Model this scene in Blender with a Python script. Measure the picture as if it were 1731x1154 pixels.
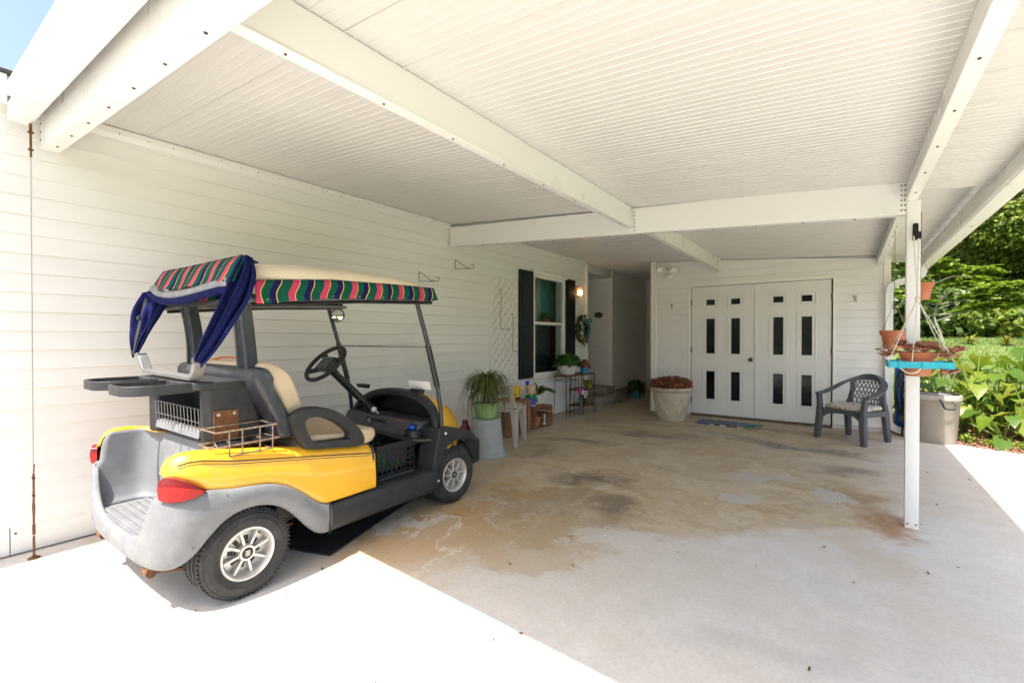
import bpy, math, random
import numpy as np
from mathutils import Vector, Matrix, Euler

# ------------------------------------------------------------------ scene, camera, light
for _o in list(bpy.data.objects):
    bpy.data.objects.remove(_o)
S = bpy.context.scene
C = S.collection
R = math.radians
PI = math.pi

cam_d = bpy.data.cameras.new('camera')
cam = bpy.data.objects.new('camera', cam_d)
C.objects.link(cam)
cam_d.sensor_width = 36.0
cam_d.lens = 36.0 * 770.0 / 1731.0
cam_d.clip_start = 0.05
cam_d.clip_end = 500.0
cam.location = (0.0, 0.0, 1.30)
cam.rotation_euler = (R(90.0 - 0.45), 0.0, math.atan(565.5 / 770.0))
S.camera = cam

# the sun stands high behind the camera: shadows run away along +Y, a little to +X
SUN_TRAVEL = Vector((0.03, 0.522, -1.0)).normalized()
W = bpy.data.worlds.new('World')
S.world = W
W.use_nodes = True
wn = W.node_tree.nodes
wl = W.node_tree.links
wn.clear()
sky = wn.new('ShaderNodeTexSky')
sky.sky_type = 'NISHITA'
sky.sun_disc = False
sky.sun_elevation = math.asin(-SUN_TRAVEL.z)
sky.sun_rotation = math.atan2(-SUN_TRAVEL.x, -SUN_TRAVEL.y)
sky.air_density = 0.9
sky.dust_density = 3.5
sky.ozone_density = 0.6
bg = wn.new('ShaderNodeBackground')
bg.inputs['Strength'].default_value = 0.15
wo = wn.new('ShaderNodeOutputWorld')
wl.new(sky.outputs['Color'], bg.inputs['Color'])
wl.new(bg.outputs['Background'], wo.inputs['Surface'])

sun_d = bpy.data.lights.new('sun', 'SUN')
sun_d.energy = 4.8
sun_d.angle = R(0.5)
sun_d.color = (1.0, 0.945, 0.87)
sun = bpy.data.objects.new('sun', sun_d)
C.objects.link(sun)
sun.rotation_euler = SUN_TRAVEL.to_track_quat('-Z', 'Y').to_euler()
sun.location = (0, -6, 12)

S.view_settings.view_transform = 'Standard'
S.view_settings.look = 'None'
S.view_settings.gamma = 1.0
S.view_settings.exposure = 1.34
S.view_settings.use_curve_mapping = False
S.render.engine = 'CYCLES'
S.cycles.use_denoising = True
try:
    S.cycles.denoiser = 'OPENIMAGEDENOISE'
except Exception:
    pass
S.cycles.use_adaptive_sampling = True
S.cycles.adaptive_threshold = 0.02
S.cycles.max_bounces = 8
S.cycles.diffuse_bounces = 6
S.cycles.glossy_bounces = 4
S.cycles.transparent_max_bounces = 24
S.cycles.sample_clamp_indirect = 8.0

# ------------------------------------------------------------------ materials
MATS = {}


class NT:
    """small node-tree builder"""
    def __init__(self, name):
        self.m = bpy.data.materials.new(name)
        self.m.use_nodes = True
        self.t = self.m.node_tree
        self.b = self.t.nodes['Principled BSDF']

    def n(self, typ, **kw):
        x = self.t.nodes.new(typ)
        for k, v in kw.items():
            setattr(x, k, v)
        return x

    def l(self, a, b):
        self.t.links.new(a, b)

    def val(self, sock, v):
        if hasattr(v, 'is_output') or isinstance(v, bpy.types.NodeSocket):
            self.l(v, sock)
        else:
            sock.default_value = v

    def math(self, op, a, b=0.0, c=0.0, clamp=False):
        x = self.n('ShaderNodeMath', operation=op)
        x.use_clamp = clamp
        self.val(x.inputs[0], a)
        self.val(x.inputs[1], b)
        self.val(x.inputs[2], c)
        return x.outputs[0]

    def mix(self, fac, a, b, mode='MIX'):
        x = self.n('ShaderNodeMix', data_type='RGBA', blend_type=mode)
        self.val(x.inputs[0], fac)
        self.val(x.inputs[6], a if not isinstance(a, tuple) else (*a[:3], 1))
        self.val(x.inputs[7], b if not isinstance(b, tuple) else (*b[:3], 1))
        return x.outputs[2]

    def coord(self, which='Object'):
        return self.n('ShaderNodeTexCoord').outputs[which]

    def pos(self):
        return self.n('ShaderNodeNewGeometry').outputs['Position']

    def mapping(self, vec, scale=(1, 1, 1), loc=(0, 0, 0), rot=(0, 0, 0)):
        x = self.n('ShaderNodeMapping')
        self.l(vec, x.inputs['Vector'])
        x.inputs['Scale'].default_value = scale
        x.inputs['Location'].default_value = loc
        x.inputs['Rotation'].default_value = rot
        return x.outputs[0]

    def noise(self, vec, scale, detail=4, rough=0.6, out=0, dist=0.0):
        x = self.n('ShaderNodeTexNoise')
        self.l(vec, x.inputs['Vector'])
        x.inputs['Scale'].default_value = scale
        x.inputs['Detail'].default_value = detail
        x.inputs['Roughness'].default_value = rough
        x.inputs['Distortion'].default_value = dist
        return x.outputs[out]

    def ramp(self, fac, stops, interp='LINEAR'):
        x = self.n('ShaderNodeValToRGB')
        x.color_ramp.interpolation = interp
        e = x.color_ramp.elements
        while len(e) < len(stops):
            e.new(0.5)
        for i, (p, c) in enumerate(stops):
            e[i].position = p
            e[i].color = (*c[:3], 1) if isinstance(c, tuple) else (c, c, c, 1)
        self.l(fac, x.inputs[0])
        return x.outputs[0]

    def maprange(self, v, a, b, c=0.0, d=1.0, smooth=False):
        x = self.n('ShaderNodeMapRange')
        if smooth:
            x.interpolation_type = 'SMOOTHSTEP'
        self.val(x.inputs[0], v)
        for i, q in enumerate((a, b, c, d)):
            x.inputs[i + 1].default_value = q
        return x.outputs[0]

    def bump(self, h, strength=0.2, dist=0.01):
        x = self.n('ShaderNodeBump')
        x.inputs['Strength'].default_value = strength
        x.inputs['Distance'].default_value = dist
        self.l(h, x.inputs['Height'])
        self.l(x.outputs[0], self.b.inputs['Normal'])

    def base(self, c):
        self.val(self.b.inputs['Base Color'], (*c[:3], 1) if isinstance(c, tuple) else c)

    def rough(self, r):
        self.val(self.b.inputs['Roughness'], r)


def mat(name, col, rough=0.5, metal=0.0, var=0.12, vscale=6.0, bump=0.0, bscale=60.0, coat=0.0, spec=0.5,
        dirt=None, dirt_amt=0.0, dirt_scale=3.0, sheen=0.0, emit=None, trans=0.0, stretch=(1, 1, 1)):
    """plain surface with noise in colour, roughness and relief"""
    if name in MATS:
        return MATS[name]
    t = NT(name)
    v = t.mapping(t.coord('Object'), scale=stretch)
    n1 = t.noise(v, vscale, 3)
    lo = tuple(max(0, c * (1 - var)) for c in col)
    hi = tuple(min(1, c * (1 + var)) for c in col)
    c = t.ramp(n1, [(0.3, lo), (0.7, hi)])
    if dirt is not None:
        n2 = t.noise(v, dirt_scale, 4, 0.7)
        f = t.maprange(n2, 0.48, 0.72, 0.0, dirt_amt)
        c = t.mix(f, c, dirt)
    t.base(c)
    n3 = t.noise(v, vscale * 3.1, 2)
    t.rough(t.maprange(n3, 0.3, 0.7, max(0.02, rough - 0.08), min(1, rough + 0.08)))
    t.b.inputs['Metallic'].default_value = metal
    t.b.inputs['Specular IOR Level'].default_value = spec
    if coat:
        t.b.inputs['Coat Weight'].default_value = coat
        t.b.inputs['Coat Roughness'].default_value = 0.08
    if sheen:
        t.b.inputs['Sheen Weight'].default_value = sheen
    if bump:
        t.bump(t.noise(v, bscale, 2), bump, 0.004)
    if emit:
        t.b.inputs['Emission Color'].default_value = (*emit[:3], 1)
        t.b.inputs['Emission Strength'].default_value = emit[3]
    if trans:
        t.b.inputs['Transmission Weight'].default_value = trans
    MATS[name] = t.m
    return t.m


def concrete_mat():
    t = NT('concrete')
    p = t.pos()
    # distorted position for ragged stain outlines
    nv = t.noise(p, 1.3, 5, 0.66, out=1)
    off = t.n('ShaderNodeVectorMath', operation='MULTIPLY_ADD')
    t.l(nv, off.inputs[0])
    off.inputs[1].default_value = (1.2, 1.2, 0)
    off.inputs[2].default_value = (-0.60, -0.60, 0)
    nv2 = t.noise(p, 6.5, 3, 0.65, out=1)
    off2 = t.n('ShaderNodeVectorMath', operation='MULTIPLY_ADD')
    t.l(nv2, off2.inputs[0])
    off2.inputs[1].default_value = (0.24, 0.24, 0)
    t.l(off.outputs[0], off2.inputs[2])
    add = t.n('ShaderNodeVectorMath', operation='ADD')
    t.l(p, add.inputs[0])
    t.l(off2.outputs[0], add.inputs[1])
    q = add.outputs[0]
    sp = t.n('ShaderNodeSeparateXYZ')
    t.l(q, sp.inputs[0])
    qx, qy = sp.outputs[0], sp.outputs[1]

    def blob(cx, cy, rx, ry, soft=0.5, rot=0.0):
        m = t.n('ShaderNodeMapping', vector_type='TEXTURE')
        t.l(q, m.inputs['Vector'])
        m.inputs['Location'].default_value = (cx + 0.11, cy + 0.11, 0)
        m.inputs['Rotation'].default_value = (0, 0, rot)
        m.inputs['Scale'].default_value = (rx, ry, 1000)
        ln = t.n('ShaderNodeVectorMath', operation='LENGTH')
        t.l(m.outputs[0], ln.inputs[0])
        return t.maprange(ln.outputs['Value'], 1.0, 1.0 - soft, 0, 1, True), ln.outputs['Value']

    fine = t.noise(p, 42, 4, 0.75)
    mid = t.noise(p, 6, 4, 0.7)
    big = t.noise(p, 1.0, 3, 0.6)
    c = t.ramp(mid, [(0.25, (0.60, 0.58, 0.545)), (0.75, (0.72, 0.695, 0.65))])
    c = t.mix(t.maprange(big, 0.38, 0.68, 0, 0.5), c, (0.62, 0.54, 0.42))
    # walked-in brown grime over the rear of the bay: starts on a slant line
    line = t.math('SUBTRACT', qy, t.math('MULTIPLY_ADD', qx, 0.78, 3.90))
    brown = t.maprange(line, -0.26, 0.16, 0, 1, True)
    brown = t.math('MULTIPLY', brown, t.maprange(big, 0.25, 0.6, 0.75, 1.0))
    right = t.maprange(qx, 0.15, 0.75, 1, 0.25, True)
    brown = t.math('MULTIPLY', brown, right)
    under = t.maprange(qx, -4.1, -2.6, 0.5, 1.0, True)
    brown = t.math('MULTIPLY', brown, under)
    bcol = t.ramp(t.noise(q, 2.6, 4, 0.72), [(0.3, (0.36, 0.25, 0.125)), (0.45, (0.49, 0.365, 0.205)), (0.58, (0.57, 0.455, 0.285)), (0.72, (0.64, 0.56, 0.43))])
    c = t.mix(t.math('MULTIPLY', brown, 0.92), c, bcol)
    far = t.maprange(qy, 4.6, 8.0, 0, 1, True)  # brown deepened toward the back to carry the falloff of light
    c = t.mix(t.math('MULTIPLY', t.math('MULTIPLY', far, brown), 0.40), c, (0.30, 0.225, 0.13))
    stains = [
        # cx, cy, rx, ry, soft, rot, colour, amount
        (-1.75, 3.05, 0.72, 0.68, 0.3, 0.2, (0.34, 0.26, 0.16), 0.75),
        (-2.2, 2.45, 0.8, 0.45, 0.8, -0.3, (0.50, 0.31, 0.12), 0.75),
        (-2.3, 1.95, 0.85, 0.60, 0.9, 0.3, (0.55, 0.37, 0.17), 0.8),
        (-1.6, 2.5, 0.55, 0.45, 0.25, 0.3, (0.50, 0.38, 0.22), 0.6),
        (0.12, 3.45, 0.30, 0.60, 0.85, 0.2, (0.54, 0.45, 0.31), 0.5),
        (-1.15, 2.9, 0.35, 0.25, 0.5, 0.1, (0.66, 0.62, 0.55), 0.7),
        (-0.2, 2.3, 0.5, 0.22, 0.9, 0.5, (0.48, 0.46, 0.43), 0.4),
        (-2.35, 3.2, 0.5, 0.5, 0.9, 0.0, (0.46, 0.30, 0.12), 0.7),
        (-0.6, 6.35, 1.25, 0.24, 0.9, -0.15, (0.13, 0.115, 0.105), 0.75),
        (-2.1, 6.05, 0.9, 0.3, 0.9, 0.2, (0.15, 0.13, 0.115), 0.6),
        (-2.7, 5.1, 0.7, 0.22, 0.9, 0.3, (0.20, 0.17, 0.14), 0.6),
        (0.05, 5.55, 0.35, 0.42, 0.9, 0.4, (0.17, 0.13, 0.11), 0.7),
        (0.2, 4.15, 0.33, 0.38, 0.95, 0.2, (0.34, 0.17, 0.075), 0.85),
        (0.0, 4.7, 0.4, 0.5, 0.95, 0.2, (0.33, 0.20, 0.10), 0.6),
        (-1.9, 3.78, 0.6, 0.17, 0.95, 0.35, (0.14, 0.11, 0.085), 0.8),
        (-1.45, 3.35, 0.28, 0.18, 0.95, -0.5, (0.15, 0.12, 0.09), 0.7),
        (-2.9, 4.4, 0.5, 0.5, 0.9, 0.2, (0.28, 0.21, 0.12), 0.6),
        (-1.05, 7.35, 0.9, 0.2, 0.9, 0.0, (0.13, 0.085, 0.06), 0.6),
        (-0.66, 4.05, 0.22, 0.19, 0.4, 0.3, (0.56, 0.54, 0.50), 0.8),
        (-0.68, 4.78, 0.34, 0.14, 0.45, 0.4, (0.52, 0.50, 0.46), 0.7),
        (-0.12, 4.62, 0.2, 0.22, 0.4, 0.2, (0.54, 0.53, 0.50), 0.75),
        (-1.55, 6.45, 0.55, 0.1, 0.9, -0.1, (0.50, 0.49, 0.47), 0.55),
        (-2.55, 6.6, 0.4, 0.14, 0.9, 0.2, (0.46, 0.44, 0.40), 0.6),
        (-2.2, 7.0, 0.42, 0.16, 0.9, 0.0, (0.50, 0.49, 0.47), 0.55),
        (-2.45, 2.12, 0.34, 0.07, 0.35, 0.5, (0.66, 0.62, 0.55), 0.8),
        (-2.62, 1.83, 0.16, 0.08, 0.5, 0.4, (0.40, 0.16, 0.05), 0.75),
        (-2.36, 2.26, 0.22, 0.035, 0.7, 0.4, (0.40, 0.15, 0.05), 0.75),
        (-1.55, 3.05, 0.34, 0.30, 0.9, 0.2, (0.43, 0.36, 0.24), 0.7),
    ]
    for (cx, cy, rx, ry, so, ro, col, amt) in stains:
        f, _ = blob(cx, cy, rx, ry, so, ro)
        c = t.mix(t.math('MULTIPLY', f, amt), c, col)
    # drying rim of the old puddle (a thin pale ring) and two pale run-off lines
    _, d = blob(-1.72, 3.1, 0.66, 0.6, 0.5, 0.2)
    ring = t.math('MULTIPLY', t.maprange(t.math('ABSOLUTE', t.math('SUBTRACT', d, 0.96)), 0.0, 0.075, 1, 0, True),
                  t.maprange(t.noise(p, 3.1, 3), 0.42, 0.6, 0, 0.7))
    c = t.mix(ring, c, (0.62, 0.58, 0.53))
    _, d = blob(-2.35, 1.75, 0.52, 0.5, 0.5, 0.0)
    ring = t.math('MULTIPLY', t.maprange(t.math('ABSOLUTE', t.math('SUBTRACT', d, 0.98)), 0.0, 0.05, 1, 0, True),
                  t.maprange(qy, 1.55, 1.85, 0, 0.85))
    c = t.mix(ring, c, (0.72, 0.66, 0.54))
    # crazed cells where the mud dried
    vor = t.n('ShaderNodeTexVoronoi', feature='DISTANCE_TO_EDGE')
    t.l(q, vor.inputs['Vector'])
    vor.inputs['Scale'].default_value = 13.0
    cells = t.maprange(vor.outputs[0], 0.0, 0.07, 1, 0)
    f, _ = blob(-1.6, 2.95, 0.55, 0.5, 0.6, 0.0)
    c = t.mix(t.math('MULTIPLY', t.math('MULTIPLY', cells, f), 0.30), c, (0.60, 0.50, 0.36))
    # long streaks in the direction the bay was hosed
    st = t.noise(t.mapping(q, scale=(5.5, 1.1, 1), rot=(0, 0, 0.9)), 2.2, 4, 0.7)
    c = t.mix(t.math('MULTIPLY', t.math('MULTIPLY', t.maprange(st, 0.5, 0.68, 0, 1), 0.42), t.maprange(line, -1.2, 0.5, 0.25, 1)), c, (0.66, 0.60, 0.50))
    # fine grain and scattered dark specks
    c = t.mix(t.maprange(fine, 0.38, 0.68, 0.0, 0.19), c, (0.22, 0.195, 0.17))
    sv = t.n('ShaderNodeTexVoronoi', feature='F1')
    t.l(p, sv.inputs['Vector'])
    sv.inputs['Scale'].default_value = 2.6
    spk = t.maprange(sv.outputs['Distance'], 0.018, 0.03, 0.8, 0)
    c = t.mix(spk, c, (0.07, 0.055, 0.04))
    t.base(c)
    t.rough(t.maprange(mid, 0.3, 0.7, 0.62, 0.85))
    t.b.inputs['Specular IOR Level'].default_value = 0.35
    h = t.math('ADD', t.math('MULTIPLY', fine, 0.6), t.math('MULTIPLY', t.noise(p, 160, 3), 0.4))
    t.bump(h, 0.22, 0.004)
    MATS['concrete'] = t.m
    return t.m


def lawn_mat():
    t = NT('lawn')
    p = t.pos()
    n1 = t.noise(p, 0.9, 6, 0.65)
    c = t.ramp(n1, [(0.3, (0.075, 0.13, 0.02)), (0.55, (0.12, 0.175, 0.03)), (0.75, (0.21, 0.20, 0.075))])
    c = t.mix(t.maprange(t.noise(p, 30, 4), 0.4, 0.7, 0, 0.5), c, (0.04, 0.065, 0.012))
    t.base(c)
    t.rough(0.9)
    t.bump(t.noise(p, 45, 4), 0.6, 0.03)
    MATS['lawn'] = t.m
    return t.m


def stripe_mat(axis, name):
    t = NT(name)
    v = t.coord('Object')
    sp = t.n('ShaderNodeSeparateXYZ')
    t.l(v, sp.inputs[0])
    s = sp.outputs[axis]
    wig = t.math('MULTIPLY', t.math('SINE', t.math('MULTIPLY', sp.outputs[2], 42.0)), 0.010)
    drift = t.math('MULTIPLY', sp.outputs[2], -0.16)
    s = t.math('ADD', t.math('ADD', s, wig), drift)
    f = t.math('FRACT', t.math('DIVIDE', s, 0.186))
    pink, yel, grn, nav = (0.58, 0.055, 0.125), (0.75, 0.50, 0.10), (0.004, 0.085, 0.050), (0.010, 0.009, 0.075)
    c = t.ramp(f, [(0.0, pink), (0.20, yel), (0.225, grn), (0.46, nav), (0.66, yel), (0.685, grn)], 'CONSTANT')
    c = t.mix(t.maprange(t.noise(v, 300, 3), 0.35, 0.7, 0, 0.3), c, (0.02, 0.02, 0.03))
    t.base(c)
    t.rough(0.95)
    t.b.inputs['Specular IOR Level'].default_value = 0.15
    t.bump(t.noise(v, 22, 3), 0.25, 0.01)
    MATS[name] = t.m
    return t.m


def glass_mat(name, tint=(0.9, 0.95, 0.95), alpha=0.12, rough=0.02):
    t = NT(name)
    t.t.nodes.remove(t.b)
    tr = t.n('ShaderNodeBsdfTransparent')
    tr.inputs[0].default_value = (*tint, 1)
    gl = t.n('ShaderNodeBsdfGlossy')
    gl.inputs['Roughness'].default_value = rough
    fr = t.n('ShaderNodeLayerWeight')
    fr.inputs['Blend'].default_value = 0.5
    mx = t.n('ShaderNodeMixShader')
    f5 = t.math('MULTIPLY_ADD', t.math('POWER', fr.outputs['Facing'], 5.0), 0.9, 0.04 + alpha, clamp=True)
    t.l(f5, mx.inputs[0])
    t.l(tr.outputs[0], mx.inputs[1])
    t.l(gl.outputs[0], mx.inputs[2])
    t.l(mx.outputs[0], t.t.nodes['Material Output'].inputs['Surface'])
    MATS[name] = t.m
    return t.m


def leaf_mat(name, cols, rough=0.45, trans=0.35, vein=False):
    """foliage: colour by a per-face random attribute, with translucency"""
    t = NT(name)
    a = t.n('ShaderNodeAttribute', attribute_name='shade')
    n = len(cols)
    c = t.ramp(a.outputs['Fac'], [(i / max(1, n - 1), col) for i, col in enumerate(cols)])
    c = t.mix(t.maprange(t.noise(t.coord('Object'), 9, 4), 0.35, 0.7, 0, 0.4), c, cols[0])
    t.base(c)
    t.rough(rough)
    tl = t.n('ShaderNodeBsdfTranslucent')
    t.l(c, tl.inputs[0])
    mx = t.n('ShaderNodeMixShader')
    mx.inputs[0].default_value = trans
    t.l(t.b.outputs[0], mx.inputs[1])
    t.l(tl.outputs[0], mx.inputs[2])
    t.l(mx.outputs[0], t.t.nodes['Material Output'].inputs['Surface'])
    MATS[name] = t.m
    return t.m


# ------------------------------------------------------------------ mesh helpers
class MB:
    """collects shapes and links them as one mesh object"""
    def __init__(self):
        self.v = []
        self.f = []
        self.shade = []

    def add(self, vs, fs, shade=None):
        o = len(self.v)
        self.v.extend([tuple(map(float, p)) for p in vs])
        for f in fs:
            self.f.append(tuple(i + o for i in f))
            self.shade.append(0.5 if shade is None else shade)
        return self

    def hexa(self, p):
        """8 corners: bottom 4 counter-clockwise, top 4"""
        return self.add(p, [(3, 2, 1, 0), (4, 5, 6, 7), (0, 1, 5, 4), (1, 2, 6, 5), (2, 3, 7, 6), (3, 0, 4, 7)])

    def box(self, x0, x1, y0, y1, z0, z1):
        return self.hexa([(x0, y0, z0), (x1, y0, z0), (x1, y1, z0), (x0, y1, z0),
                          (x0, y0, z1), (x1, y0, z1), (x1, y1, z1), (x0, y1, z1)])

    def obox(self, c, s, rot=(0, 0, 0)):
        m = Euler(rot).to_matrix()
        pts = []
        for dz in (-.5, .5):
            for dx, dy in ((-.5, -.5), (.5, -.5), (.5, .5), (-.5, .5)):
                pts.append(Vector(c) + m @ Vector((dx * s[0], dy * s[1], dz * s[2])))
        return self.hexa(pts)

    def bar(self, a, b, w, h, up=(0, 0, 1)):
        """rectangular bar from a to b; w across, h along up"""
        a, b = Vector(a), Vector(b)
        d = (b - a).normalized()
        u = Vector(up)
        s = d.cross(u)
        if s.length < 1e-5:
            s = d.cross(Vector((1, 0, 0)))
        s.normalize()
        u = s.cross(d).normalized()
        q = lambda p, i, j: p + s * (w / 2 * i) + u * (h / 2 * j)
        return self.hexa([q(a, -1, -1), q(a, 1, -1), q(b, 1, -1), q(b, -1, -1),
                          q(a, -1, 1), q(a, 1, 1), q(b, 1, 1), q(b, -1, 1)])

    def loft(self, rings, closed=True, caps=True, loop=False, shade=None):
        n = len(rings[0])
        vs = [p for r in rings for p in r]
        fs = []
        m = len(rings)
        for i in range(m if loop else m - 1):
            j = (i + 1) % m
            for k in range(n if closed else n - 1):
                l = (k + 1) % n
                fs.append((i * n + k, i * n + l, j * n + l, j * n + k))
        if caps and closed and not loop:
            fs.append(tuple(range(n))[::-1])
            fs.append(tuple((m - 1) * n + k for k in range(n)))
        return self.add(vs, fs, shade)

    def tube(self, pts, r, n=8, caps=True, loop=False):
        pts = [Vector(p) for p in pts]
        m = len(pts)
        rs = r if isinstance(r, (list, tuple)) else [r] * m
        rings = []
        ref = None
        for i, p in enumerate(pts):
            if loop:
                d = pts[(i + 1) % m] - pts[i - 1]
            else:
                d = pts[min(i + 1, m - 1)] - pts[max(i - 1, 0)]
            d.normalize()
            if ref is None:
                ref = Vector((0, 0, 1)) if abs(d.z) < 0.9 else Vector((1, 0, 0))
            s = d.cross(ref)
            if s.length < 1e-6:
                s = d.cross(Vector((0.3, 1, 0.2)))
            s.normalize()
            ref = s.cross(d).normalized()
            rings.append([p + (s * math.cos(2 * PI * k / n) + ref * math.sin(2 * PI * k / n)) * rs[i] for k in range(n)])
        return self.loft(rings, True, caps, loop)

    def lathe(self, prof, n=24, c=(0, 0, 0), axis='z', caps=True, sx=1.0, sy=1.0):
        rings = []
        for r, h in prof:
            ring = []
            for k in range(n):
                a = 2 * PI * k / n
                x, y = r * math.cos(a) * sx, r * math.sin(a) * sy
                if axis == 'z':
                    ring.append((c[0] + x, c[1] + y, c[2] + h))
                elif axis == 'x':
                    ring.append((c[0] + h, c[1] + x, c[2] + y))
                else:
                    ring.append((c[0] + x, c[1] + h, c[2] + y))
            rings.append(ring)
        return self.loft(rings, True, caps)

    def prism(self, out, a, b, axis='x'):
        """2-D outline swept from a to b along an axis; outline in the other two"""
        def put(p, h):
            return (h, p[0], p[1]) if axis == 'x' else ((p[0], h, p[1]) if axis == 'y' else (p[0], p[1], h))
        return self.loft([[put(p, a) for p in out], [put(p, b) for p in out]])

    def sphere(self, c, r, n=10, m=6, sc=(1, 1, 1)):
        rings = []
        for i in range(m + 1):
            a = -PI / 2 + PI * i / m
            rr = max(1e-4, math.cos(a)) * r
            rings.append([(c[0] + rr * math.cos(2 * PI * k / n) * sc[0], c[1] + rr * math.sin(2 * PI * k / n) * sc[1],
                           c[2] + math.sin(a) * r * sc[2]) for k in range(n)])
        return self.loft(rings)

    def mesh(self, name, smooth=True, angle=35):
        me = bpy.data.meshes.new(name)
        me.from_pydata(self.v, [], self.f)
        me.update()
        if any(s != 0.5 for s in self.shade):
            at = me.attributes.new('shade', 'FLOAT', 'FACE')
            at.data.foreach_set('value', self.shade)
        if smooth:
            me.shade_smooth()
            me.set_sharp_from_angle(angle=R(angle))
        return me

    def build(self, name, m, parent=None, smooth=True, angle=35, bevel=0.0, solid=0.0, sub=0, loc=None, rot=None, fix=True, seg=2, off=0.0):
        me = self.mesh(name, smooth, angle)
        if fix:
            import bmesh
            b = bmesh.new()
            b.from_mesh(me)
            bmesh.ops.recalc_face_normals(b, faces=b.faces)
            b.to_mesh(me)
            b.free()
        return link(name, me, m, parent, bevel, solid, sub, loc, rot, seg, off)


def link(name, me, m, parent=None, bevel=0.0, solid=0.0, sub=0, loc=None, rot=None, seg=2, off=0.0):
    o = bpy.data.objects.new(name, me)
    C.objects.link(o)
    if m is not None and not me.materials:
        me.materials.append(MATS[m] if isinstance(m, str) else m)
    if parent is not None:
        o.parent = parent
    if loc is not None:
        o.location = loc
    if rot is not None:
        o.rotation_euler = rot
    if sub:
        md = o.modifiers.new('sub', 'SUBSURF')
        md.levels = md.render_levels = sub
    if solid:
        md = o.modifiers.new('solid', 'SOLIDIFY')
        md.thickness = solid
        md.offset = off
    if bevel:
        md = o.modifiers.new('bevel', 'BEVEL')
        md.width = bevel
        md.segments = seg
        md.limit_method = 'ANGLE'
        md.angle_limit = R(30)
    return o


def thing(name, label, cat, loc=(0, 0, 0), rz=0.0, group=None):
    o = bpy.data.objects.new(name, None)
    C.objects.link(o)
    o.empty_display_size = 0.1
    o.location = loc
    o.rotation_euler = (0, 0, rz)
    o['label'] = label
    o['category'] = cat
    if group:
        o['group'] = group
    return o


def tag(o, label, cat, group=None):
    o['label'] = label
    o['category'] = cat
    if group:
        o['group'] = group
    return o


def kind(o, k):
    o['kind'] = k
    return o


def arc(cx, cy, r, a0, a1, n):
    return [(cx + r * math.cos(R(a0 + (a1 - a0) * i / n)), cy + r * math.sin(R(a0 + (a1 - a0) * i / n))) for i in range(n + 1)]


def rrect(x0, x1, y0, y1, r, n=4):
    return (arc(x1 - r, y1 - r, r, 0, 90, n) + arc(x0 + r, y1 - r, r, 90, 180, n) +
            arc(x0 + r, y0 + r, r, 180, 270, n) + arc(x1 - r, y0 + r, r, 270, 360, n))


def interp(tab, x):
    xs = [p[0] for p in tab]
    ys = [p[1] for p in tab]
    return float(np.interp(x, xs, ys))


def catmull(pts, n=6, closed=False):
    P = [Vector(p) for p in pts]
    out = []
    m = len(P)
    for i in range(m if closed else m - 1):
        p0 = P[(i - 1) % m] if (closed or i > 0) else P[0] * 2 - P[1]
        p1 = P[i]
        p2 = P[(i + 1) % m]
        p3 = P[(i + 2) % m] if (closed or i + 2 < m) else P[-1] * 2 - P[-2]
        for k in range(n):
            s = k / n
            out.append(0.5 * ((2 * p1) + (p2 - p0) * s + (2 * p0 - 5 * p1 + 4 * p2 - p3) * s * s + (3 * p1 - p0 - 3 * p2 + p3) * s ** 3))
    if not closed:
        out.append(P[-1])
    return out
# ------------------------------------------------------------------ material instances
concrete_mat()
lawn_mat()
mat('siding', (0.78, 0.77, 0.74), 0.42, var=0.03, vscale=1.5, bump=0.06, bscale=90, dirt=(0.66, 0.60, 0.50), dirt_amt=0.10, dirt_scale=0.8, stretch=(1, 0.5, 2))
mat('trim_white', (0.82, 0.80, 0.75), 0.38, var=0.03, vscale=3, dirt=(0.66, 0.6, 0.5), dirt_amt=0.08, dirt_scale=1.0)
mat('ceiling_white', (0.62, 0.612, 0.585), 0.42, var=0.02, vscale=0.8, dirt=(0.66, 0.61, 0.51), dirt_amt=0.12, dirt_scale=0.35)
mat('aluminium_white', (0.75, 0.745, 0.72), 0.34, var=0.015, vscale=1.0, dirt=(0.66, 0.61, 0.52), dirt_amt=0.08, dirt_scale=0.8)
mat('door_white', (0.72, 0.715, 0.68), 0.40, var=0.02, vscale=1.0, dirt=(0.55, 0.52, 0.46), dirt_amt=0.10, dirt_scale=1.8)
mat('shutter_black', (0.005, 0.006, 0.009), 0.45, var=0.2, vscale=8)
mat('screw_rust', (0.09, 0.055, 0.035), 0.6, metal=0.4, var=0.3, vscale=80)
mat('rust', (0.16, 0.07, 0.03), 0.8, metal=0.3, var=0.4, vscale=30, bump=0.3, bscale=150)
mat('rusty_wire', (0.30, 0.22, 0.16), 0.55, metal=0.7, var=0.45, vscale=40)
mat('galvanised', (0.45, 0.44, 0.42), 0.45, metal=0.8, var=0.2, vscale=25)
mat('dark_gap', (0.02, 0.016, 0.012), 0.9, var=0.2)
mat('wood_dark', (0.13, 0.085, 0.05), 0.7, var=0.35, vscale=14, stretch=(1, 1, 0.2))
mat('shingle', (0.06, 0.058, 0.055), 0.95, var=0.3, vscale=12, bump=0.5, bscale=40)
mat('mulch', (0.21, 0.10, 0.062), 0.95, var=0.5, vscale=20, bump=0.6, bscale=60)
mat('chip', (0.30, 0.155, 0.10), 0.9, var=0.55, vscale=3)
mat('room_dark', (0.03, 0.045, 0.045), 0.9, var=0.2)
mat('curtain_teal', (0.09, 0.30, 0.26), 0.9, var=0.15, vscale=5)
mat('curtain_dark', (0.045, 0.06, 0.06), 0.9, var=0.2, vscale=5)
mat('curtain_pale', (0.30, 0.42, 0.39), 0.9, var=0.12, vscale=5)
mat('black_glass', (0.006, 0.006, 0.008), 0.12, var=0.2, spec=0.2)
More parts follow.
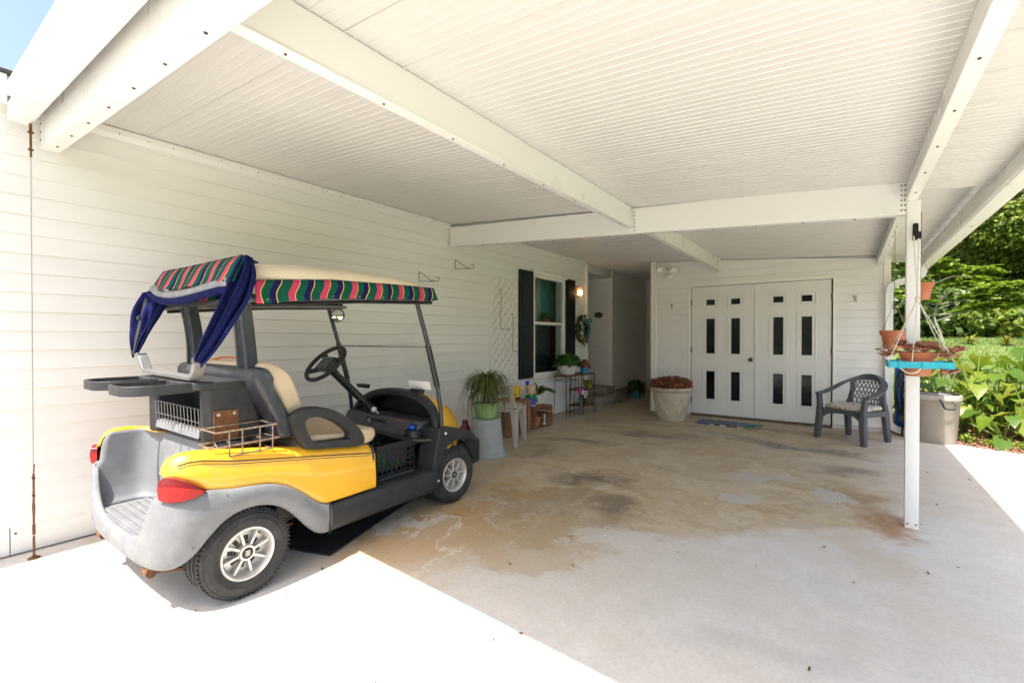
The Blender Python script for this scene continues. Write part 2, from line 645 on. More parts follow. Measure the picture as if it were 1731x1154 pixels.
mat('knob_bronze', (0.10, 0.075, 0.05), 0.35, metal=0.9, var=0.2, vscale=40)
mat('hinge', (0.22, 0.10, 0.055), 0.6, metal=0.5, var=0.4, vscale=40)
mat('iron_black', (0.014, 0.013, 0.012), 0.5, metal=0.5, var=0.2, vscale=30)
mat('step_concrete', (0.33, 0.30, 0.25), 0.85, var=0.15, vscale=6, bump=0.3, bscale=60, dirt=(0.14, 0.11, 0.08), dirt_amt=0.5)
glass_mat('window_glass', (0.72, 0.82, 0.80), 0.02)
glass_mat('clear_acrylic', (0.97, 0.985, 0.98), 0.0)

WX = -4.0        # face of the house wall
BY = 8.05        # face of the storage room wall


def ceil_front(x):
    return 2.715 - 0.082 * (x + 4.0)


def ceil_back(x):
    return 2.735 - 0.068 * (x + 4.0)


# ------------------------------------------------------------------ the ground
def smooth(a, b, x):
    s = min(1.0, max(0.0, (x - a) / (b - a)))
    return s * s * (3 - 2 * s)


def terrain(x, y):
    rise = 1.33 * smooth(8.9, 16.5, y) + 0.25 * smooth(16, 30, y)
    side = smooth(0.55, 1.15, x) if y < 13 else max(smooth(0.55, 1.15, x), smooth(13, 15, y))
    return -0.045 + rise * side


g = MB()
xs = [-120, -70, -40, -22, -14, -9] + [-6 + 0.5 * i for i in range(13)] + [0.4 + 0.2 * i for i in range(26)] + [6, 7, 8.5, 11, 15, 22, 40, 70, 120]
ys = [-120, -70, -40, -22, -14, -9, -5, 0, 4, 7] + [7.4 + 0.3 * i for i in range(46)] + [22, 24, 28, 34, 45, 70, 120]
gv = [(x, y, terrain(x, y) + (0.02 * math.sin(x * 3.1 + y * 1.7) * math.cos(y * 2.3 - x) if y > 10 else 0)) for y in ys for x in xs]
nx = len(xs)
gf = [(j * nx + i, j * nx + i + 1, (j + 1) * nx + i + 1, (j + 1) * nx + i) for j in range(len(ys) - 1) for i in range(nx - 1)]
g.add(gv, gf)
kind(g.build('lawn_ground', 'lawn', angle=80), 'structure')

drive = MB()
outline = [(-4.06, -11), (3.2, -11), (3.2, 6.95), (1.6, 7.47), (1.13, 7.68), (0.62, 7.86), (0.50, 8.12), (-2.86, 8.12), (-2.86, 11.2), (-5.1, 11.2), (-5.1, 7.8), (-4.06, 7.8)]
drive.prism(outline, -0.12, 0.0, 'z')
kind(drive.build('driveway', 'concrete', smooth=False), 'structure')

bed = MB()
bx = [0.50 + 0.15 * i for i in range(24)]
by = [7.0 + 0.15 * i for i in range(21)]


def bed_edge(x):
    return interp([(0.5, 8.12), (0.62, 7.87), (1.13, 7.69), (1.6, 7.48), (3.2, 6.96), (5, 6.5)], x)


bv = []
for y in by:
    for x in bx:
        yy = bed_edge(x) + (y - 7.0) * 0.85
        bv.append((x, yy, terrain(x, yy) + 0.03 + 0.02 * math.sin(x * 7 + yy * 5) * math.cos(yy * 6 - x * 3)))
nb = len(bx)
bed.add(bv, [(j * nb + i, j * nb + i + 1, (j + 1) * nb + i + 1, (j + 1) * nb + i) for j in range(len(by) - 1) for i in range(nb - 1)])
kind(bed.build('garden_bed', 'mulch', angle=80), 'structure')

# ------------------------------------------------------------------ the house
house = thing('house', 'white house with lap siding running along the left of the carport', 'house', (WX, 0, 0))
COURSE = 0.1165


def side_planks(parent, x, y0, y1, z0, z1, gaps=(), prefix='siding_plank'):
    """courses of lap siding on a wall that faces +X; gaps are (ya, yb, za, zb) openings"""
    z = z0
    while z < z1 - 0.01:
        h = min(COURSE, z1 - z)
        runs = [(y0, y1)]
        for (ya, yb, za, zb) in gaps:
            if z + h > za + 0.01 and z < zb - 0.01:
                nr = []
                for (a, b) in runs:
                    if ya > a and yb < b:
                        nr += [(a, ya), (yb, b)]
                    else:
                        nr.append((a, b))
                runs = nr
        for (a, b) in runs:
            m = MB()
            m.prism([(-0.03, 0.0005), (0.0075, 0.0005), (0.0095, 0.004), (0.008, 0.012), (0.0055, h * 0.5), (0.0015, h - 0.001), (-0.03, h - 0.001)], 0, 1, 'y')
            vs = [(x + p[0], a + p[1] * (b - a), z + p[2]) for p in m.v]
            mm = MB()
            mm.add(vs, m.f)
            mm.build(prefix, 'siding', parent, angle=25)
        z += COURSE


WIN = (5.975, 6.98, 0.69, 2.31)
wall = MB()
for (a, b, c, d) in ((-7.0, WIN[0], 0.0, 2.9), (WIN[1], 7.86, 0.0, 2.9), (WIN[0], WIN[1], 0.0, WIN[2]), (WIN[0], WIN[1], WIN[3], 2.9)):
    wall.box(-0.16, -0.031, a, b, c, d)
side_wall = wall.build('side_wall', 'siding', house, smooth=False)
side_planks(side_wall, 0.0, -7.0, 7.80, 0.175, 2.69, [WIN])
for i, (a, b) in enumerate([(-7.0, -2.6), (-2.595, 0.405), (0.41, 3.40), (3.405, 6.2), (6.205, 7.80)]):
    sk = MB()
    sk.prism([(-0.03, 0.012), (0.004, 0.012), (0.004, 0.035), (0.010, 0.037), (0.010, 0.150), (0.004, 0.160), (0.003, 0.174), (-0.03, 0.174)], a, b, 'y')
    sk.build('skirting_board', 'trim_white', house, angle=25)
sc = MB()
for y in (0.43, 0.78, 1.2, 1.9, 2.7, 3.5, 4.4, 5.2):
    sc.lathe([(0.006, 0), (0.006, 0.004), (0.002, 0.006)], 8, (0.0105, y, 0.135), 'x')
kind(sc.build('skirting_screws', 'screw_rust', house), 'stuff')
cb = MB()
cb.box(-0.16, 0.022, 7.80, 7.875, 0.0, 2.70)
cb.build('corner_board', 'trim_white', house, bevel=0.004)
# alcove with the front step, and the wall that carries on behind it
al = MB()
al.box(-0.03 - 1.3, 0.0, 9.012, 9.1, 0.0, 2.8)
alc = al.build('alcove_wall', 'siding', house, smooth=False)
z = 0.20
while z < 2.70:
    h = min(COURSE, 2.72 - z)
    m = MB()
    m.prism([(9.012, z + 0.0005), (8.985, z + 0.0005), (8.983, z + 0.004), (8.988, z + 0.02), (8.998, z + h - 0.001), (9.012, z + h - 0.001)], -1.2, -0.075, 'x')
    m.build('siding_plank', 'siding', alc, angle=25)
    z += COURSE
cb = MB()
cb.box(-0.075, 0.022, 8.975, 9.05, 0.0, 2.72)
cb.build('corner_board', 'trim_white', house, bevel=0.004)
al = MB()
al.box(-1.3, -1.2, 7.8, 9.1, 0.0, 2.8)
al.box(-1.2, -0.16, 7.78, 7.85, 0.0, 2.8)
al.build('alcove_back', 'siding', house, smooth=False)
al = MB()
al.box(-1.2, 0.0, 7.87, 9.0, 2.56, 2.90)
al.build('alcove_ceiling', 'ceiling_white', house, smooth=False)
hw = MB()
hw.box(-0.16, -0.031, 9.05, 11.2, 0.0, 2.8)
hall_wall = hw.build('hall_wall', 'siding', house, smooth=False)
side_planks(hall_wall, 0.0, 9.05, 11.15, 0.20, 2.72)
sk = MB()
sk.box(-0.03, 0.012, 9.05, 11.15, 0.0, 0.198)
sk.build('skirting_board', 'step_concrete', house, bevel=0.003)
st = MB()
st.box(-1.2, 0.30, 7.90, 8.97, 0.0, 0.17)
st.build('front_step', 'step_concrete', house, bevel=0.012)
st = MB()
st.box(-0.42, 0.10, 8.50, 8.96, 0.1715, 0.30)
st.build('front_step', 'step_concrete', house, bevel=0.012)
he = MB()
he.box(0.0, 1.2, 11.05, 11.15, 0.0, 2.8)
he.build('hall_end_wall', 'siding', house, smooth=False)
he = MB()
he.box(0.08, 0.16, 11.02, 11.05, 0.0, 2.5)
he.box(0.90, 0.98, 11.02, 11.05, 0.0, 2.5)
he.box(0.16, 0.90, 11.02, 11.05, 2.2, 2.28)
he.build('door_casing', 'trim_white', house, bevel=0.004)
he = MB()
he.box(0.165, 0.895, 11.03, 11.048, 0.0, 2.195)
he.build('door', 'door_white', house, bevel=0.003)
# roof edge of the house, seen at the very top left
ev = MB()
ev.prism([(0.06, 2.655), (0.075, 2.655), (0.075, 2.80), (0.065, 2.83), (-0.02, 2.86), (-0.02, 2.69), (0.02, 2.668)], -7.0, 0.405, 'y')
ev.build('eave', 'trim_white', house, angle=25)
rf = MB()
rf.prism([(0.085, 2.832), (0.085, 2.850), (-3.6, 3.75), (-7.5, 2.85), (-7.5, 2.83), (-3.6, 3.70)], -7.2, 11.3, 'y')
rf.build('roof', 'shingle', house, angle=25)
ow = MB()
ow.box(-7.2, -7.1, -7.0, 11.2, 0, 2.85)
ow.box(-7.1, -0.16, -7.0, -6.9, 0, 2.85)
ow.box(-7.1, -0.16, 11.1, 11.2, 0, 2.85)
ow.build('outer_wall', 'siding', house, smooth=False)

# window with curtains behind the glass
win = MB()
y0, y1, z0, z1 = WIN
win.box(-0.05, 0.03, y0, y0 + 0.05, z0, z1)
win.box(-0.05, 0.03, y1 - 0.05, y1, z0, z1)
win.box(-0.05, 0.03, y0 + 0.05, y1 - 0.05, z0, z0 + 0.05)
win.box(-0.05, 0.03, y0 + 0.05, y1 - 0.05, z1 - 0.05, z1)
window = win.build('window', 'trim_white', house, bevel=0.004)
m = MB()
m.box(-0.04, 0.018, y0 + 0.05, y1 - 0.05, 1.515, 1.56)
m.build('meeting_rail', 'trim_white', window, bevel=0.003)
for za, zb, xo in ((z0 + 0.05, 1.515, -0.026), (1.56, z1 - 0.05, -0.006)):
    m = MB()
    m.add([(xo, y0 + 0.05, za), (xo, y1 - 0.05, za), (xo, y1 - 0.05, zb), (xo, y0 + 0.05, zb)], [(0, 1, 2, 3)])
    m.build('pane', 'window_glass', window, smooth=False)
m = MB()
m.box(-0.03, 0.075, y0 - 0.05, y1 + 0.05, z0 - 0.035, z0 - 0.002)
m.build('sill', 'trim_white', window, bevel=0.006)
m = MB()
m.prism([(0.0, z1 + 0.002), (0.055, z1 + 0.002), (0.062, z1 + 0.05), (0.03, z1 + 0.075), (0.0, z1 + 0.075)], y0 - 0.03, y1 + 0.03, 'y')
m.build('window_head', 'trim_white', window, bevel=0.004)
m = MB()
m.box(-1.6, -1.55, y0 - 0.6, y1 + 0.8, 0.3, 2.5)
m.box(-1.55, -0.17, y0 - 0.6, y0 - 0.55, 0.3, 2.5)
m.box(-1.55, -0.17, y1 + 0.8, y1 + 0.85, 0.3, 2.5)
m.box(-1.55, -0.17, y0 - 0.6, y1 + 0.8, 2.5, 2.55)
m.box(-1.55, -0.17, y0 - 0.6, y1 + 0.8, 0.25, 0.3)
m.build('inner_room', 'room_dark', window, smooth=False)


def curtain(y0, y1, z0, z1, x, m, amp=0.02):
    b = MB()
    n = 40
    vs = []
    for i in range(n + 1):
        s = i / n
        vs.append((x + amp * math.sin(s * (y1 - y0) * 70) + 0.4 * amp * math.sin(s * (y1 - y0) * 31 + 1), y0 + s * (y1 - y0), z0))
        vs.append((x + amp * math.sin(s * (y1 - y0) * 70 + 0.3), y0 + s * (y1 - y0), z1))
    b.add(vs, [(2 * i, 2 * i + 2, 2 * i + 3, 2 * i + 1) for i in range(n)])
    b.build('curtain', m, window, solid=0.004, angle=80)


curtain(6.05, 6.72, 1.57, 2.36, -0.33, 'curtain_pale')
curtain(6.70, 7.74, 1.57, 2.36, -0.34, 'curtain_teal')
curtain(6.05, 7.10, 0.62, 1.50, -0.33, 'curtain_dark')
m = MB()
m.box(-0.45, -0.12, 5.9, 7.05, 1.515, 1.535)
m.build('inner_shelf', 'trim_white', window, smooth=False)
# shutters
for (a, b, zt, zb) in ((5.585, 5.955, 2.335, 0.675), (7.0, 7.315, 2.335, 0.675)):
    m = MB()
    m.box(0.018, 0.05, a, b, zb, zt)
    sh = m.build('shutter', 'shutter_black', house, bevel=0.004)
    w = b - a
    for (p, q) in ((zb + 0.09, zb + 0.78), (zb + 0.87, zt - 0.09)):
        m = MB()
        m.prism([(p2[0], p2[1]) for p2 in rrect(a + 0.055, b - 0.055, p, q, 0.004, 1)], 0.051, 0.058, 'x')
        m.build('raised_panel', 'shutter_black', sh, bevel=0.006)

# ------------------------------------------------------------------ the carport
carport = thing('carport', 'white aluminium carport roof with beams and one square post', 'carport', (0.36, 4.15, 0))
CX0, CY0 = 0.36, 4.15


def cp(mb, name, m='aluminium_white', **kw):
    mb.v = [(p[0] - CX0, p[1] - CY0, p[2]) for p in mb.v]
    return mb.build(name, m, carport, **kw)


def slope_bar(x0, x1, y0, y1, f, dz0, dz1):
    """bar across the bay that follows the fall of the roof f(x)"""
    m = MB()
    m.hexa([(x0, y0, f(x0) + dz0), (x1, y0, f(x1) + dz0), (x1, y1, f(x1) + dz0), (x0, y1, f(x0) + dz0),
            (x0, y0, f(x0) + dz1), (x1, y0, f(x1) + dz1), (x1, y1, f(x1) + dz1), (x0, y1, f(x0) + dz1)])
    return m


PAN = 0.3
RIB = 0.05


def pans(y_start, y_end, x0, x1, f):
    y = y_start
    while y < y_end - 0.01:
        w = min(PAN, y_end - y)
        prof = []
        n = int(round(w / RIB))
        for i in range(n):
            a = y + i * RIB
            lip = 0.0055 if i == 0 else 0.0026
            prof += [(a + 0.0015, 0.0), (a + 0.003, -lip), (a + 0.0085, -lip), (a + 0.0125, 0.0), (a + RIB - 0.0005, 0.0)]
        prof += [(y + w - 0.0005, 0.055), (y + 0.0015, 0.055)]
        m = MB()
        m.loft([[(x0, p[0], f(x0) + p[1]) for p in prof], [(x1, p[0], f(x1) + p[1]) for p in prof]])
        cp(m, 'roof_pan', 'ceiling_white', angle=20)
        y += PAN


pans(0.47, 4.37, WX + 0.002, 0.845, ceil_front)
pans(4.371, 8.87, WX + 0.002, 0.845, ceil_back)
pans(8.871, 11.27, WX + 0.002, -2.6, ceil_back)

# unseen strips added to stop sun leaking through the step between the roof sheets
m = slope_bar(WX + 0.002, 0.845, 4.34, 4.40, ceil_back, 0.0561, 0.062)
cp(m, 'light_leak_strip')
m = MB()
m.hexa([(x, y, f_(x)) for f_, y2 in ((lambda x: ceil_front(x) + 0.001, 0),) for (x, y) in ((WX + .002, 4.3705), (.845, 4.3705), (.845, 4.3708), (WX + .002, 4.3708))] +
       [(x, y, ceil_back(x) + 0.056) for (x, y) in ((WX + .002, 4.3705), (.845, 4.3705), (.845, 4.3708), (WX + .002, 4.3708))])
cp(m, 'light_leak_strip')
# front gutter and roof edge
m = MB()
prof = [(0.40, 0.060), (0.403, -0.004), (0.452, -0.008), (0.452, -0.046), (0.405, -0.050), (0.405, -0.145), (0.485, -0.150), (0.500, -0.142), (0.500, -0.02), (0.468, -0.015), (0.468, 0.075), (0.41, 0.075)]
m.loft([[(x, p[0], ceil_front(x) + p[1]) for p in prof] for x in (-3.93, 0.86)])
gut = cp(m, 'front_gutter', angle=25)
m = MB()
for i in range(14):
    x = -3.80 + 0.34 * i
    m.lathe([(0.007, 0.0), (0.006, -0.006), (0.002, -0.007)], 8, (x, 0.4515, ceil_front(x) - 0.027), 'y')
m.v = [(p[0] - CX0, p[1] - CY0, p[2]) for p in m.v]
kind(m.build('gutter_screws', 'screw_rust', gut), 'stuff')


def beam_y(x0, x1, y0, y1, z0, z1, name='beam', n_screw=8):
    """beam along the depth of the bay with a bottom flange"""
    m = MB()
    e = 0.006
    m.prism([(x0, z0), (x1, z0), (x1, z0 + 0.012), (x1 - e, z0 + 0.012), (x1 - e, z1), (x0 + e, z1), (x0 + e, z0 + 0.012), (x0, z0 + 0.012)], y0, y1, 'y')
    b = cp(m, name, angle=25, bevel=0.0025)
    s = MB()
    for i in range(n_screw):
        y = y0 + (y1 - y0) * (i + 0.5) / n_screw
        s.lathe([(0.006, 0.0), (0.005, -0.004), (0.002, -0.005)], 8, ((x0 + x1) / 2, y, z0), 'z')
    s.v = [(p[0] - CX0, p[1] - CY0, p[2]) for p in s.v]
    kind(s.build('beam_screws', 'screw_rust', b), 'stuff')
    return b


beam_y(-1.668, -1.612, 0.632, 4.108, 2.325, 2.5165)
beam_y(0.322, 0.384, 0.632, 4.108, 2.232, 2.355)
beam_y(-1.715, -1.655, 4.192, 8.03, 2.395, 2.575)
beam_y(0.328, 0.398, 4.192, 8.03, 2.305, 2.432)
# front and middle cross beams follow the fall of the roof
for (y0, y1, f, dz0, dz1, x0, x1, nm) in ((0.545, 0.630, ceil_front, -0.262, -0.0085, -3.965, 0.83, 'front_beam'),
                                          (4.11, 4.19, lambda x: 2.667 - 0.0675 * (x + 4), -0.232, 0.005, -3.985, 0.325, 'cross_beam')):
    b = slope_bar(x0, x1, y0, y1, f, dz0, dz1)
    b = cp(b, nm, bevel=0.004)
    s = MB()
    for i in range(13):
        x = x0 + 0.18 + i * (x1 - x0 - 0.3) / 12.5
        s.lathe([(0.007, 0.0), (0.006, -0.004), (0.002, -0.006)], 8, (x, y0 + 0.045, f(x) + dz0), 'z')
    if nm == 'cross_beam':
        for xx, yy in ((-1.60, y0), (-3.975, y0), (0.30, y0), (0.318, y0)):
            for k in range(6):
                s.lathe([(0.006, 0.0), (0.005, -0.004), (0.001, -0.005)], 6, (xx, yy, f(xx) + dz0 + 0.03 + 0.034 * k), 'y')
    else:
        for k in range(3):
            s.lathe([(0.006, 0.0), (0.005, -0.004), (0.001, -0.005)], 6, (-3.955, y0, f(-3.95) - 0.11 - 0.05 * k), 'y')
    s.v = [(p[0] - CX0, p[1] - CY0, p[2]) for p in s.v]
    kind(s.build('beam_screws', 'screw_rust', b), 'stuff')
m = MB()
m.prism([(-3.997, 2.64), (-3.955, 2.668), (-3.95, 2.705), (-3.997, 2.708)], 0.632, 4.108, 'y')
led = cp(m, 'wall_ledger', angle=25)
m = MB()
m.prism([(-3.997, 2.66), (-3.965, 2.685), (-3.96, 2.724), (-3.997, 2.726)], 4.192, 7.80, 'y')
cp(m, 'wall_ledger', angle=25)
s = MB()
rr = random.Random(5)
for i in range(22):
    s.lathe([(0.005, 0.0), (0.004, 0.004), (0.001, 0.005)], 6, (-3.957, 0.75 + i * 0.155 + rr.uniform(-.02, .02), 2.672 + rr.choice((0, 0.012))), 'x')
s.v = [(p[0] - CX0, p[1] - CY0, p[2]) for p in s.v]
kind(s.build('ledger_screws', 'screw_rust', led), 'stuff')
# gutter along the low right-hand eave
m = MB()
prof = [(0.765, 2.37), (0.755, 2.225), (0.77, 2.21), (0.865, 2.21), (0.897, 2.245), (0.90, 2.375), (0.885, 2.385), (0.88, 2.26), (0.785, 2.235), (0.78, 2.37)]
m.prism(prof, 0.41, 8.85, 'y')
cp(m, 'side_gutter', angle=25)
m = MB()
m.prism(rrect(0.327, 0.401, 4.112, 4.186, 0.006, 2), 0.0, 2.231, 'z')
post = cp(m, 'post', angle=30)
m = MB()
for dx in (-0.022, 0.022):
    m.lathe([(0.006, 0.0), (0.005, -0.004), (0.001, -0.005)], 8, (dx + 0.004, -0.038, 0.03), 'y')
kind(m.build('post_screws', 'screw_rust', post), 'stuff')

# ------------------------------------------------------------------ storage room with the double door
shed = thing('storage_room', 'white sided storage room at the back of the carport with double doors', 'storage room', (-1.15, BY, 0))
SX, SY = -1.15, BY


def sh(mb, name, m='siding', parent=None, **kw):
    mb.v = [(p[0] - SX, p[1] - SY, p[2]) for p in mb.v]
    return mb.build(name, m, parent or shed, **kw)


DX0, DX1, DZ1 = -2.135, -0.16, 2.175
m = MB()
m.box(-2.80, DX0, BY + 0.031, BY + 0.12, 0, 2.40)
m.box(DX1, 0.48, BY + 0.031, BY + 0.12, 0, 2.40)
m.hexa([(-2.80, BY + 0.031, 2.40), (0.48, BY + 0.031, 2.40), (0.48, BY + 0.12, 2.40), (-2.80, BY + 0.12, 2.40),
        (-2.80, BY + 0.031, 2.645), (0.48, BY + 0.031, 2.42), (0.48, BY + 0.12, 2.42), (-2.80, BY + 0.12, 2.645)])
m.box(DX0, DX1, BY + 0.031, BY + 0.12, DZ1, 2.40)
m.box(-2.80, -2.72, BY + 0.12, 11.05, 0, 2.64)
m.box(0.36, 0.45, BY + 0.12, 11.05, 0, 2.41)
m.box(-2.72, 0.36, 10.95, 11.05, 0, 2.41)
front = sh(m, 'front_wall', smooth=False)
z = 0.06
while z < 2.62:
    h = COURSE
    runs = [(-2.715, DX0 - 0.045), (DX1 + 0.03, 0.405)] if z < DZ1 - 0.03 else [(-2.715, 0.405)]
    for (a, b) in runs:
        lim0 = -4.0 + (2.725 - z) / 0.068
        lim1 = -4.0 + (2.725 - (z + h)) / 0.068
        b0, b1 = min(b, lim0), min(b, lim1)
        if b1 < a + 0.1:
            continue
        zz = z if not (z < DZ1 and z + h > DZ1 and len(runs) == 1) else z
        prof = [(0.03, 0.0005), (-0.0075, 0.0005), (-0.0095, 0.004), (-0.008, 0.012), (-0.0055, h * 0.5), (-0.0015, h - 0.001), (0.03, h - 0.001)]
        q = MB()
        q.loft([[(a, BY + p[0], z + p[1]) for p in prof], [(b0 + (b1 - b0) * p[1] / h, BY + p[0], z + p[1]) for p in prof]])
        sh(q, 'siding_plank', parent=front, angle=25)
    z += COURSE
z = 0.06
while z < 2.60:
    q = MB()
    q.prism([(-2.80 + 0.0, z + 0.0005), (-2.8135, z + 0.0005), (-2.8155, z + 0.004), (-2.812, z + 0.012), (-2.8015, z + COURSE - 0.001), (-2.80, z + COURSE - 0.001)], BY + 0.125, 11.0, 'y')
    sh(q, 'siding_plank', parent=front, angle=25)
    z += COURSE
for (a, b, zt) in ((-2.822, -2.715, 2.647), (0.405, 0.485, 2.425)):
    q = MB()
    q.box(a, b, BY - 0.024, BY + 0.125, 0.0, zt)
    sh(q, 'corner_board', 'trim_white', bevel=0.004)
q = MB()
q.box(DX0 - 0.045, DX0, BY - 0.02, BY + 0.10, 0.0, DZ1 + 0.035)
q.box(DX1, DX1 + 0.03, BY - 0.02, BY + 0.10, 0.0, DZ1 + 0.035)
q.box(DX0, DX1, BY - 0.02, BY + 0.10, DZ1, DZ1 + 0.035)
sh(q, 'door_frame', 'trim_white', bevel=0.003)
q = MB()
q.box(DX0, DX1, BY + 0.065, BY + 0.1, 0.001, DZ1)
sh(q, 'door_backing', 'dark_gap', smooth=False)
q = MB()
q.box(DX0, DX1, BY - 0.06, BY + 0.06, 0.001, 0.022)
sh(q, 'threshold', 'wood_dark', bevel=0.004)

ROWS = ((1.842, 1.936), (1.040, 1.620), (0.284, 0.750))


def door_leaf(x0, x1, cols, hinge_left):
    yf = BY + 0.012
    zs = [0.032]
    for a, b in sorted(ROWS):
        zs += [a - 0.014, b + 0.014]
    zs.append(2.15)
    xsd = [x0]
    for a, b in cols:
        xsd += [a - 0.014, b + 0.014]
    xsd.append(x1)
    m = MB()
    for j in range(len(zs) - 1):
        for i in range(len(xsd) - 1):
            if i % 2 == 1 and j % 2 == 1:
                continue
            m.box(xsd[i], xsd[i + 1], yf, yf + 0.044, zs[j], zs[j + 1])
    d = sh(m, 'door_leaf', 'door_white', smooth=False)
    import bmesh
    bm_ = bmesh.new()
    bm_.from_mesh(d.data)
    bmesh.ops.remove_doubles(bm_, verts=bm_.verts, dist=1e-5)
    seen = {}
    for fc in list(bm_.faces):
        c = tuple(round(v, 4) for v in fc.calc_center_median())
        seen.setdefault(c, []).append(fc)
    bmesh.ops.delete(bm_, geom=[fc for l in seen.values() if len(l) > 1 for fc in l], context='FACES')
    bm_.to_mesh(d.data)
    bm_.free()
    for (a, b) in cols:
        for (p, q_) in ROWS:
            # raised moulding round the pane, then the dark pane
            for (e0, e1, t) in ((0.054, 0.038, 0.010), (0.014, -0.001, 0.007)):
                k = MB()
                k.box(a - e0, a - e1, yf - t, yf + 0.02, p - e0, q_ + e0)
                k.box(b + e1, b + e0, yf - t, yf + 0.02, p - e0, q_ + e0)
                k.box(a - e1, b + e1, yf - t, yf + 0.02, p - e0, p - e1)
                k.box(a - e1, b + e1, yf - t, yf + 0.02, q_ + e1, q_ + e0)
                sh(k, 'moulding', 'door_white', parent=d, bevel=0.002)
            k = MB()
            k.box(a - 0.012, b + 0.012, yf + 0.008, yf + 0.014, p - 0.012, q_ + 0.012)
            sh(k, 'pane', 'black_glass', parent=d, smooth=False)
    for hz in (0.25, 1.10, 1.90):
        k = MB()
        hx = x0 - 0.006 if hinge_left else x1 + 0.006
        k.lathe([(0.008, -0.05), (0.008, 0.05)], 10, (hx, yf - 0.006, hz), 'z')
        k.box(hx - 0.012, hx + 0.012, yf - 0.004, yf + 0.0, hz - 0.048, hz + 0.048)
        sh(k, 'hinge', 'hinge', parent=d)
    return d


dl = door_leaf(-2.125, -1.158, ((-1.890, -1.756), (-1.510, -1.378)), True)
dr = door_leaf(-1.148, -0.178, ((-0.915, -0.779), (-0.544, -0.410)), False)
k = MB()
k.lathe([(0.034, 0.0), (0.034, -0.008), (0.014, -0.012), (0.013, -0.035), (0.026, -0.042), (0.031, -0.058), (0.026, -0.072), (0.01, -0.077)], 18, (-1.223, BY + 0.012, 0.955), 'y')
sh(k, 'door_knob', 'knob_bronze', parent=dl)
k = MB()
k.box(-1.163, -1.147, BY - 0.003, BY + 0.010, 0.035, 2.145)
sh(k, 'astragal', 'door_white', parent=dl, bevel=0.002)
# ------------------------------------------------------------------ the golf cart
mat('cart_yellow', (0.83, 0.43, 0.018), 0.34, var=0.03, vscale=2, coat=0.7, dirt=(0.60, 0.38, 0.12), dirt_amt=0.28, dirt_scale=14)
mat('plastic_grey', (0.16, 0.165, 0.175), 0.62, var=0.14, vscale=4, bump=0.15, bscale=120, dirt=(0.26, 0.26, 0.255), dirt_amt=0.4, dirt_scale=9)
mat('plastic_charcoal', (0.019, 0.0195, 0.021), 0.55, var=0.15, vscale=8, bump=0.12, bscale=140, dirt=(0.055, 0.055, 0.058), dirt_amt=0.5, dirt_scale=3)
mat('plastic_black', (0.012, 0.012, 0.013), 0.45, var=0.2, vscale=9, dirt=(0.05, 0.05, 0.05), dirt_amt=0.4)
mat('strut_dark', (0.022, 0.025, 0.032), 0.38, var=0.2, vscale=9, dirt=(0.09, 0.095, 0.10), dirt_amt=0.5, dirt_scale=6)
mat('tyre_rubber', (0.028, 0.027, 0.027), 0.85, var=0.25, vscale=12, bump=0.25, bscale=90, dirt=(0.075, 0.065, 0.055), dirt_amt=0.6, dirt_scale=6)
mat('rim_silver', (0.62, 0.60, 0.56), 0.38, metal=0.65, var=0.08, vscale=15, dirt=(0.32, 0.27, 0.2), dirt_amt=0.3)
mat('canopy_beige', (0.66, 0.565, 0.40), 0.42, var=0.04, vscale=3, dirt=(0.48, 0.40, 0.27), dirt_amt=0.25)
mat('seat_tan', (0.58, 0.455, 0.30), 0.48, var=0.06, vscale=6, bump=0.12, bscale=160)
mat('navy_cloth', (0.006, 0.009, 0.060), 0.9, var=0.25, vscale=8, bump=0.4, bscale=40, spec=0.15)
mat('clear_vinyl', (0.20, 0.20, 0.205), 0.35, var=0.25, vscale=14)
mat('chrome_wire', (0.26, 0.26, 0.26), 0.3, metal=0.9, var=0.15, vscale=30)
mat('bare_aluminium', (0.20, 0.20, 0.20), 0.5, metal=0.5, var=0.1, vscale=14)
mat('tail_red', (0.36, 0.001, 0.002), 0.2, var=0.12, vscale=20, coat=0.15, spec=0.3)
mat('tail_dark_red', (0.16, 0.010, 0.014), 0.2, var=0.1, vscale=20, coat=0.15, spec=0.3)
for nm_ in ('tail_red',):
    nt_ = MATS[nm_].node_tree
    wv = nt_.nodes.new('ShaderNodeTexWave')
    tc_ = nt_.nodes.new('ShaderNodeTexCoord')
    wv.bands_direction = 'Y'
    wv.inputs['Scale'].default_value = 28.0
    nt_.links.new(tc_.outputs['Object'], wv.inputs['Vector'])
    bp_ = nt_.nodes.new('ShaderNodeBump')
    bp_.inputs['Strength'].default_value = 0.14
    bp_.inputs['Distance'].default_value = 0.004
    nt_.links.new(wv.outputs['Fac'], bp_.inputs['Height'])
    nt_.links.new(bp_.outputs[0], nt_.nodes['Principled BSDF'].inputs['Normal'])
mat('decal_black', (0.012, 0.010, 0.008), 0.5)
mat('axle_tan', (0.36, 0.30, 0.20), 0.8, var=0.3, vscale=18, dirt=(0.12, 0.09, 0.06), dirt_amt=0.7)
mat('white_plastic', (0.78, 0.78, 0.76), 0.4, var=0.03)
mat('red_sticker', (0.62, 0.06, 0.04), 0.45)
mat('mirror_face', (0.75, 0.77, 0.78), 0.06, metal=1.0, var=0.02)
mat('orange_pipe', (0.55, 0.18, 0.05), 0.6)
mat('dash_grey', (0.065, 0.066, 0.07), 0.5, var=0.2, vscale=12)
stripe_mat(1, 'stripes_along')
stripe_mat(0, 'stripes_across')

cart = thing('golf_cart', 'yellow golf cart with beige roof and striped valance parked beside the white wall', 'golf cart', (-3.0, 1.02, 0), R(1.2))

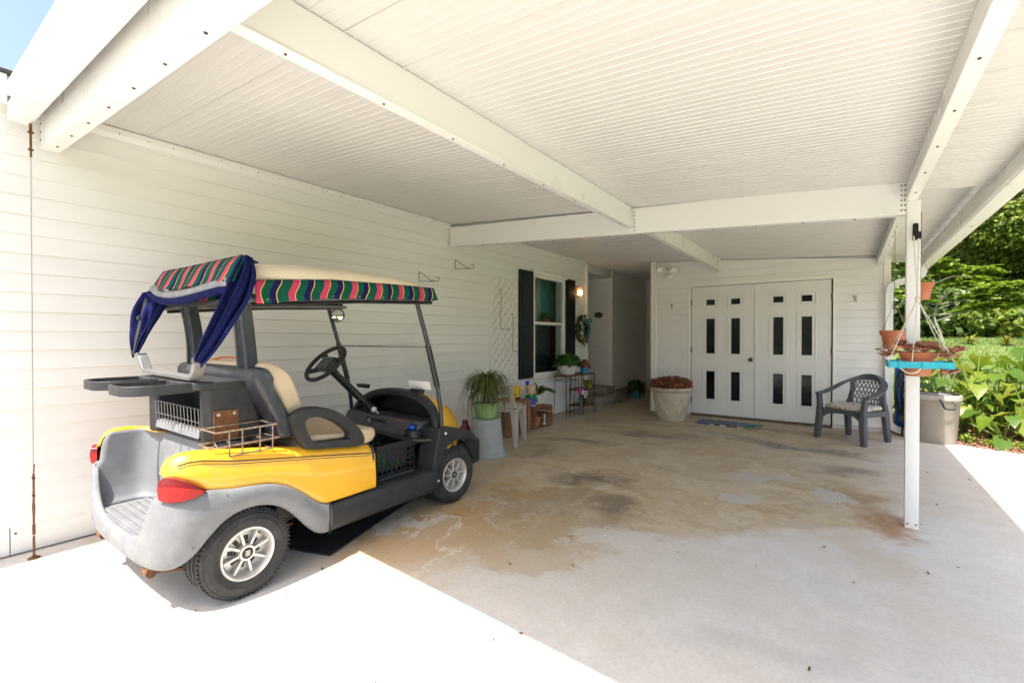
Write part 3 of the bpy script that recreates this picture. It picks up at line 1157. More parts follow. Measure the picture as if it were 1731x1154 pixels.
# wheels -----------------------------------------------------------
def wheel_meshes():
    R0 = 0.222
    t = MB()
    prof = [(0.118, -0.085), (0.135, -0.098), (0.165, -0.106), (0.192, -0.103), (0.207, -0.092), (0.215, -0.078)]
    for k, x in enumerate((-0.062, -0.021, 0.021, 0.062)):
        prof += [(0.2205 if abs(x) < 0.05 else 0.2185, x - 0.014), (0.2205 if abs(x) < 0.05 else 0.2185, x + 0.006), (0.212, x + 0.009), (0.212, x + 0.014)]
    prof += [(0.215, 0.080), (0.207, 0.092), (0.203, 0.0945), (0.201, 0.0925), (0.192, 0.103), (0.172, 0.107), (0.169, 0.1095), (0.160, 0.1095), (0.157, 0.106), (0.135, 0.100), (0.122, 0.092), (0.118, 0.07)]
    t.lathe(prof, 56, axis='x', caps=False)
    # shoulder tread blocks
    for k in range(64):
        a = 2 * PI * k / 64
        for sx, x0 in ((1, 0.074), (-1, -0.074)):
            c = (x0, 0.2155 * math.cos(a + 0.04 * (sx > 0)), 0.2155 * math.sin(a + 0.04 * (sx > 0)))
            t.obox(c, (0.02, 0.013, 0.010), (a + 0.04 * (sx > 0) - PI / 2 + PI / 2, 0, 0))
    rim = MB()
    rim.lathe([(0.112, -0.075), (0.118, -0.07), (0.112, 0.0), (0.108, 0.06), (0.116, 0.085), (0.126, 0.094), (0.131, 0.098), (0.128, 0.102), (0.120, 0.100), (0.112, 0.088), (0.104, 0.055), (0.100, 0.0)], 48, axis='x', caps=False)
    disc = MB()
    disc.lathe([(0.104, 0.034), (0.104, 0.042), (0.05, 0.050), (0.046, 0.040)], 40, axis='x', caps=False)
    slots = MB()
    for k in range(8):
        a = 2 * PI * (k + 0.8) / 8
        d = Vector((0, math.cos(a), math.sin(a)))
        slots.bar(d * 0.052 + Vector((0.0505, 0, 0)), d * 0.078 + Vector((0.0475, 0, 0)), 0.022, 0.004, (1, 0, 0))
    sp = MB()
    for k in range(8):
        a = 2 * PI * (k + 0.3) / 8
        d = Vector((0, math.cos(a), math.sin(a)))
        sp.bar(d * 0.036 + Vector((0.066, 0, 0)), d * 0.112 + Vector((0.062, 0, 0)), 0.014, 0.030, (1, 0, 0))
    hub = MB()
    hub.lathe([(0.040, 0.045), (0.040, 0.083), (0.036, 0.090), (0.028, 0.090), (0.027, 0.084)], 28, axis='x')
    cap = MB()
    cap.lathe([(0.0275, 0.084), (0.0275, 0.0905), (0.022, 0.092)], 24, axis='x')
    logo = MB()
    for i, (yy, zz, w_, h_) in enumerate(((0, 0.011, 0.022, 0.003), (0, -0.011, 0.022, 0.003), (-0.009, 0, 0.003, 0.014), (-0.003, 0, 0.003, 0.014), (0.003, 0, 0.003, 0.014), (0.009, 0, 0.003, 0.014))):
        logo.box(0.0915, 0.093, yy - w_ / 2, yy + w_ / 2, zz - h_ / 2, zz + h_ / 2)
    valve = MB()
    valve.tube([(0.07, 0.06, 0.085), (0.10, 0.058, 0.083)], 0.004, 6)
    return [('tyre', t, 'tyre_rubber'), ('rim', rim, 'rim_silver'), ('wheel_disc', disc, 'rim_silver'), ('wheel_slots', slots, 'decal_black'), ('spokes', sp, 'rim_silver'), ('hub', hub, 'rim_silver'), ('hub_cap', cap, 'decal_black'), ('emblem', logo, 'rim_silver'), ('valve', valve, 'plastic_black')]


WM = [(n, b.mesh(n, True, 30), m) for n, b, m in wheel_meshes()]
for n, me, m in WM:
    me.materials.append(MATS[m])
for (w, u, rz, ax) in ((0.49, 0.02, 0, 0.0), (-0.49, 0.02, PI, 0.9), (0.45, 1.60, -0.05, 2.1), (-0.45, 1.60, PI - 0.05, 0.4)):
    we = bpy.data.objects.new('wheel', None)
    C.objects.link(we)
    we.parent = cart
    we.location = (w, u, 0.2205)
    we.rotation_euler = (ax, 0, rz)
    for n, me, m in WM:
        link(n, me, None, we, bevel=0.003 if n == 'spokes' else 0)

# yellow rear body sides -------------------------------------------
TOP = [(-.365, .685), (-.355, .712), (-.34, .738), (-.315, .756), (-.27, .768), (-.2, .770), (-.1, .758), (.1, .727), (.35, .688), (.6, .648), (.80, .614)]
BOT = [(-.365, .668), (-.33, .66), (-.28, .640), (-.20, .592), (-.10, .568), (.02, .556), (.12, .546), (.22, .502), (.32, .425), (.38, .375), (.44, .345), (.80, .343)]
OUT = [(-.365, .515), (-.33, .548), (-.28, .575), (-.20, .590), (-.05, .598), (.3, .600), (.6, .598), (.80, .592)]
for s in (1, -1):
    m = MB()
    rings = []
    us = sorted(set([-.365, -.355, -.345, -.335] + [-.33 + i * 0.03 for i in range(38)] + [0.795, .80]))
    us = [u for u in us if u <= .80]
    for u in us:
        T, B, O = interp(TOP, u), interp(BOT, u), interp(OUT, u)
        inner = 0.462 if u < -0.10 else (0.33 if u < 0.28 else 0.50)
        inner = min(inner, O - 0.04)
        d = T - B
        prof = [(inner, T - min(.012, d * .3)), (O - .085 if O - .085 > inner else inner + .006, T - min(.002, d * .1)), (O - .050, T - min(.006, d * .2)), (O - .024, T - min(.026, d * .35)),
                (O - .010, T - min(.060, d * .5)), (O - .003, T - d * .62), (O, T - d * .80), (O - .002, B + min(.006, d * .08)), (O - .010, B)]
        rings.append([(s * p[0], u, p[1]) for p in prof])
    m.loft(rings, closed=False)
    side = m.build('side_panel', 'cart_yellow', cart, angle=60, solid=0.008, off=-1.0 if s > 0 else -1.0)
    # pinstripe along the shoulder
    for dz, r_ in ((0.0, 0.0032), (-0.013, 0.0018)):
        ps = MB()
        pts = []
        for i in range(50):
            u = -.31 + 1.08 * i / 49
            T, B, O = interp(TOP, u), interp(BOT, u), interp(OUT, u)
            d = T - B
            zq = T - 0.040 + dz - 0.012 * smooth(-.31, .0, u)
            # sit on the panel surface
            tab = sorted([(T - min(.026, d * .35), O - .024), (T - min(.060, d * .5), O - .010), (T - d * .62, O - .003), (T, O - .05)])
            pts.append((s * (interp(tab, zq) + 0.0005), u, zq))
        ps.tube(pts, r_, 6)
        ps.build('pinstripe', 'decal_black', side)
# front end cap of the seat pod
m = MB()
m.prism(rrect(-.585, .585, .30, .612, .03, 4), .775, .793, 'y')
m.build('seat_pod_front', 'plastic_charcoal', cart, bevel=0.004)
m = MB()
m.box(-.5, .5, .20, .775, .30, .62)
m.build('seat_pod', 'plastic_black', cart, bevel=0.01)

# grey rear fender and bumper: one band right round the tail --------
FEN = [(.47, .600, .342, .172), (.43, .603, .350, .176), (.385, .607, .375, .195), (.32, .612, .430, .262), (.25, .615, .487, .352), (.18, .617, .528, .415), (.10, .618, .551, .448), (.02, .618, .560, .458), (-.06, .616, .566, .446),
       (-.13, .612, .578, .408), (-.19, .606, .590, .355), (-.24, .600, .576, .305), (-.29, .588, .568, .272), (-.33, .568, .566, .256), (-.362, .538, .570, .246), (-.385, .500, .583, .240), (-.397, .462, .575, .236), (-.404, .430, .525, .233),
       (-.409, .395, .450, .230), (-.413, .350, .388, .228), (-.417, .28, .352, .226), (-.420, .14, .336, .224), (-.421, 0.0, .332, .223)]
path = FEN + [(u, -w, a, b) for (u, w, a, b) in FEN[-2::-1]]
P = [Vector((w, u)) for (u, w, a, b) in path]
rings = []
for i, (u, w, a, b) in enumerate(path):
    d = P[min(i + 1, len(P) - 1)] - P[max(i - 1, 0)]
    nrm = Vector((d.y, -d.x)).normalized()
    if nrm.dot(P[i] - Vector((0, 0.3))) < 0:
        nrm = -nrm
    hgt = a - b
    ring = []
    for (f, o) in ((0.0, -0.030), (0.0, -0.012), (0.03, -0.003), (0.14, 0.008), (0.4, 0.016), (0.7, 0.010), (0.92, -0.006), (1.0, -0.022), (0.985, -0.034)):
        k = min(1.0, hgt / 0.16)
        q = P[i] + nrm * (o * k if o > 0 else o)
        ring.append((q.x, q.y, a - f * hgt))
    rings.append(ring)
m = MB()
m.loft(rings, closed=False)
fender = m.build('rear_bumper', 'plastic_grey', cart, angle=70, solid=0.006, sub=1)
for s in (1, -1):
    k = MB()
    k.lathe([(0.009, 0), (0.008, 0.006), (0.003, 0.008)], 10, (s * 0.618, -0.10, 0.545), 'x')
    k.build('fender_bolt', 'chrome_wire', fender)
    # wheel well liner
    k = MB()
    k.lathe([(0.275, 0.475), (0.275, 0.60)], 28, (0, 0.02, 0.2205), 'x', caps=False)
    vs = [(s * p[0], p[1], p[2]) for p in k.v]
    lin = MB()
    lin.add(vs, [f for f in k.f if sum(k.v[i][2] for i in f) / 4 > 0.36])
    lin.build('wheel_liner', 'plastic_black', cart, solid=0.004)

# bag well ----------------------------------------------------------
def u_ring(z, hw, rear, front, rad):
    pts = [(hw, rear)]
    pts += [(hw, rear + (front - rad - rear) * k / 5) for k in range(1, 5)]
    pts += [(hw - rad + rad * math.cos(R(t)), front - rad + rad * math.sin(R(t))) for t in range(0, 91, 15)]
    half = [(p[0], p[1], z) for p in pts]
    other = [(-p[0], p[1], z) for p in pts[::-1]]
    mid = [((half[-1][0]) * (1 - 2 * k / 6), front, z) for k in range(1, 6)]
    return half + mid + other


m = MB()
rr_ = []
for (zz, hw, rear, front, rad) in ((.352, .375, -.405, -.105, .10), (.362, .395, -.405, -.095, .11), (.385, .415, -.405, -.085, .12), (.45, .435, -.405, -.075, .13), (.52, .448, -.402, -.065, .13), (.565, .452, -.392, -.06, .13),
                                   (.60, .455, -.362, -.055, .13), (.65, .458, -.355, -.05, .13), (.70, .461, -.345, -.045, .13), (.735, .463, -.325, -.04, .13), (.752, .465, -.295, -.04, .13)):
    rr_.append(u_ring(zz, hw, rear, front, rad))
m.loft(rr_, closed=False)
well = m.build('bag_well', 'plastic_grey', cart, angle=80, solid=0.008)
m = MB()
m.box(-.37, .37, -.395, -.09, .335, .350)
m.build('bag_well_floor', 'plastic_grey', cart)
for i in range(7):
    m = MB()
    uu = -.385 + i * .045
    m.box(-.33, .33, uu, uu + .022, .3515, .359)
    m.build('floor_rib', 'plastic_grey', well, bevel=0.003)

for s in (1, -1):
    m = MB()
    m.hexa([(s * .445, -.392, .35), (s * .53, -.37, .35), (s * .53, -.30, .35), (s * .445, -.30, .35), (s * .452, -.388, .585), (s * .53, -.366, .585), (s * .53, -.30, .60), (s * .452, -.30, .60)])
    m.build('bumper_return', 'plastic_grey', cart)

# tail lights ---------------------------------------------------------
for s in (1, -1):
    for nm, f0, f1, mt, ex in (('tail_light', 0.0, 0.68, 'tail_red', 0.0), ('tail_light_top', 0.69, 1.0, 'tail_dark_red', -0.002)):
        m = MB()
        rings = []
        st = [(-.198, .601, .590, .594), (-.225, .602, .581, .613), (-.26, .600, .573, .636), (-.30, .590, .568, .658), (-.335, .568, .566, .674), (-.358, .545, .568, .678), (-.376, .520, .574, .664), (-.380, .514, .580, .655)]
        PP = [Vector((w, u)) for (u, w, a, b) in st]
        for i, (u, w, a, b) in enumerate(st):
            d = PP[min(i + 1, len(PP) - 1)] - PP[max(i - 1, 0)]
            nr = Vector((-d.y, d.x)).normalized()
            if nr.dot(PP[i] - Vector((0, 0.2))) < 0:
                nr = -nr
            ring = []
            h = b - a
            za, zb = a + f0 * h, a + f1 * h
            bulge = lambda f: 0.013 + 0.008 * (1 - abs(f - .68) / .68)
            for f in np.linspace(f0, f1, 6):
                q = PP[i] + nr * ((bulge(f) + ex) * min(1, h / 0.05))
                ring.append((s * q.x, q.y, a + f * h))
            for f in (f1, f0):
                q = PP[i] - nr * 0.02
                ring.append((s * q.x, q.y, a + f * h))
            rings.append(ring)
        m.loft(rings)
        o = m.build(nm, mt, cart, angle=50)

# rocker panels, floor ------------------------------------------------
for s in (1, -1):
    m = MB()
    m.prism([(s * .45, .172), (s * .585, .172), (s * .603, .195), (s * .607, .285), (s * .597, .325), (s * .575, .338), (s * .45, .322)], .468, 1.345, 'y')
    m.build('rocker_panel', 'plastic_charcoal', cart, bevel=0.008, angle=50)
m = MB()
m.box(-.45, .45, .60, 1.62, .265, .300)
m.build('floor_pan', 'plastic_black', cart, bevel=0.004)
m = MB()
m.hexa([(-.45, 1.33, .30), (.45, 1.33, .30), (.45, 1.36, .30), (-.45, 1.36, .30), (-.45, 1.55, .62), (.45, 1.55, .62), (.45, 1.58, .62), (-.45, 1.58, .62)])
m.build('toe_board', 'plastic_black', cart)
# chassis, axles, springs
m = MB()
m.box(-.30, -.22, -.36, 1.9, .20, .27)
m.box(.22, .30, -.36, 1.9, .20, .27)
m.box(-.30, .30, -.34, -.28, .20, .26)
m.build('chassis', 'plastic_black', cart, bevel=0.005)
m = MB()
m.tube([(-.44, .02, .2205), (.44, .02, .2205)], .032, 10)
m.sphere((-.05, .02, .225), .10, 12, 8)
m.box(.28, .40, .10, .30, .22, .40)
m.build('rear_axle', 'axle_tan', cart)
m = MB()
m.tube([(-.42, 1.60, .20), (.42, 1.60, .20)], .025, 8)
m.build('front_axle', 'plastic_black', cart)
for s in (1, -1):
    m = MB()
    m.bar((s * .36, -.37, .205), (s * .38, -.16, .165), .045, .012)
    m.bar((s * .38, -.16, .165), (s * .40, .04, .165), .045, .014)
    m.bar((s * .40, .04, .165), (s * .36, .36, .21), .045, .012)
    m.lathe([(0.026, -.03), (0.026, .03)], 12, (s * .36, -.375, .208), 'x')
    m.build('leaf_spring', 'rust', cart)

# front cowl ---------------------------------------------------------
ARCH = [(.555, .36), (.552, .46), (.545, .53), (.522, .625), (.468, .722), (.372, .795), (.21, .846), (0, .862)]
ARCHF = ARCH + [(-w, z) for (w, z) in ARCH[-2::-1]]


def arch_u(z):
    return interp([(.36, 1.385), (.55, 1.41), (.70, 1.435), (.862, 1.47)], z)


m = MB()
ap = catmull([(w, arch_u(z), z) for w, z in ARCHF], 5)
rings = []
for i, p in enumerate(ap):
    d = (ap[min(i + 1, len(ap) - 1)] - ap[max(i - 1, 0)]).normalized()
    n = Vector((d.z, 0, -d.x)).normalized()
    if n.dot(p - Vector((0, p.y, .5))) < 0:
        n = -n
    f = Vector((0, 1, 0))
    rings.append([p + n * (.004) + f * (-.02), p + n * .018, p + n * .016 + f * .05, p + n * -.004 + f * .07, p + n * -.045 + f * .055, p + n * -.050 + f * .0, p + n * -.03 + f * -.025])
m.loft(rings)
m.build('cowl_rim', 'plastic_charcoal', cart, angle=60)
# hood: arches that shrink towards the nose
m = MB()
rings = []
for (du, sw, top, low) in ((.045, .985, 1.0, .50), (.12, .97, .985, .46), (.22, .93, .945, .42), (.33, .87, .88, .38), (.43, .79, .79, .36), (.51, .68, .70, .36), (.56, .52, .62, .37)):
    ring = []
    for w, z in ARCHF:
        zz = low + (z - .36) / (.862 - .36) * (.862 * top - low)
        ring.append((w * sw, arch_u(z) + du - 0.10 * max(0, (abs(w) / .55)) ** 2 * (du / .56), zz))
    rings.append([tuple(v) for v in catmull(ring, 3)])
m.loft(rings, closed=False)
n0 = len(m.v)
m.build('hood', 'cart_yellow', cart, angle=60, solid=0.006)
m = MB()
rings = []
for (uo, k) in ((.035, .965), (.10, .955), (.155, .93)):
    rings.append([tuple(v) for v in catmull([(w * k, arch_u(z) + uo, .40 + (z - .40) * k - .004) for w, z in ARCHF], 3)])
m.loft(rings, closed=False)
m.build('cowl_liner', 'plastic_black', cart, angle=60, solid=0.003)
m = MB()
m.prism([(w * .93, z * .97 + .005) for w, z in ARCHF], 1.60, 1.615, 'y')
m.build('cowl_bulkhead', 'plastic_black', cart)
m = MB()
m.box(-.48, .48, 1.60, 2.0, .22, .44)
m.build('front_underbody', 'plastic_black', cart, bevel=0.03)
for s in (1, -1):
    m = MB()
    o1 = [(1.325, .172), (1.325, .33), (1.352, .45), (1.380, .565), (1.395, .622), (1.44, .632), (1.53, .612), (1.63, .585), (1.73, .552), (1.80, .515), (1.835, .475), (1.835, .455),
          (1.79, .462), (1.72, .490), (1.63, .503), (1.55, .496), (1.47, .462), (1.41, .405), (1.375, .32), (1.362, .24), (1.358, .172)]
    m.loft([[(s * .40, p[0], p[1]) for p in o1], [(s * .56, p[0], p[1]) for p in o1], [(s * .578, p[0] + (1.6 - p[0]) * .02, p[1] + (.5 - p[1]) * .03) for p in o1]])
    fe = m.build('front_fender', 'plastic_charcoal', cart, angle=40, bevel=0.006)
    k = MB()
    for (uu, zz) in ((1.375, .235), (1.455, .575)):
        k.lathe([(0.010, 0), (0.009, 0.006), (0.003, 0.008)], 10, (s * 0.578, uu, zz), 'x')
    k.build('fender_clip', 'white_plastic', fe)
    k = MB()
    k.lathe([(0.275, 0.30), (0.275, 0.50)], 28, (0, 1.60, 0.2205), 'x', caps=False)
    lin = MB()
    lin.add([(s * p[0], p[1], p[2]) for p in k.v], [f for f in k.f if sum(k.v[i][2] for i in f) / 4 > 0.26])
    lin.build('wheel_liner', 'plastic_black', cart, solid=0.004)

# dash ---------------------------------------------------------------
m = MB()
m.hexa([(-.48, 1.28, .555), (.40, 1.30, .545), (.40, 1.50, .52), (-.48, 1.50, .52), (-.48, 1.34, .675), (.40, 1.37, .655), (.40, 1.52, .66), (-.48, 1.52, .68)])
dash = m.build('dashboard', 'dash_grey', cart, bevel=0.012, seg=3)
m = MB()
m.tube(catmull([(-.50, 1.40, .60), (-.46, 1.27, .565), (-.1, 1.255, .555), (.30, 1.262, .535), (.42, 1.30, .53), (.50, 1.38, .53)], 5), .020, 10)
m.build('dash_rail', 'plastic_black', cart)
m = MB()
m.box(-.02, .22, 1.352, 1.356, .638, .648)
m.build('warning_label', 'red_sticker', dash, rot=None)
m = MB()
m.box(-.20, .04, 1.3285, 1.3325, .58, .64)
m.build('plate', 'plastic_charcoal', dash)
m = MB()
m.sphere((-.10, 1.325, .712), .024, 12, 8)
m.tube([(-.10, 1.37, .675), (-.10, 1.325, .712)], .006, 6)
m.build('shift_knob', 'white_plastic', dash)
m = MB()
m.lathe([(.018, 0), (.018, -.012), (.010, -.016)], 12, (-.14, 1.315, .62), 'y')
m.build('key_switch', 'galvanised', dash)
m = MB()
m.prism(rrect(.30, .42, 1.27, 1.38, .04), .50, .60, 'z')
m.build('cup_holder', 'plastic_charcoal', dash, bevel=0.004)
m = MB()
m.sphere((.35, 1.325, .615), .034, 12, 8, (1, 1, .8))
m.build('cup_holder_ball', mat('blue_foil', (0.02, 0.08, 0.42), 0.2, metal=0.6, var=0.3, vscale=40), dash)
# scuffed storage opening behind the dash
m = MB()
m.box(-.46, .46, 1.50, 1.60, .60, .62)
m.build('dash_shelf', 'plastic_black', cart)

# steering -----------------------------------------------------------
hub = Vector((-.28, 1.005, 1.10))
ax = Vector((0, .70, -.714)).normalized()
e1 = Vector((1, 0, 0))
e2 = ax.cross(e1).normalized()
m = MB()
m.tube([hub + ax * .0 + (e1 * math.cos(2 * PI * k / 40) + e2 * math.sin(2 * PI * k / 40)) * .172 for k in range(40)], .0165, 10, loop=True)
sw = m.build('steering_wheel', 'plastic_charcoal', cart, angle=60)
m = MB()
hub2 = hub + ax * .03
for k in (0, 1, 2, 3):
    a = PI / 4 + k * PI / 2
    d = e1 * math.cos(a) * 1.15 + e2 * math.sin(a) * .85
    d.normalize()
    m.bar(hub2 + d * .06, hub + d * .168, .048, .014, tuple(ax))
m.build('spokes', 'plastic_charcoal', sw, bevel=0.004)
m = MB()
c0 = hub - ax * .012
for (a, b, w_, h_, t_) in ((0, 0, .16, .13, .05),):
    pts = []
    for dz in (0, 1):
        for (i, j) in ((-1, -1), (1, -1), (1, 1), (-1, 1)):
            pts.append(c0 + e1 * (i * w_ / 2) + e2 * (j * h_ / 2) + ax * (dz * t_))
    m.hexa(pts)
m.build('score_card_holder', mat('pad_dark', (0.02, 0.035, 0.03), 0.3, var=0.4, vscale=15), sw, bevel=0.012, seg=3)
m = MB()
base = Vector((-.28, 1.46, .665))
m.tube([hub + ax * .03, hub + ax * .07, hub + ax * .08, hub + ax * .14, base - (base - hub).normalized() * .10, base - (base - hub).normalized() * .09, base], [.045, .05, .032, .030, .034, .045, .055], 14)
m.build('steering_column', 'plastic_black', cart, angle=50)

# seats ---------------------------------------------------------------
def sweep_profile(mb, prof, w0, w1, rnd=0.06, n=10, cu=None, cz=None):
    cu = cu if cu is not None else sum(p[0] for p in prof) / len(prof)
    cz = cz if cz is not None else sum(p[1] for p in prof) / len(prof)
    rings = []
    ws = []
    for i in range(n + 1):
        a = PI / 2 * i / n
        ws.append((w0 + rnd * (1 - math.sin(a)), 1 - 0.55 * (1 - math.cos(PI / 2 - a)) if False else 0.45 + 0.55 * math.sin(a)))
    seq = [(w0 + rnd - rnd * math.cos(PI / 2 * i / n), math.sqrt(max(0.02, math.sin(PI / 2 * i / n)))) for i in range(n + 1)]
    seq = [(w, 0.35 + 0.65 * k) for w, k in seq]
    seq = seq + [(w0 + w1 - w, k) for w, k in seq[::-1]]
    for (w, k) in seq:
        rings.append([(w, cu + (p[0] - cu) * k, cz + (p[1] - cz) * (1 - (1 - k) * .5)) for p in prof])
    mb.loft(rings)


m = MB()
sweep_profile(m, [tuple(p)[:2] for p in catmull([(.335, .735, 0), (.40, .745, 0), (.405, .80, 0), (.385, .88, 0), (.335, 1.02, 0), (.27, 1.125, 0), (.20, 1.165, 0), (.145, 1.15, 0), (.165, 1.08, 0), (.235, .95, 0), (.295, .82, 0)], 3, True)], -.50, .50, .07)
m.build('backrest', 'seat_tan', cart, angle=80)
m = MB()
sweep_profile(m, [tuple(p)[:2] for p in catmull([(.21, .755, 0), (.30, .742, 0), (.318, .785, 0), (.285, .85, 0), (.225, .96, 0), (.150, 1.085, 0), (.155, 1.135, 0), (.11, 1.140, 0), (.085, 1.09, 0), (.125, .98, 0), (.185, .86, 0)], 3, True)], -.535, .535, .05)
m.build('backrest_shell', 'strut_dark', cart, angle=80)
m = MB()
sweep_profile(m, [tuple(p)[:2] for p in catmull([(.34, .625, 0), (.60, .622, 0), (.80, .620, 0), (.855, .645, 0), (.865, .685, 0), (.83, .715, 0), (.70, .730, 0), (.50, .728, 0), (.36, .735, 0)], 3, True)], -.54, .54, .06)
m.build('seat_cushion', 'seat_tan', cart, angle=80)
m = MB()
m.tube(catmull([(-.20, .12, 1.10), (-.20, .16, 1.155), (-.10, .19, 1.18), (.10, .19, 1.18), (.22, .165, 1.16), (.22, .12, 1.10)], 4), .008, 6)
m.build('backrest_trim', 'orange_pipe', cart)
for s in (1, -1):
    outer = [(.248, .845), (.256, .885), (.318, .912), (.42, .905), (.55, .855), (.665, .765), (.722, .672), (.690, .628), (.52, .650), (.345, .675), (.285, .74)]
    inner = [(.330, .815), (.340, .840), (.365, .848), (.43, .842), (.515, .800), (.585, .742), (.600, .712), (.590, .698), (.52, .702), (.385, .716), (.348, .765)]
    oo = [tuple(p)[:2] for p in catmull([(a, b, 0) for a, b in outer], 4, True)]
    ii = [tuple(p)[:2] for p in catmull([(a, b, 0) for a, b in inner], 4, True)]
    m = MB()
    rings = []
    for k in range(len(oo)):
        a, b = Vector(oo[k]), Vector(ii[k])
        d = (b - a)
        c1_, c2_ = a + d * .12, b - d * .12
        ww = (.545, .565, .585, .597, .597, .585, .565, .545, .537, .537)
        pts = [a, a, c1_ * .6 + a * .4, c1_, c2_, c2_ * .6 + b * .4, b, b, c2_, c1_]
        rings.append([(s * ww[q], pts[q].x, pts[q].y) for q in range(10)])
    m.loft(rings, loop=True)
    m.build('armrest', 'plastic_charcoal', cart, angle=60)

# housing behind the seat, with the wire front -------------------------
for s in (1, -1):
    m = MB()
    m.loft([[(s * .30, u, z) for u, z in ((-.075, .745), (.215, .745), (.205, .80), (.12, 1.05), (-.085, 1.05))],
            [(s * .365, u, z) for u, z in ((-.105, .745), (.225, .745), (.215, .80), (.13, 1.05), (-.11, 1.05))],
            [(s * .392, u, z) for u, z in ((-.06, .745), (.20, .745), (.19, .80), (.115, 1.05), (-.07, 1.05))]])
    m.build('housing_side', 'plastic_charcoal', cart, angle=30, bevel=0.012, seg=3)
m = MB()
m.hexa([(-.30, .14, .745), (.30, .14, .745), (.30, .17, .745), (-.30, .17, .745), (-.30, .07, 1.05), (.30, .07, 1.05), (.30, .10, 1.05), (-.30, .10, 1.05)])
m.box(-.30, .30, -.06, .14, .742, .757)
m.build('housing_back', 'plastic_black', cart)
m = MB()
m.prism(rrect(-.40, .40, -.155, .135, .05), 1.035, 1.078, 'z')
m.build('housing_top', 'plastic_charcoal', cart, bevel=0.008)
m = MB()
for i in range(14):
    w = -.30 + .6 * i / 13
    m.tube([(w, -.085, .79), (w, -.092, .93)], .0022, 5)
for z in (.79, .86, .93):
    m.tube([(-.31, -.087, z), (.31, -.087, z)], .0028, 5)
m.build('wire_front', 'chrome_wire', cart)
m = MB()
m.hexa([(-.30, -.092, .775), (.30, -.092, .775), (.30, -.06, .785), (-.30, -.06, .785), (-.30, -.085, .815), (.30, -.085, .815), (.30, -.055, .822), (-.30, -.055, .822)])
m.build('wire_front_tray', 'plastic_grey', cart, bevel=0.003)
# bag holders: two open loops and a metal bar
for c in (.215, -.215):
    m = MB()
    out = [(c + .155, -.13), (c + .158, -.30)] + arc(c + .06, -.31, .095, 0, -90, 5) + arc(c - .06, -.31, .095, 270, 180, 5) + [(c - .158, -.30), (c - .155, -.13)]
    rings = []
    PP = [Vector(p) for p in out]
    for i, p in enumerate(PP):
        d = (PP[min(i + 1, len(PP) - 1)] - PP[max(i - 1, 0)]).normalized()
        n = Vector((d.y, -d.x)) * .006
        rings.append([(p.x + n.x, p.y + n.y, 1.028), (p.x + n.x, p.y + n.y, 1.076), (p.x - n.x, p.y - n.y, 1.076), (p.x - n.x, p.y - n.y, 1.028)])
    m.loft(rings)
    m.box(c - .07, c + .07, -.165, -.14, 1.03, 1.074)
    m.build('bag_holder', 'plastic_charcoal', cart, angle=40, bevel=0.003)
m = MB()
m.bar((-.30, -.13, 1.108), (.36, -.13, 1.098), .05, .022)
for (a, b, c) in (((-.30, -.13, 1.11), (-.335, -.13, 1.15), (-.385, -.13, 1.20)), ((.36, -.13, 1.10), (.395, -.13, 1.13), (.425, -.13, 1.185))):
    m.loft([[(p[0] - .018, p[1] - .025, p[2] + .004), (p[0] + .018, p[1] - .025, p[2] - .004), (p[0] + .018, p[1] + .025, p[2] - .004), (p[0] - .018, p[1] + .025, p[2] + .004)] for p in (a, b, c)])
m.bar((-.385, -.13, 1.205), (-.44, -.13, 1.20), .05, .012)
m.build('bag_bar', 'bare_aluminium', cart, bevel=0.003)

# roof struts ----------------------------------------------------------
for s in (1, -1):
    m = MB()
    rings = []
    for t in np.linspace(0, 1, 14):
        z = 1.04 + t * .60
        u = .135 - .07 * t + .02 * math.sin(t * PI)
        c = s * (.345 - .012 * math.sin(t * PI * 1.2))
        hw = .068 - .012 * math.sin(t * PI * .9)
        rings.append([(c + w, u + d, z) for w, d in ((-hw, -.03), (-hw * .58, -.034), (-hw * .48, -.016), (hw * .48, -.016), (hw * .58, -.034), (hw, -.03), (hw, .03), (-hw, .03))])
    m.loft(rings)
    m.build('rear_strut', 'strut_dark', cart, angle=50, bevel=0.004)
    m = MB()
    p = [(s * .555, 1.435, .50), (s * .555, 1.432, .70), (s * .552, 1.405, .88), (s * .552, 1.395, .93), (s * .548, 1.30, 1.25), (s * .540, 1.205, 1.54), (s * .538, 1.18, 1.63)]
    m.tube(catmull(p, 4), .0165, 12)
    fs = m.build('front_strut', 'strut_dark', cart, angle=60)
    m = MB()
    m.tube([(s * .552, 1.393, .935), (s * .548, 1.30, 1.25)], .0215, 12)
    m.build('strut_sleeve', 'plastic_black', fs)
    for (w_, u_, z_) in ((.57, 1.40, .90), (.56, 1.302, 1.245)):
        m = MB()
        m.sphere((s * w_, u_, z_), .011, 8, 6)
        m.build('strut_bolt', 'chrome_wire', fs)
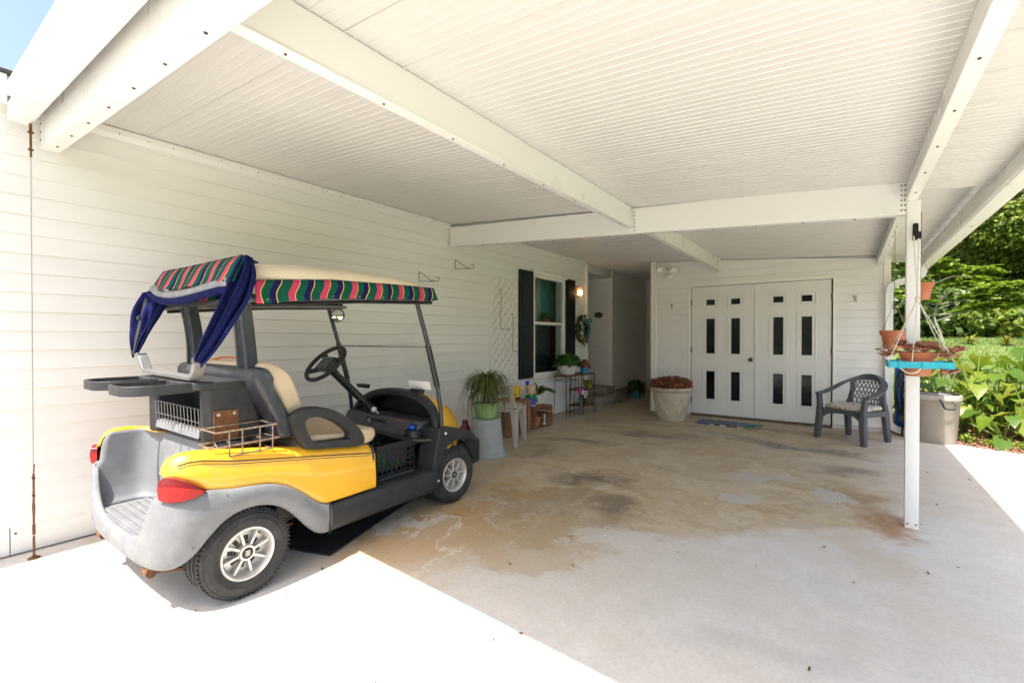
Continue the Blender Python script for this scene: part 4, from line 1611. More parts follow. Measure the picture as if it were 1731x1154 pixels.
# windscreen between the front struts
m = MB()
a0, a1 = Vector((0, 1.405, .885)), Vector((0, 1.20, 1.565))
for (f0, f1) in ((0, .505), (.515, 1)):
    p, q = a0 + (a1 - a0) * f0, a0 + (a1 - a0) * f1
    m.add([(-.535, p.y - .01, p.z), (.535, p.y - .01, p.z), (.535, q.y - .01, q.z), (-.535, q.y - .01, q.z)], [(0, 1, 2, 3)])
ws_ = m.build('windscreen', 'clear_acrylic', cart, smooth=False)
m = MB()
h = a0 + (a1 - a0) * .51
m.bar((-.53, h.y - .011, h.z), (.53, h.y - .011, h.z), .012, .012)
m.build('windscreen_hinge', 'clear_vinyl', ws_)
for w in (-.30, .36):
    m = MB()
    q = a0 + (a1 - a0) * .02
    m.hexa([(w - .045, q.y - .06, q.z - .02), (w + .045, q.y - .06, q.z - .02), (w + .045, q.y + .0, q.z - .03), (w - .045, q.y + .0, q.z - .03), (w - .055, q.y - .065, q.z + .012), (w + .055, q.y - .065, q.z + .012), (w + .055, q.y + .005, q.z + .006), (w - .055, q.y + .005, q.z + .006)])
    m.build('windscreen_clip', 'plastic_black', ws_, bevel=0.006)
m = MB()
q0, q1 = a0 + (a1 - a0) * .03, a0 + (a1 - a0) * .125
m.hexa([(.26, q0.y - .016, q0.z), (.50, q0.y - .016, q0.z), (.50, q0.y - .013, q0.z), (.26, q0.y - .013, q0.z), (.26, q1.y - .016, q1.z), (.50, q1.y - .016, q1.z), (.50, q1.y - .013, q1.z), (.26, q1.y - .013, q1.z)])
m.build('reflection_patch', 'white_plastic', ws_)  # white plate standing in for a reflection on the windscreen

# canopy ---------------------------------------------------------------
EB = [(-.02, 1.575), (.07, 1.585), (.5, 1.63), (1.0, 1.648), (1.32, 1.655), (1.40, 1.652)]
ET = [(-.02, 1.645), (.07, 1.662), (.5, 1.698), (1.0, 1.698), (1.25, 1.685), (1.40, 1.664)]
m = MB()


def plan(k, n=44):
    pts = []
    for i in range(n):
        a = 2 * PI * i / n
        ca, sa = math.cos(a), math.sin(a)
        e = 2 / 7.0
        w = math.copysign(abs(ca) ** e, ca) * .565 * k
        u = .675 + math.copysign(abs(sa) ** e, sa) * .672 * (1 - (1 - k) * .9)
        pts.append((w, u))
    return pts


rings = []
for (k, kind_, dz) in ((.94, 'b', .012), (.985, 'b', -.002), (1.0, 'b', .006), (1.0, 'm', 0), (.99, 't', -.008), (.965, 't', .006), (.90, 't', .020), (.75, 't', .036), (.5, 't', .050), (.2, 't', .056)):
    ring = []
    for (w, u) in plan(k):
        b, t_ = interp(EB, u), interp(ET, u)
        z = b + dz if kind_ == 'b' else ((b + t_) / 2 if kind_ == 'm' else t_ + dz)
        ring.append((w, u, z))
    rings.append(ring)
m.loft(rings)
m.build('canopy', 'canopy_beige', cart, angle=70)
for s in (1, -1):
    m = MB()
    n = 70
    vs = []
    for i in range(n + 1):
        u = .065 + 1.275 * i / n
        tz = interp(EB, u) + .012
        hh = interp([(.06, .125), (.5, .112), (1.3, .098), (1.375, .07)], u)
        for j in range(5):
            f = j / 4
            flare = .004 + .016 * f + .006 * f * math.sin(u * 23) + .004 * f * math.sin(u * 57 + 1)
            vs.append((s * (.563 + flare), u + .03 * f * (i / n) ** 8, tz - hh * f + .003 * f * math.sin(u * 31)))
    m.add(vs, [(i * 5 + j, (i + 1) * 5 + j, (i + 1) * 5 + j + 1, i * 5 + j + 1) for i in range(n) for j in range(4)])
    val = m.build('valance', 'stripes_along', cart, angle=80, solid=0.003)
    m = MB()
    for u in (.12, .24, .36, .50, .68, .86, 1.04, 1.22):
        m.lathe([(.0065, 0), (.006, .004), (.002, .0055)], 8, (s * .586, u, interp(EB, u) - interp([(.06, .092), (1.3, .072)], u)), 'x')
    m.build('press_studs', 'chrome_wire', val)
    m = MB()
    m.tube([(s * .55, .05, 1.468), (s * .55, .3, 1.49), (s * .55, .7, 1.525), (s * .55, 1.1, 1.545), (s * .545, 1.34, 1.56)], .010, 8)
    m.build('curtain_rail', 'plastic_black', cart)
    m = MB()
    m.tube(catmull([(s * .535, .02, 1.49), (s * .535, .25, 1.51), (s * .535, .6, 1.535), (s * .53, 1.0, 1.555), (s * .525, 1.36, 1.57)], 5), [.014] * 21, 8)
    m.build('rolled_curtain', 'clear_vinyl', cart)
# rear valance, thrown over the back edge
m = MB()
n, k_ = 60, 6
vs = []
for i in range(n + 1):
    f = i / n
    w = -.50 + 1.09 * f
    for j in range(k_ + 1):
        q = j / k_
        z = 1.722 - .012 * f - .128 * q - .010 * q * math.sin(PI * f) + .004 * q * math.sin(w * 19)
        u = .015 - .075 * q - .008 * math.sin(w * 17) * q + .012 * (q ** 2)
        ww = w - .035 * q * (1 - f) + .0 * f
        vs.append((ww, u, z))
m.add(vs, [(i * (k_ + 1) + j, (i + 1) * (k_ + 1) + j, (i + 1) * (k_ + 1) + j + 1, i * (k_ + 1) + j + 1) for i in range(n) for j in range(k_)])
m.build('rear_valance', 'stripes_across', cart, angle=80, solid=0.004)
m = MB()
vs = []
for i in range(21):
    w = -.50 + 1.04 * i / 20
    vs += [(w, .018, 1.719), (w, .10, 1.690)]
m.add(vs, [(2 * i, 2 * i + 2, 2 * i + 3, 2 * i + 1) for i in range(20)])
m.build('rear_valance_top', 'stripes_across', cart, angle=80, solid=0.004)
m = MB()
m.tube(catmull([(-.50, -.03, 1.60), (-.35, -.035, 1.555), (-.1, -.04, 1.54), (.15, -.04, 1.545), (.38, -.03, 1.565), (.52, -.02, 1.58)], 6), .034, 10)
m.build('rear_rolled_curtain', 'clear_vinyl', cart)
m = MB()
m.tube(catmull([(-.48, -.055, 1.575), (-.33, -.06, 1.528), (-.1, -.065, 1.508), (.15, -.065, 1.515), (.38, -.05, 1.535), (.5, -.03, 1.55)], 6), .022, 8)
m.build('rear_curtain_hem', 'navy_cloth', cart)
m = MB()
m.bar((-.5, .0, 1.49), (.5, .0, 1.49), .03, .02)
m.build('rear_roof_frame', 'plastic_black', cart)


def drape(name, stations, folds, seed):
    """gathered cloth: a pleated sheet whose width follows the stations (centre, half-width vector, pleat depth)"""
    r = random.Random(seed)
    m = MB()
    n = 44
    ph = [r.uniform(0, 6) for _ in range(4)]
    cs = catmull([s_[0] for s_ in stations], 6)
    hs = catmull([s_[1] for s_ in stations], 6)
    ds = catmull([(s_[2], 0, 0) for s_ in stations], 6)
    vs = []
    for i, c in enumerate(cs):
        hv, d = hs[i], ds[i].x
        t = i / (len(cs) - 1)
        nrm = hv.cross(Vector((0, 0, 1))).normalized()
        for k in range(n + 1):
            f = -1 + 2 * k / n
            pl = math.sin(f * folds * PI + ph[0] + .9 * math.sin(3 * t + ph[2])) + .45 * math.sin(f * folds * 2.3 * PI + ph[1] - 2 * t)
            cr = .25 * math.sin(t * 11 + f * 5 + ph[3])
            vs.append(c + hv * f * (1 + .06 * math.sin(6 * t + ph[2] + f)) + nrm * d * (pl + cr) + Vector((0, 0, -.02 * f * f)))
    m.add(vs, [(i * (n + 1) + k, (i + 1) * (n + 1) + k, (i + 1) * (n + 1) + k + 1, i * (n + 1) + k + 1) for i in range(len(cs) - 1) for k in range(n)])
    return m.build(name, 'navy_cloth', cart, angle=80, solid=0.005)


drape('side_curtain', [((.585, .02, 1.712), (.012, .025, .0), .008), ((.595, .01, 1.64), (.026, .040, -.01), .016), ((.575, -.02, 1.53), (.034, .045, -.02), .024), ((.535, -.065, 1.41), (.029, .036, -.02), .022), ((.48, -.11, 1.28), (.020, .022, -.02), .016), ((.44, -.145, 1.185), (.012, .012, -.012), .008)], 2.2, 3)
drape('side_curtain', [((-.47, -.03, 1.60), (.085, .035, .0), .014), ((-.455, -.05, 1.52), (.105, .05, .04), .022), ((-.45, -.075, 1.42), (.095, .05, .075), .026), ((-.47, -.105, 1.30), (.045, .03, .06), .018), ((-.478, -.135, 1.21), (.014, .012, .012), .007)], 2.4, 8)
m = MB()
m.bar((-.52, -.065, 1.545), (-.485, -.145, 1.205), .022, .012)
m.lathe([(.016, 0), (.016, .03)], 8, (-.50, -.11, 1.42), 'x')
m.build('curtain_buckle_strap', 'plastic_charcoal', cart)
m = MB()
m.tube([Vector((.437, -.165, 1.19)) + Vector((math.cos(a) * .012, 0, math.sin(a) * .012)) for a in np.linspace(0, 2 * PI, 12, endpoint=False)], .003, 6, loop=True)
m.build('curtain_ring', 'chrome_wire', cart)
# wing mirror under the roof
m = MB()
m.lathe([(.058, 0.006), (.058, -.006), (.050, -.010)], 22, (0, 0, 0), 'y')
mir = m.build('wing_mirror', 'plastic_black', cart, loc=(-.47, 1.24, 1.492), rot=(0, 0, R(48)))
m = MB()
m.lathe([(.049, -.0105), (.036, -.0155), (.016, -.018), (.001, -.0185)], 22, (0, 0, 0), 'y')
m.build('mirror_glass', 'mirror_face', mir)

# rusty wire carrier bolted to the side ----------------------------------
m = MB()
m.box(.395, .402, -.06, .06, .77, .925)
pl = m.build('carrier_plate', 'rust', cart, bevel=0.002)
m = MB()
for (u_, z_) in ((-.038, .905), (.038, .905)):
    m.lathe([(.010, 0), (.008, .006), (.003, .007)], 8, (.402, u_, z_), 'x')
m.build('carrier_bolts', 'galvanised', pl)
m = MB()


def rect_wire(z, u0, u1, w0, w1):
    m.tube([(w0, u0, z), (w1, u0, z), (w1, u1, z), (w0, u1, z)], .0042, 6, loop=True)


rect_wire(.845, -.12, .17, .405, .575)
rect_wire(.770, -.13, .19, .405, .560)
for u_ in (-.06, .0, .085, .15):
    m.tube([(.575, u_, .845), (.575, u_, .722), (.50, u_, .722), (.405, u_, .765)], .0038, 6)
m.tube([(.575, -.06, .722), (.575, .15, .722)], .0038, 6)
m.tube([(.405, .17, .845), (.405, .28, .845)], .0035, 6)
m.build('wire_carrier', 'rusty_wire', cart)
# ledge under the carrier
m = MB()
m.box(.34, .50, -.05, .24, .742, .760)
m.build('carrier_shelf', 'plastic_black', cart, bevel=0.006)

# gap line between fender and rocker
for s in (1, -1):
    m = MB()
    m.box(s * .6165 - .004, s * .6165 + .004, .452, .457, .175, .345)
    m.build('panel_seam', 'decal_black', cart)
# the tail is short: pull everything behind the axle forward
for o in list(cart.children_recursive):
    if o.type == 'MESH' and o.name.split('.')[0] in ('rear_bumper', 'fender_bolt', 'side_panel', 'pinstripe', 'bag_well', 'bag_well_floor', 'floor_rib', 'tail_light', 'tail_light_top', 'bumper_return', 'leaf_spring', 'chassis'):
        if not o.data.get('pulled'):
            for v_ in o.data.vertices:
                if v_.co.y < -.05:
                    v_.co.y = -.05 + (v_.co.y + .05) * .83
            o.data['pulled'] = 1
            o.data.update()
# ------------------------------------------------------------------ things under the carport
mat('mat_rubber', (0.014, 0.014, 0.015), 0.8, var=0.3, vscale=30, bump=0.5, bscale=220, dirt=(0.05, 0.045, 0.04), dirt_amt=0.5)
mat('crate_black', (0.014, 0.014, 0.014), 0.45, var=0.2, vscale=12)
mat('bag_green', (0.03, 0.38, 0.11), 0.5, var=0.3, vscale=10)
mat('terracotta', (0.46, 0.15, 0.065), 0.75, var=0.14, vscale=9, dirt=(0.56, 0.33, 0.22), dirt_amt=0.4, dirt_scale=5)
mat('pot_grey', (0.36, 0.385, 0.375), 0.8, var=0.10, vscale=8, bump=0.2, bscale=70, dirt=(0.22, 0.23, 0.22), dirt_amt=0.4)
mat('pot_green', (0.27, 0.42, 0.16), 0.35, var=0.08, vscale=5)
mat('urn_cream', (0.52, 0.45, 0.335), 0.65, var=0.12, vscale=7, dirt=(0.32, 0.235, 0.14), dirt_amt=0.5, dirt_scale=4)
mat('crate_wood', (0.29, 0.135, 0.062), 0.75, var=0.35, vscale=9, stretch=(6, 6, 0.8), bump=0.3, bscale=60)
mat('crate_wood_pale', (0.36, 0.21, 0.115), 0.75, var=0.3, vscale=9, stretch=(6, 6, 0.8))
mat('shelf_wood', (0.15, 0.075, 0.04), 0.7, var=0.35, vscale=12, stretch=(1, 0.2, 1))
mat('stand_green', (0.10, 0.19, 0.155), 0.55, metal=0.3, var=0.3, vscale=30)
mat('chair_pale', (0.47, 0.425, 0.37), 0.55, var=0.06, vscale=4, dirt=(0.36, 0.31, 0.25), dirt_amt=0.3)
mat('chair_grey', (0.075, 0.08, 0.09), 0.5, var=0.08, vscale=5, spec=0.5)
mat('bin_grey', (0.25, 0.225, 0.19), 0.5, var=0.05, vscale=3, dirt=(0.25, 0.225, 0.19), dirt_amt=0.3)
mat('bin_lid', (0.29, 0.27, 0.24), 0.45, var=0.05, vscale=3)
mat('soil', (0.04, 0.025, 0.017), 0.95, var=0.4, vscale=40)
mat('turquoise', (0.02, 0.42, 0.52), 0.5, var=0.12, vscale=8)
mat('rope_white', (0.62, 0.58, 0.48), 0.85, var=0.15, vscale=60)
mat('hose_black', (0.02, 0.022, 0.025), 0.4, var=0.2, vscale=9)
mat('bucket_blue', (0.01, 0.12, 0.52), 0.45, var=0.08, vscale=4)
mat('pot_blue', (0.02, 0.26, 0.42), 0.4, var=0.15, vscale=20)
mat('pot_white', (0.66, 0.64, 0.60), 0.4, var=0.05, vscale=6)
mat('yellow_glaze', (0.74, 0.50, 0.02), 0.3, var=0.05, vscale=6)
mat('brown_glaze', (0.09, 0.03, 0.015), 0.35)
mat('red_glaze', (0.16, 0.022, 0.012), 0.25, var=0.2, vscale=12)
mat('gnome_skin', (0.66, 0.47, 0.34), 0.5)
mat('gnome_blue', (0.01, 0.05, 0.50), 0.4)
mat('gnome_green', (0.02, 0.26, 0.06), 0.4)
mat('plaque_grey', (0.10, 0.105, 0.11), 0.5, metal=0.3, var=0.3, vscale=60)
mat('ribbon_teal', (0.012, 0.20, 0.24), 0.55, var=0.2, vscale=12)
mat('petal_white', (0.70, 0.66, 0.60), 0.6)
mat('petal_peach', (0.62, 0.27, 0.17), 0.6)
mat('petal_pink', (0.50, 0.06, 0.30), 0.55, var=0.3, vscale=20)
mat('bulb_glow', (1.0, 0.7, 0.4), 0.4, emit=(1.0, 0.52, 0.2, 14.0))
mat('lamp_copper', (0.55, 0.30, 0.20), 0.4, var=0.2, vscale=12)
mat('pink_pot', (0.62, 0.22, 0.22), 0.45)
mat('dry_leaf', (0.11, 0.065, 0.03), 0.85, var=0.4, vscale=9)

# rubber mat half under the cart
a = Vector((-2.47, 1.535, 0))
d = Vector((-.335, .942, 0)).normalized()
w = Vector((-d.y, d.x, 0)) * .80
m = MB()
q = [a, a + d * 1.12, a + d * 1.12 + w, a + w]
m.hexa([(p.x, p.y, .001) for p in q] + [(p.x, p.y, .012) for p in q])
tag(m.build('rubber_mat', 'mat_rubber', bevel=0.004), 'black rubber mat on the concrete under the golf cart', 'mat')

# black milk crate on the cart floor
crate = thing('plastic_crate', 'black perforated plastic crate standing on the golf cart floor', 'crate', (-3.0, 1.02, 0.302), R(1.2))


def holed_wall(mb, p0, du, dv, nu, nv, skip, thick):
    """wall of square cells, each with a round hole; p0 corner, du dv full edge vectors"""
    p0, du, dv = Vector(p0), Vector(du), Vector(dv)
    t = du.cross(dv).normalized() * thick
    for i in range(nu):
        for j in range(nv):
            c0 = p0 + du * (i / nu) + dv * (j / nv)
            eu, ev = du / nu, dv / nv
            if (i, j) in skip:
                mb.hexa([c0, c0 + eu, c0 + eu + ev, c0 + ev, c0 + t, c0 + eu + t, c0 + eu + ev + t, c0 + ev + t])
                continue
            sq = [(0, 0), (.5, 0), (1, 0), (1, .5), (1, 1), (.5, 1), (0, 1), (0, .5)]
            rings = []
            cir = [(.5 + .33 * math.cos(R(225 + 45 * k)), .5 + .33 * math.sin(R(225 + 45 * k))) for k in range(8)]
            P_ = lambda s_, off: [c0 + eu * x + ev * y + off for x, y in s_]
            mb.loft([P_(sq, Vector()), P_(cir, Vector()), P_(cir, t), P_(sq, t)], True, False, True)


x0, x1, y0, y1 = .06, .40, .955, 1.30
m = MB()
holed_wall(m, (x1, y0, .03), (0, y1 - y0, 0), (0, 0, .17), 8, 4, {(i, 2) for i in (2, 3, 4, 5)} | {(i, 3) for i in (2, 3, 4, 5)}, .006)
m.build('crate_side', 'crate_black', crate, smooth=False)
m = MB()
holed_wall(m, (x0, y0, .03), (x1 - x0, 0, 0), (0, 0, .17), 8, 4, set(), .006)
holed_wall(m, (x0, y1, .03), (x1 - x0, 0, 0), (0, 0, .17), 8, 4, set(), .006)
holed_wall(m, (x0, y0, .03), (0, y1 - y0, 0), (0, 0, .17), 8, 4, set(), .006)
m.build('crate_side', 'crate_black', crate, smooth=False)
m = MB()
for z0_, z1_ in ((0.0, .03), (.20, .245)):
    m.box(x0 - .008, x1 + .012, y0 - .008, y0 + .004, z0_, z1_)
    m.box(x0 - .008, x1 + .012, y1 - .004, y1 + .008, z0_, z1_)
    m.box(x0 - .008, x0 + .004, y0 + .004, y1 - .004, z0_, z1_)
    m.box(x1 - .0, x1 + .012, y0 + .004, y1 - .004, z0_, z1_)
m.box(x0, x1, y0, y1, 0.0, .012)
m.build('crate_rim', 'crate_black', crate, bevel=0.003)
m = MB()
m.box(x1 + .0125, x1 + .016, .975, 1.28, .005, .014)
m.build('crate_edge', 'plastic_grey', crate)
m = MB()
rr = random.Random(3)
for i in range(5):
    for j in range(4):
        m.sphere((.11 + .066 * j + .008, .995 + .066 * i, .05 + .004 * rr.random()), .031, 10, 6)
m.v = [(p[0] - .23, p[1] - 1.12, p[2]) for p in m.v]
o = m.build('green_balls', 'bag_green', None, loc=(0, 0, 0))
o.location = Vector((-3.0, 1.02, .316)) + Matrix.Rotation(R(1.2), 3, 'Z') @ Vector((.23, 1.12, 0))
o.rotation_euler = (0, 0, R(1.2))
tag(o, 'layer of bright green balls inside the black plastic crate', 'balls')
o['kind'] = 'stuff'

# storm tie-down cable
cable = thing('tie_down_cable', 'thin rusty tie-down cable from roof edge to ground anchor at far left', 'cable', (-3.865, .49, 0))
m = MB()
m.tube([(0, 0, .24), (0, 0, 2.52)], .0026, 6)
m.build('wire', 'galvanised', cable)
m = MB()
m.tube([(.0, 0, .19), (.0, 0, .245), (.014, 0, .275), (.018, 0, .30), (0.0, 0, .345), (-.018, 0, .30), (-.014, 0, .275), (0, 0, .245)], .0048, 6)
m.tube([(0, 0, .14), (0, 0, .20)], .007, 8)
m.tube([(0.004, 0, .345), (0.004, 0, .50)], .005, 6)
m.tube([(0, 0, .47), (.03, .0, .56)], .003, 5)
m.obox((0, 0, .37), (.03, .012, .010))
m.obox((0, 0, .475), (.034, .012, .010))
m.build('turnbuckle', 'rust', cable)
m = MB()
m.tube([(math.cos(t) * .014, 0, .07 + math.sin(t) * .062) for t in np.linspace(0, 2 * PI, 16, endpoint=False)], .0042, 6, loop=True)
m.lathe([(.03, 0), (.026, .006), (.012, .012), (.008, .02)], 12, (0, 0, 0))
m.build('ground_anchor', 'rust', cable)
m = MB()
m.tube([(math.cos(t) * .022, math.sin(t) * .01, 2.585 + math.sin(t) * .022) for t in np.linspace(0, 2 * PI, 16, endpoint=False)], .0055, 6, loop=True)
m.tube([(0, 0, 2.565), (0, 0, 2.51)], .0075, 8)
m.lathe([(.014, 0), (.014, .008)], 10, (0, 0, 2.50))
m.lathe([(.013, 0), (.013, .007)], 10, (0, 0, 2.40))
m.tube([(0, 0, 2.50), (0.002, 0, 2.36)], .0055, 6)
m.build('eye_bolt', 'rust', cable)

# scrolled plant hooks on the siding
for i, (y, z, lab) in enumerate(((3.61, 1.95, 'black scrolled plant hook on the siding above the golf cart roof front'), (4.215, 2.17, 'black scrolled plant hook on the siding under the cross beam end'))):
    h_ = thing('plant_hook', lab, 'hook', (WX + .012, y, z), 0, 'plant hooks on the siding')
    h_.scale = (.85, .85, .85)
    m = MB()
    m.tube([(.004, 0, 0), (.004, 0, .13)], .004, 6)
    m.tube(catmull([(.006, 0, .13), (.06, .02, .10), (.15, .06, .02), (.19, .08, .0), (.20, .085, .012), (.19, .08, .03)], 5), .004, 6)
    m.build('bracket', 'iron_black', h_)
    m = MB()
    m.tube(catmull([(.006, 0, 0.002), (.10, .04, 0.0), (.20, .085, -.004), (.25, .11, .0), (.27, .12, .03), (.25, .11, .055), (.225, .10, .045)], 5), .004, 6)
    m.build('scroll', 'iron_black', h_)

# white lattice panel
lat = thing('trellis', 'white diagonal lattice trellis fixed to the siding left of the window', 'trellis', (WX + .0125, 5.235, .60))
hw_, ht_ = .30, 1.54
pitch = .105
rr = random.Random(1)
for sgn, xo in ((1, .004), (-1, .0125)):
    c = -2.0
    while c < 2.6:
        # line y*sgn + z = c clipped to the rectangle
        pts = []
        ymin, ymax = -hw_, hw_
        za, zb = c - sgn * ymin, c - sgn * ymax
        lo, hi = [], []
        y_a, y_b = ymin, ymax
        # clip in z
        def y_at(zv):
            return sgn * (c - zv)
        ys_ = sorted([y_at(0.0), y_at(ht_)])
        ya, yb = max(ymin, ys_[0]), min(ymax, ys_[1])
        if yb - ya > .03:
            m = MB()
            m.bar((xo, ya, c - sgn * ya), (xo, yb, c - sgn * yb), .050, .008, (1, 0, 0))
            m.build('lattice_slat', 'trim_white', lat, smooth=False)
        c += pitch * 1.414
m = MB()
m.box(-.002, .017, -hw_ - .02, -hw_, 0, ht_)
m.box(-.002, .017, hw_, hw_ + .02, 0, ht_)
m.build('trellis_edge', 'trim_white', lat, smooth=False)
# two wire hangers hooked on the trellis
for (y, zt, zb, ln, lab) in ((5.085, 1.975, 1.43, .20, 'upper thin black wire hanger on the white lattice'), (5.375, 1.645, 1.11, .22, 'lower thin black wire hanger on the white lattice near the shutter')):
    m = MB()
    m.tube(catmull([(0, -.03, zt - zb + .0), (.004, -.012, zt - zb + .008), (.01, 0, zt - zb - .02), (.01, 0, .3), (.01, -.004, .02), (.012, .01, 0.0), (.02, ln * .5, -.008), (.03, ln, -.012)], 5), .0032, 6)
    o = m.build('wire_hanger', 'iron_black', loc=(WX + .062, y, zb))
    tag(o, lab, 'hanger', 'wire hangers on the trellis')

# porch lamp (lit)
lamp = thing('wall_lamp', 'lit copper porch lamp on the wall right of the window', 'lamp', (WX + .014, 7.47, 2.06))
m = MB()
m.box(0, .012, -.07, .07, -.03, .22)
m.build('back_plate', 'trim_white', lamp, bevel=0.004)
m = MB()
m.hexa([(.012, -.055, .0), (.09, -.05, .0), (.09, .05, .0), (.012, .055, .0), (.012, -.055, .012), (.09, -.05, .012), (.09, .05, .012), (.012, .055, .012)])
m.box(.012, .02, -.055, .055, .0, .17)
m.hexa([(.012, -.055, .16), (.10, -.055, .15), (.10, .055, .15), (.012, .055, .16), (.012, -.055, .172), (.10, -.055, .16), (.10, .055, .16), (.012, .055, .172)])
m.build('lamp_case', 'lamp_copper', lamp, bevel=0.003)
m = MB()
m.lathe([(.012, 0), (.018, .02), (.026, .05), (.024, .075), (.012, .092), (.002, .096)], 16, (.055, .015, .02))
m.build('bulb', 'bulb_glow', lamp)

# house-number style oval plaque
m = MB()
m.lathe([(.0, .0), (.10, .0), (.10, -.010), (.092, -.014), (.001, -.014)], 32, (0, 0, 0), 'y', sy=.62)
o = m.build('oval_plaque', 'plaque_grey', loc=(-4.29, 8.982, 1.79))
tag(o, 'small dark grey oval plaque on the alcove siding', 'plaque')

# twin-head floodlight
fl = thing('floodlight', 'white twin floodlight high on the storage room wall', 'floodlight', (-2.47, BY - .012, 2.44))
fl.scale = (1.35, 1.35, 1.35)
m = MB()
m.lathe([(.045, 0), (.045, -.03), (.03, -.04)], 20, (0, 0, 0), 'y')
m.build('mount', 'trim_white', fl)
for sx in (-1, 1):
    m = MB()
    m.tube([(sx * .02, -.03, .0), (sx * .06, -.06, .025)], .010, 8)
    m.lathe([(.012, .0), (.03, -.015), (.045, -.05), (.052, -.085), (.050, -.088), (.02, -.06)], 18, (sx * .085, -.05, .012 if sx < 0 else -.01), 'y')
    m.build('lamp_head', 'trim_white', fl)
m = MB()
m.sphere((.0, -.05, -.055), .035, 14, 8)
m.build('sensor', 'trim_white', fl)
for (x, lab) in ((-2.448, 'small metal wall hook left of the double doors'), (.098, 'small rusty wall hook right of the double doors')):
    hk = thing('wall_hook', lab, 'hook', (x, BY - .016, 1.84), 0, 'wall hooks beside the double doors')
    m = MB()
    m.box(-.014, .014, -.004, 0, -.02, .05)
    m.build('hook_plate', 'galvanised', hk, bevel=0.001)
    m = MB()
    m.tube(catmull([(0, -.004, .02), (0, -.03, .015), (.004, -.045, -.01), (.012, -.035, -.035), (.018, -.02, -.03)], 5), .0035, 6)
    m.tube([(-.012, -.005, .035), (-.03, -.012, .05), (.02, -.02, .052)], .003, 6)
    m.build('hook_wire', 'rusty_wire', hk)

# wooden crates against the wall
def wood_crate(name, lab, loc, size, open_side, rz=0.0):
    """slatted crate; open_side in '+x', '-z' (upside down), '+z'"""
    sx, sy, sz = size
    c = thing(name, lab, 'crate', loc, rz, 'wooden crates along the wall')
    r_ = random.Random(len(lab))
    t = .012

    def slat(x0, x1, y0, y1, z0, z1):
        m = MB()
        m.box(x0, x1, y0, y1, z0, z1)
        m.build('slat', r_.choice(('crate_wood', 'crate_wood', 'crate_wood_pale')), c, bevel=0.0015)
    if open_side == '+x':
        n = 4
        for k in range(n):
            a, b = sy * k / n - sy / 2 + .004, sy * (k + 1) / n - sy / 2 - .004
            slat(0, t, a, b, t, sz - t)                               # back
        for k in range(4):
            a, b = sx * k / 4 + .003, sx * (k + 1) / 4 - .003
            slat(a, b, -sy / 2 + .02, sy / 2 - .02, 0, t)             # floor
            slat(a, b, -sy / 2 + .02, sy / 2 - .02, sz - t, sz)       # top
        for s in (-1, 1):
            y0 = s * sy / 2
            for k in range(3):
                a, b = sz * k / 3 + .004, sz * (k + 1) / 3 - .004
                slat(0.013, sx, min(y0, y0 - s * .018), max(y0, y0 - s * .018), max(a, t + .001), min(b, sz - t - .001))
    else:
        n = 5
        for s in (-1, 1):
            for k in range(n):
                a, b = sx * k / n + .004, sx * (k + 1) / n - .004
                slat(a, b, s * sy / 2 - .006, s * sy / 2 + .006, 0, sz - .014)
        for (xa, xb) in ((-.006, .006), (sx - .006, sx + .006)):
            for k in range(6):
                a, b = sy * k / 6 - sy / 2 + .010, sy * (k + 1) / 6 - sy / 2 - .010
                slat(xa, xb, a, b, 0, sz - .014)
        for k in range(4):
            a, b = sx * k / 4 + .003, sx * (k + 1) / 4 - .003
            slat(a, b, -sy / 2, sy / 2, sz - .0135, sz)
    return c


wood_crate('wooden_crate', 'taller brown slatted crate behind the pale plastic chair', (-3.93, 4.98, 0), (.40, .52, .455), '-z', R(-2))
wood_crate('wooden_crate', 'lower brown crate lying open with terracotta pots inside', (-3.93, 5.61, 0), (.40, .46, .31), '+x', R(-1))


def pot_profile(r0, r1, h, rim=.02, wall=.012):
    return [(r0 * .3, 0), (r0, 0), (r0 + (r1 - r0) * .72, h * .72), (r1, h * .74), (r1 + rim * .35, h * .98), (r1 + rim * .25, h), (r1 - wall, h), (r1 - wall * 1.5, h * .86)]


def terracotta_pot(lab, loc, r0, r1, h, rot=None, plant=None, group=None):
    t = thing('terracotta_pot', lab, 'pot', loc, 0, group)
    m = MB()
    m.lathe(pot_profile(r0, r1, h), 28, caps=False)
    m.build('pot_body', 'terracotta', t, rot=rot)
    m = MB()
    m.lathe([(.001, h * .86), (r1 - .012, h * .86)], 20, caps=False)
    m.build('soil', 'soil', t, rot=rot)
    return t


terracotta_pot('front terracotta pot inside the lower wooden crate', (-3.68, 5.60, .0125), .055, .078, .14, group='terracotta pots in the crate')
terracotta_pot('rear terracotta pot inside the lower wooden crate', (-3.80, 5.50, .0125), .055, .075, .17, group='terracotta pots in the crate')
m = MB()
m.lathe([(.03, 0), (.032, .01), (.014, .03), (.012, .10), (.018, .13), (.012, .15), (.001, .155)], 16)
tag(m.build('white_bottle', 'pot_white', loc=(-3.63, 5.755, .0125)), 'slim white bottle at the right inside the lower wooden crate', 'bottle')

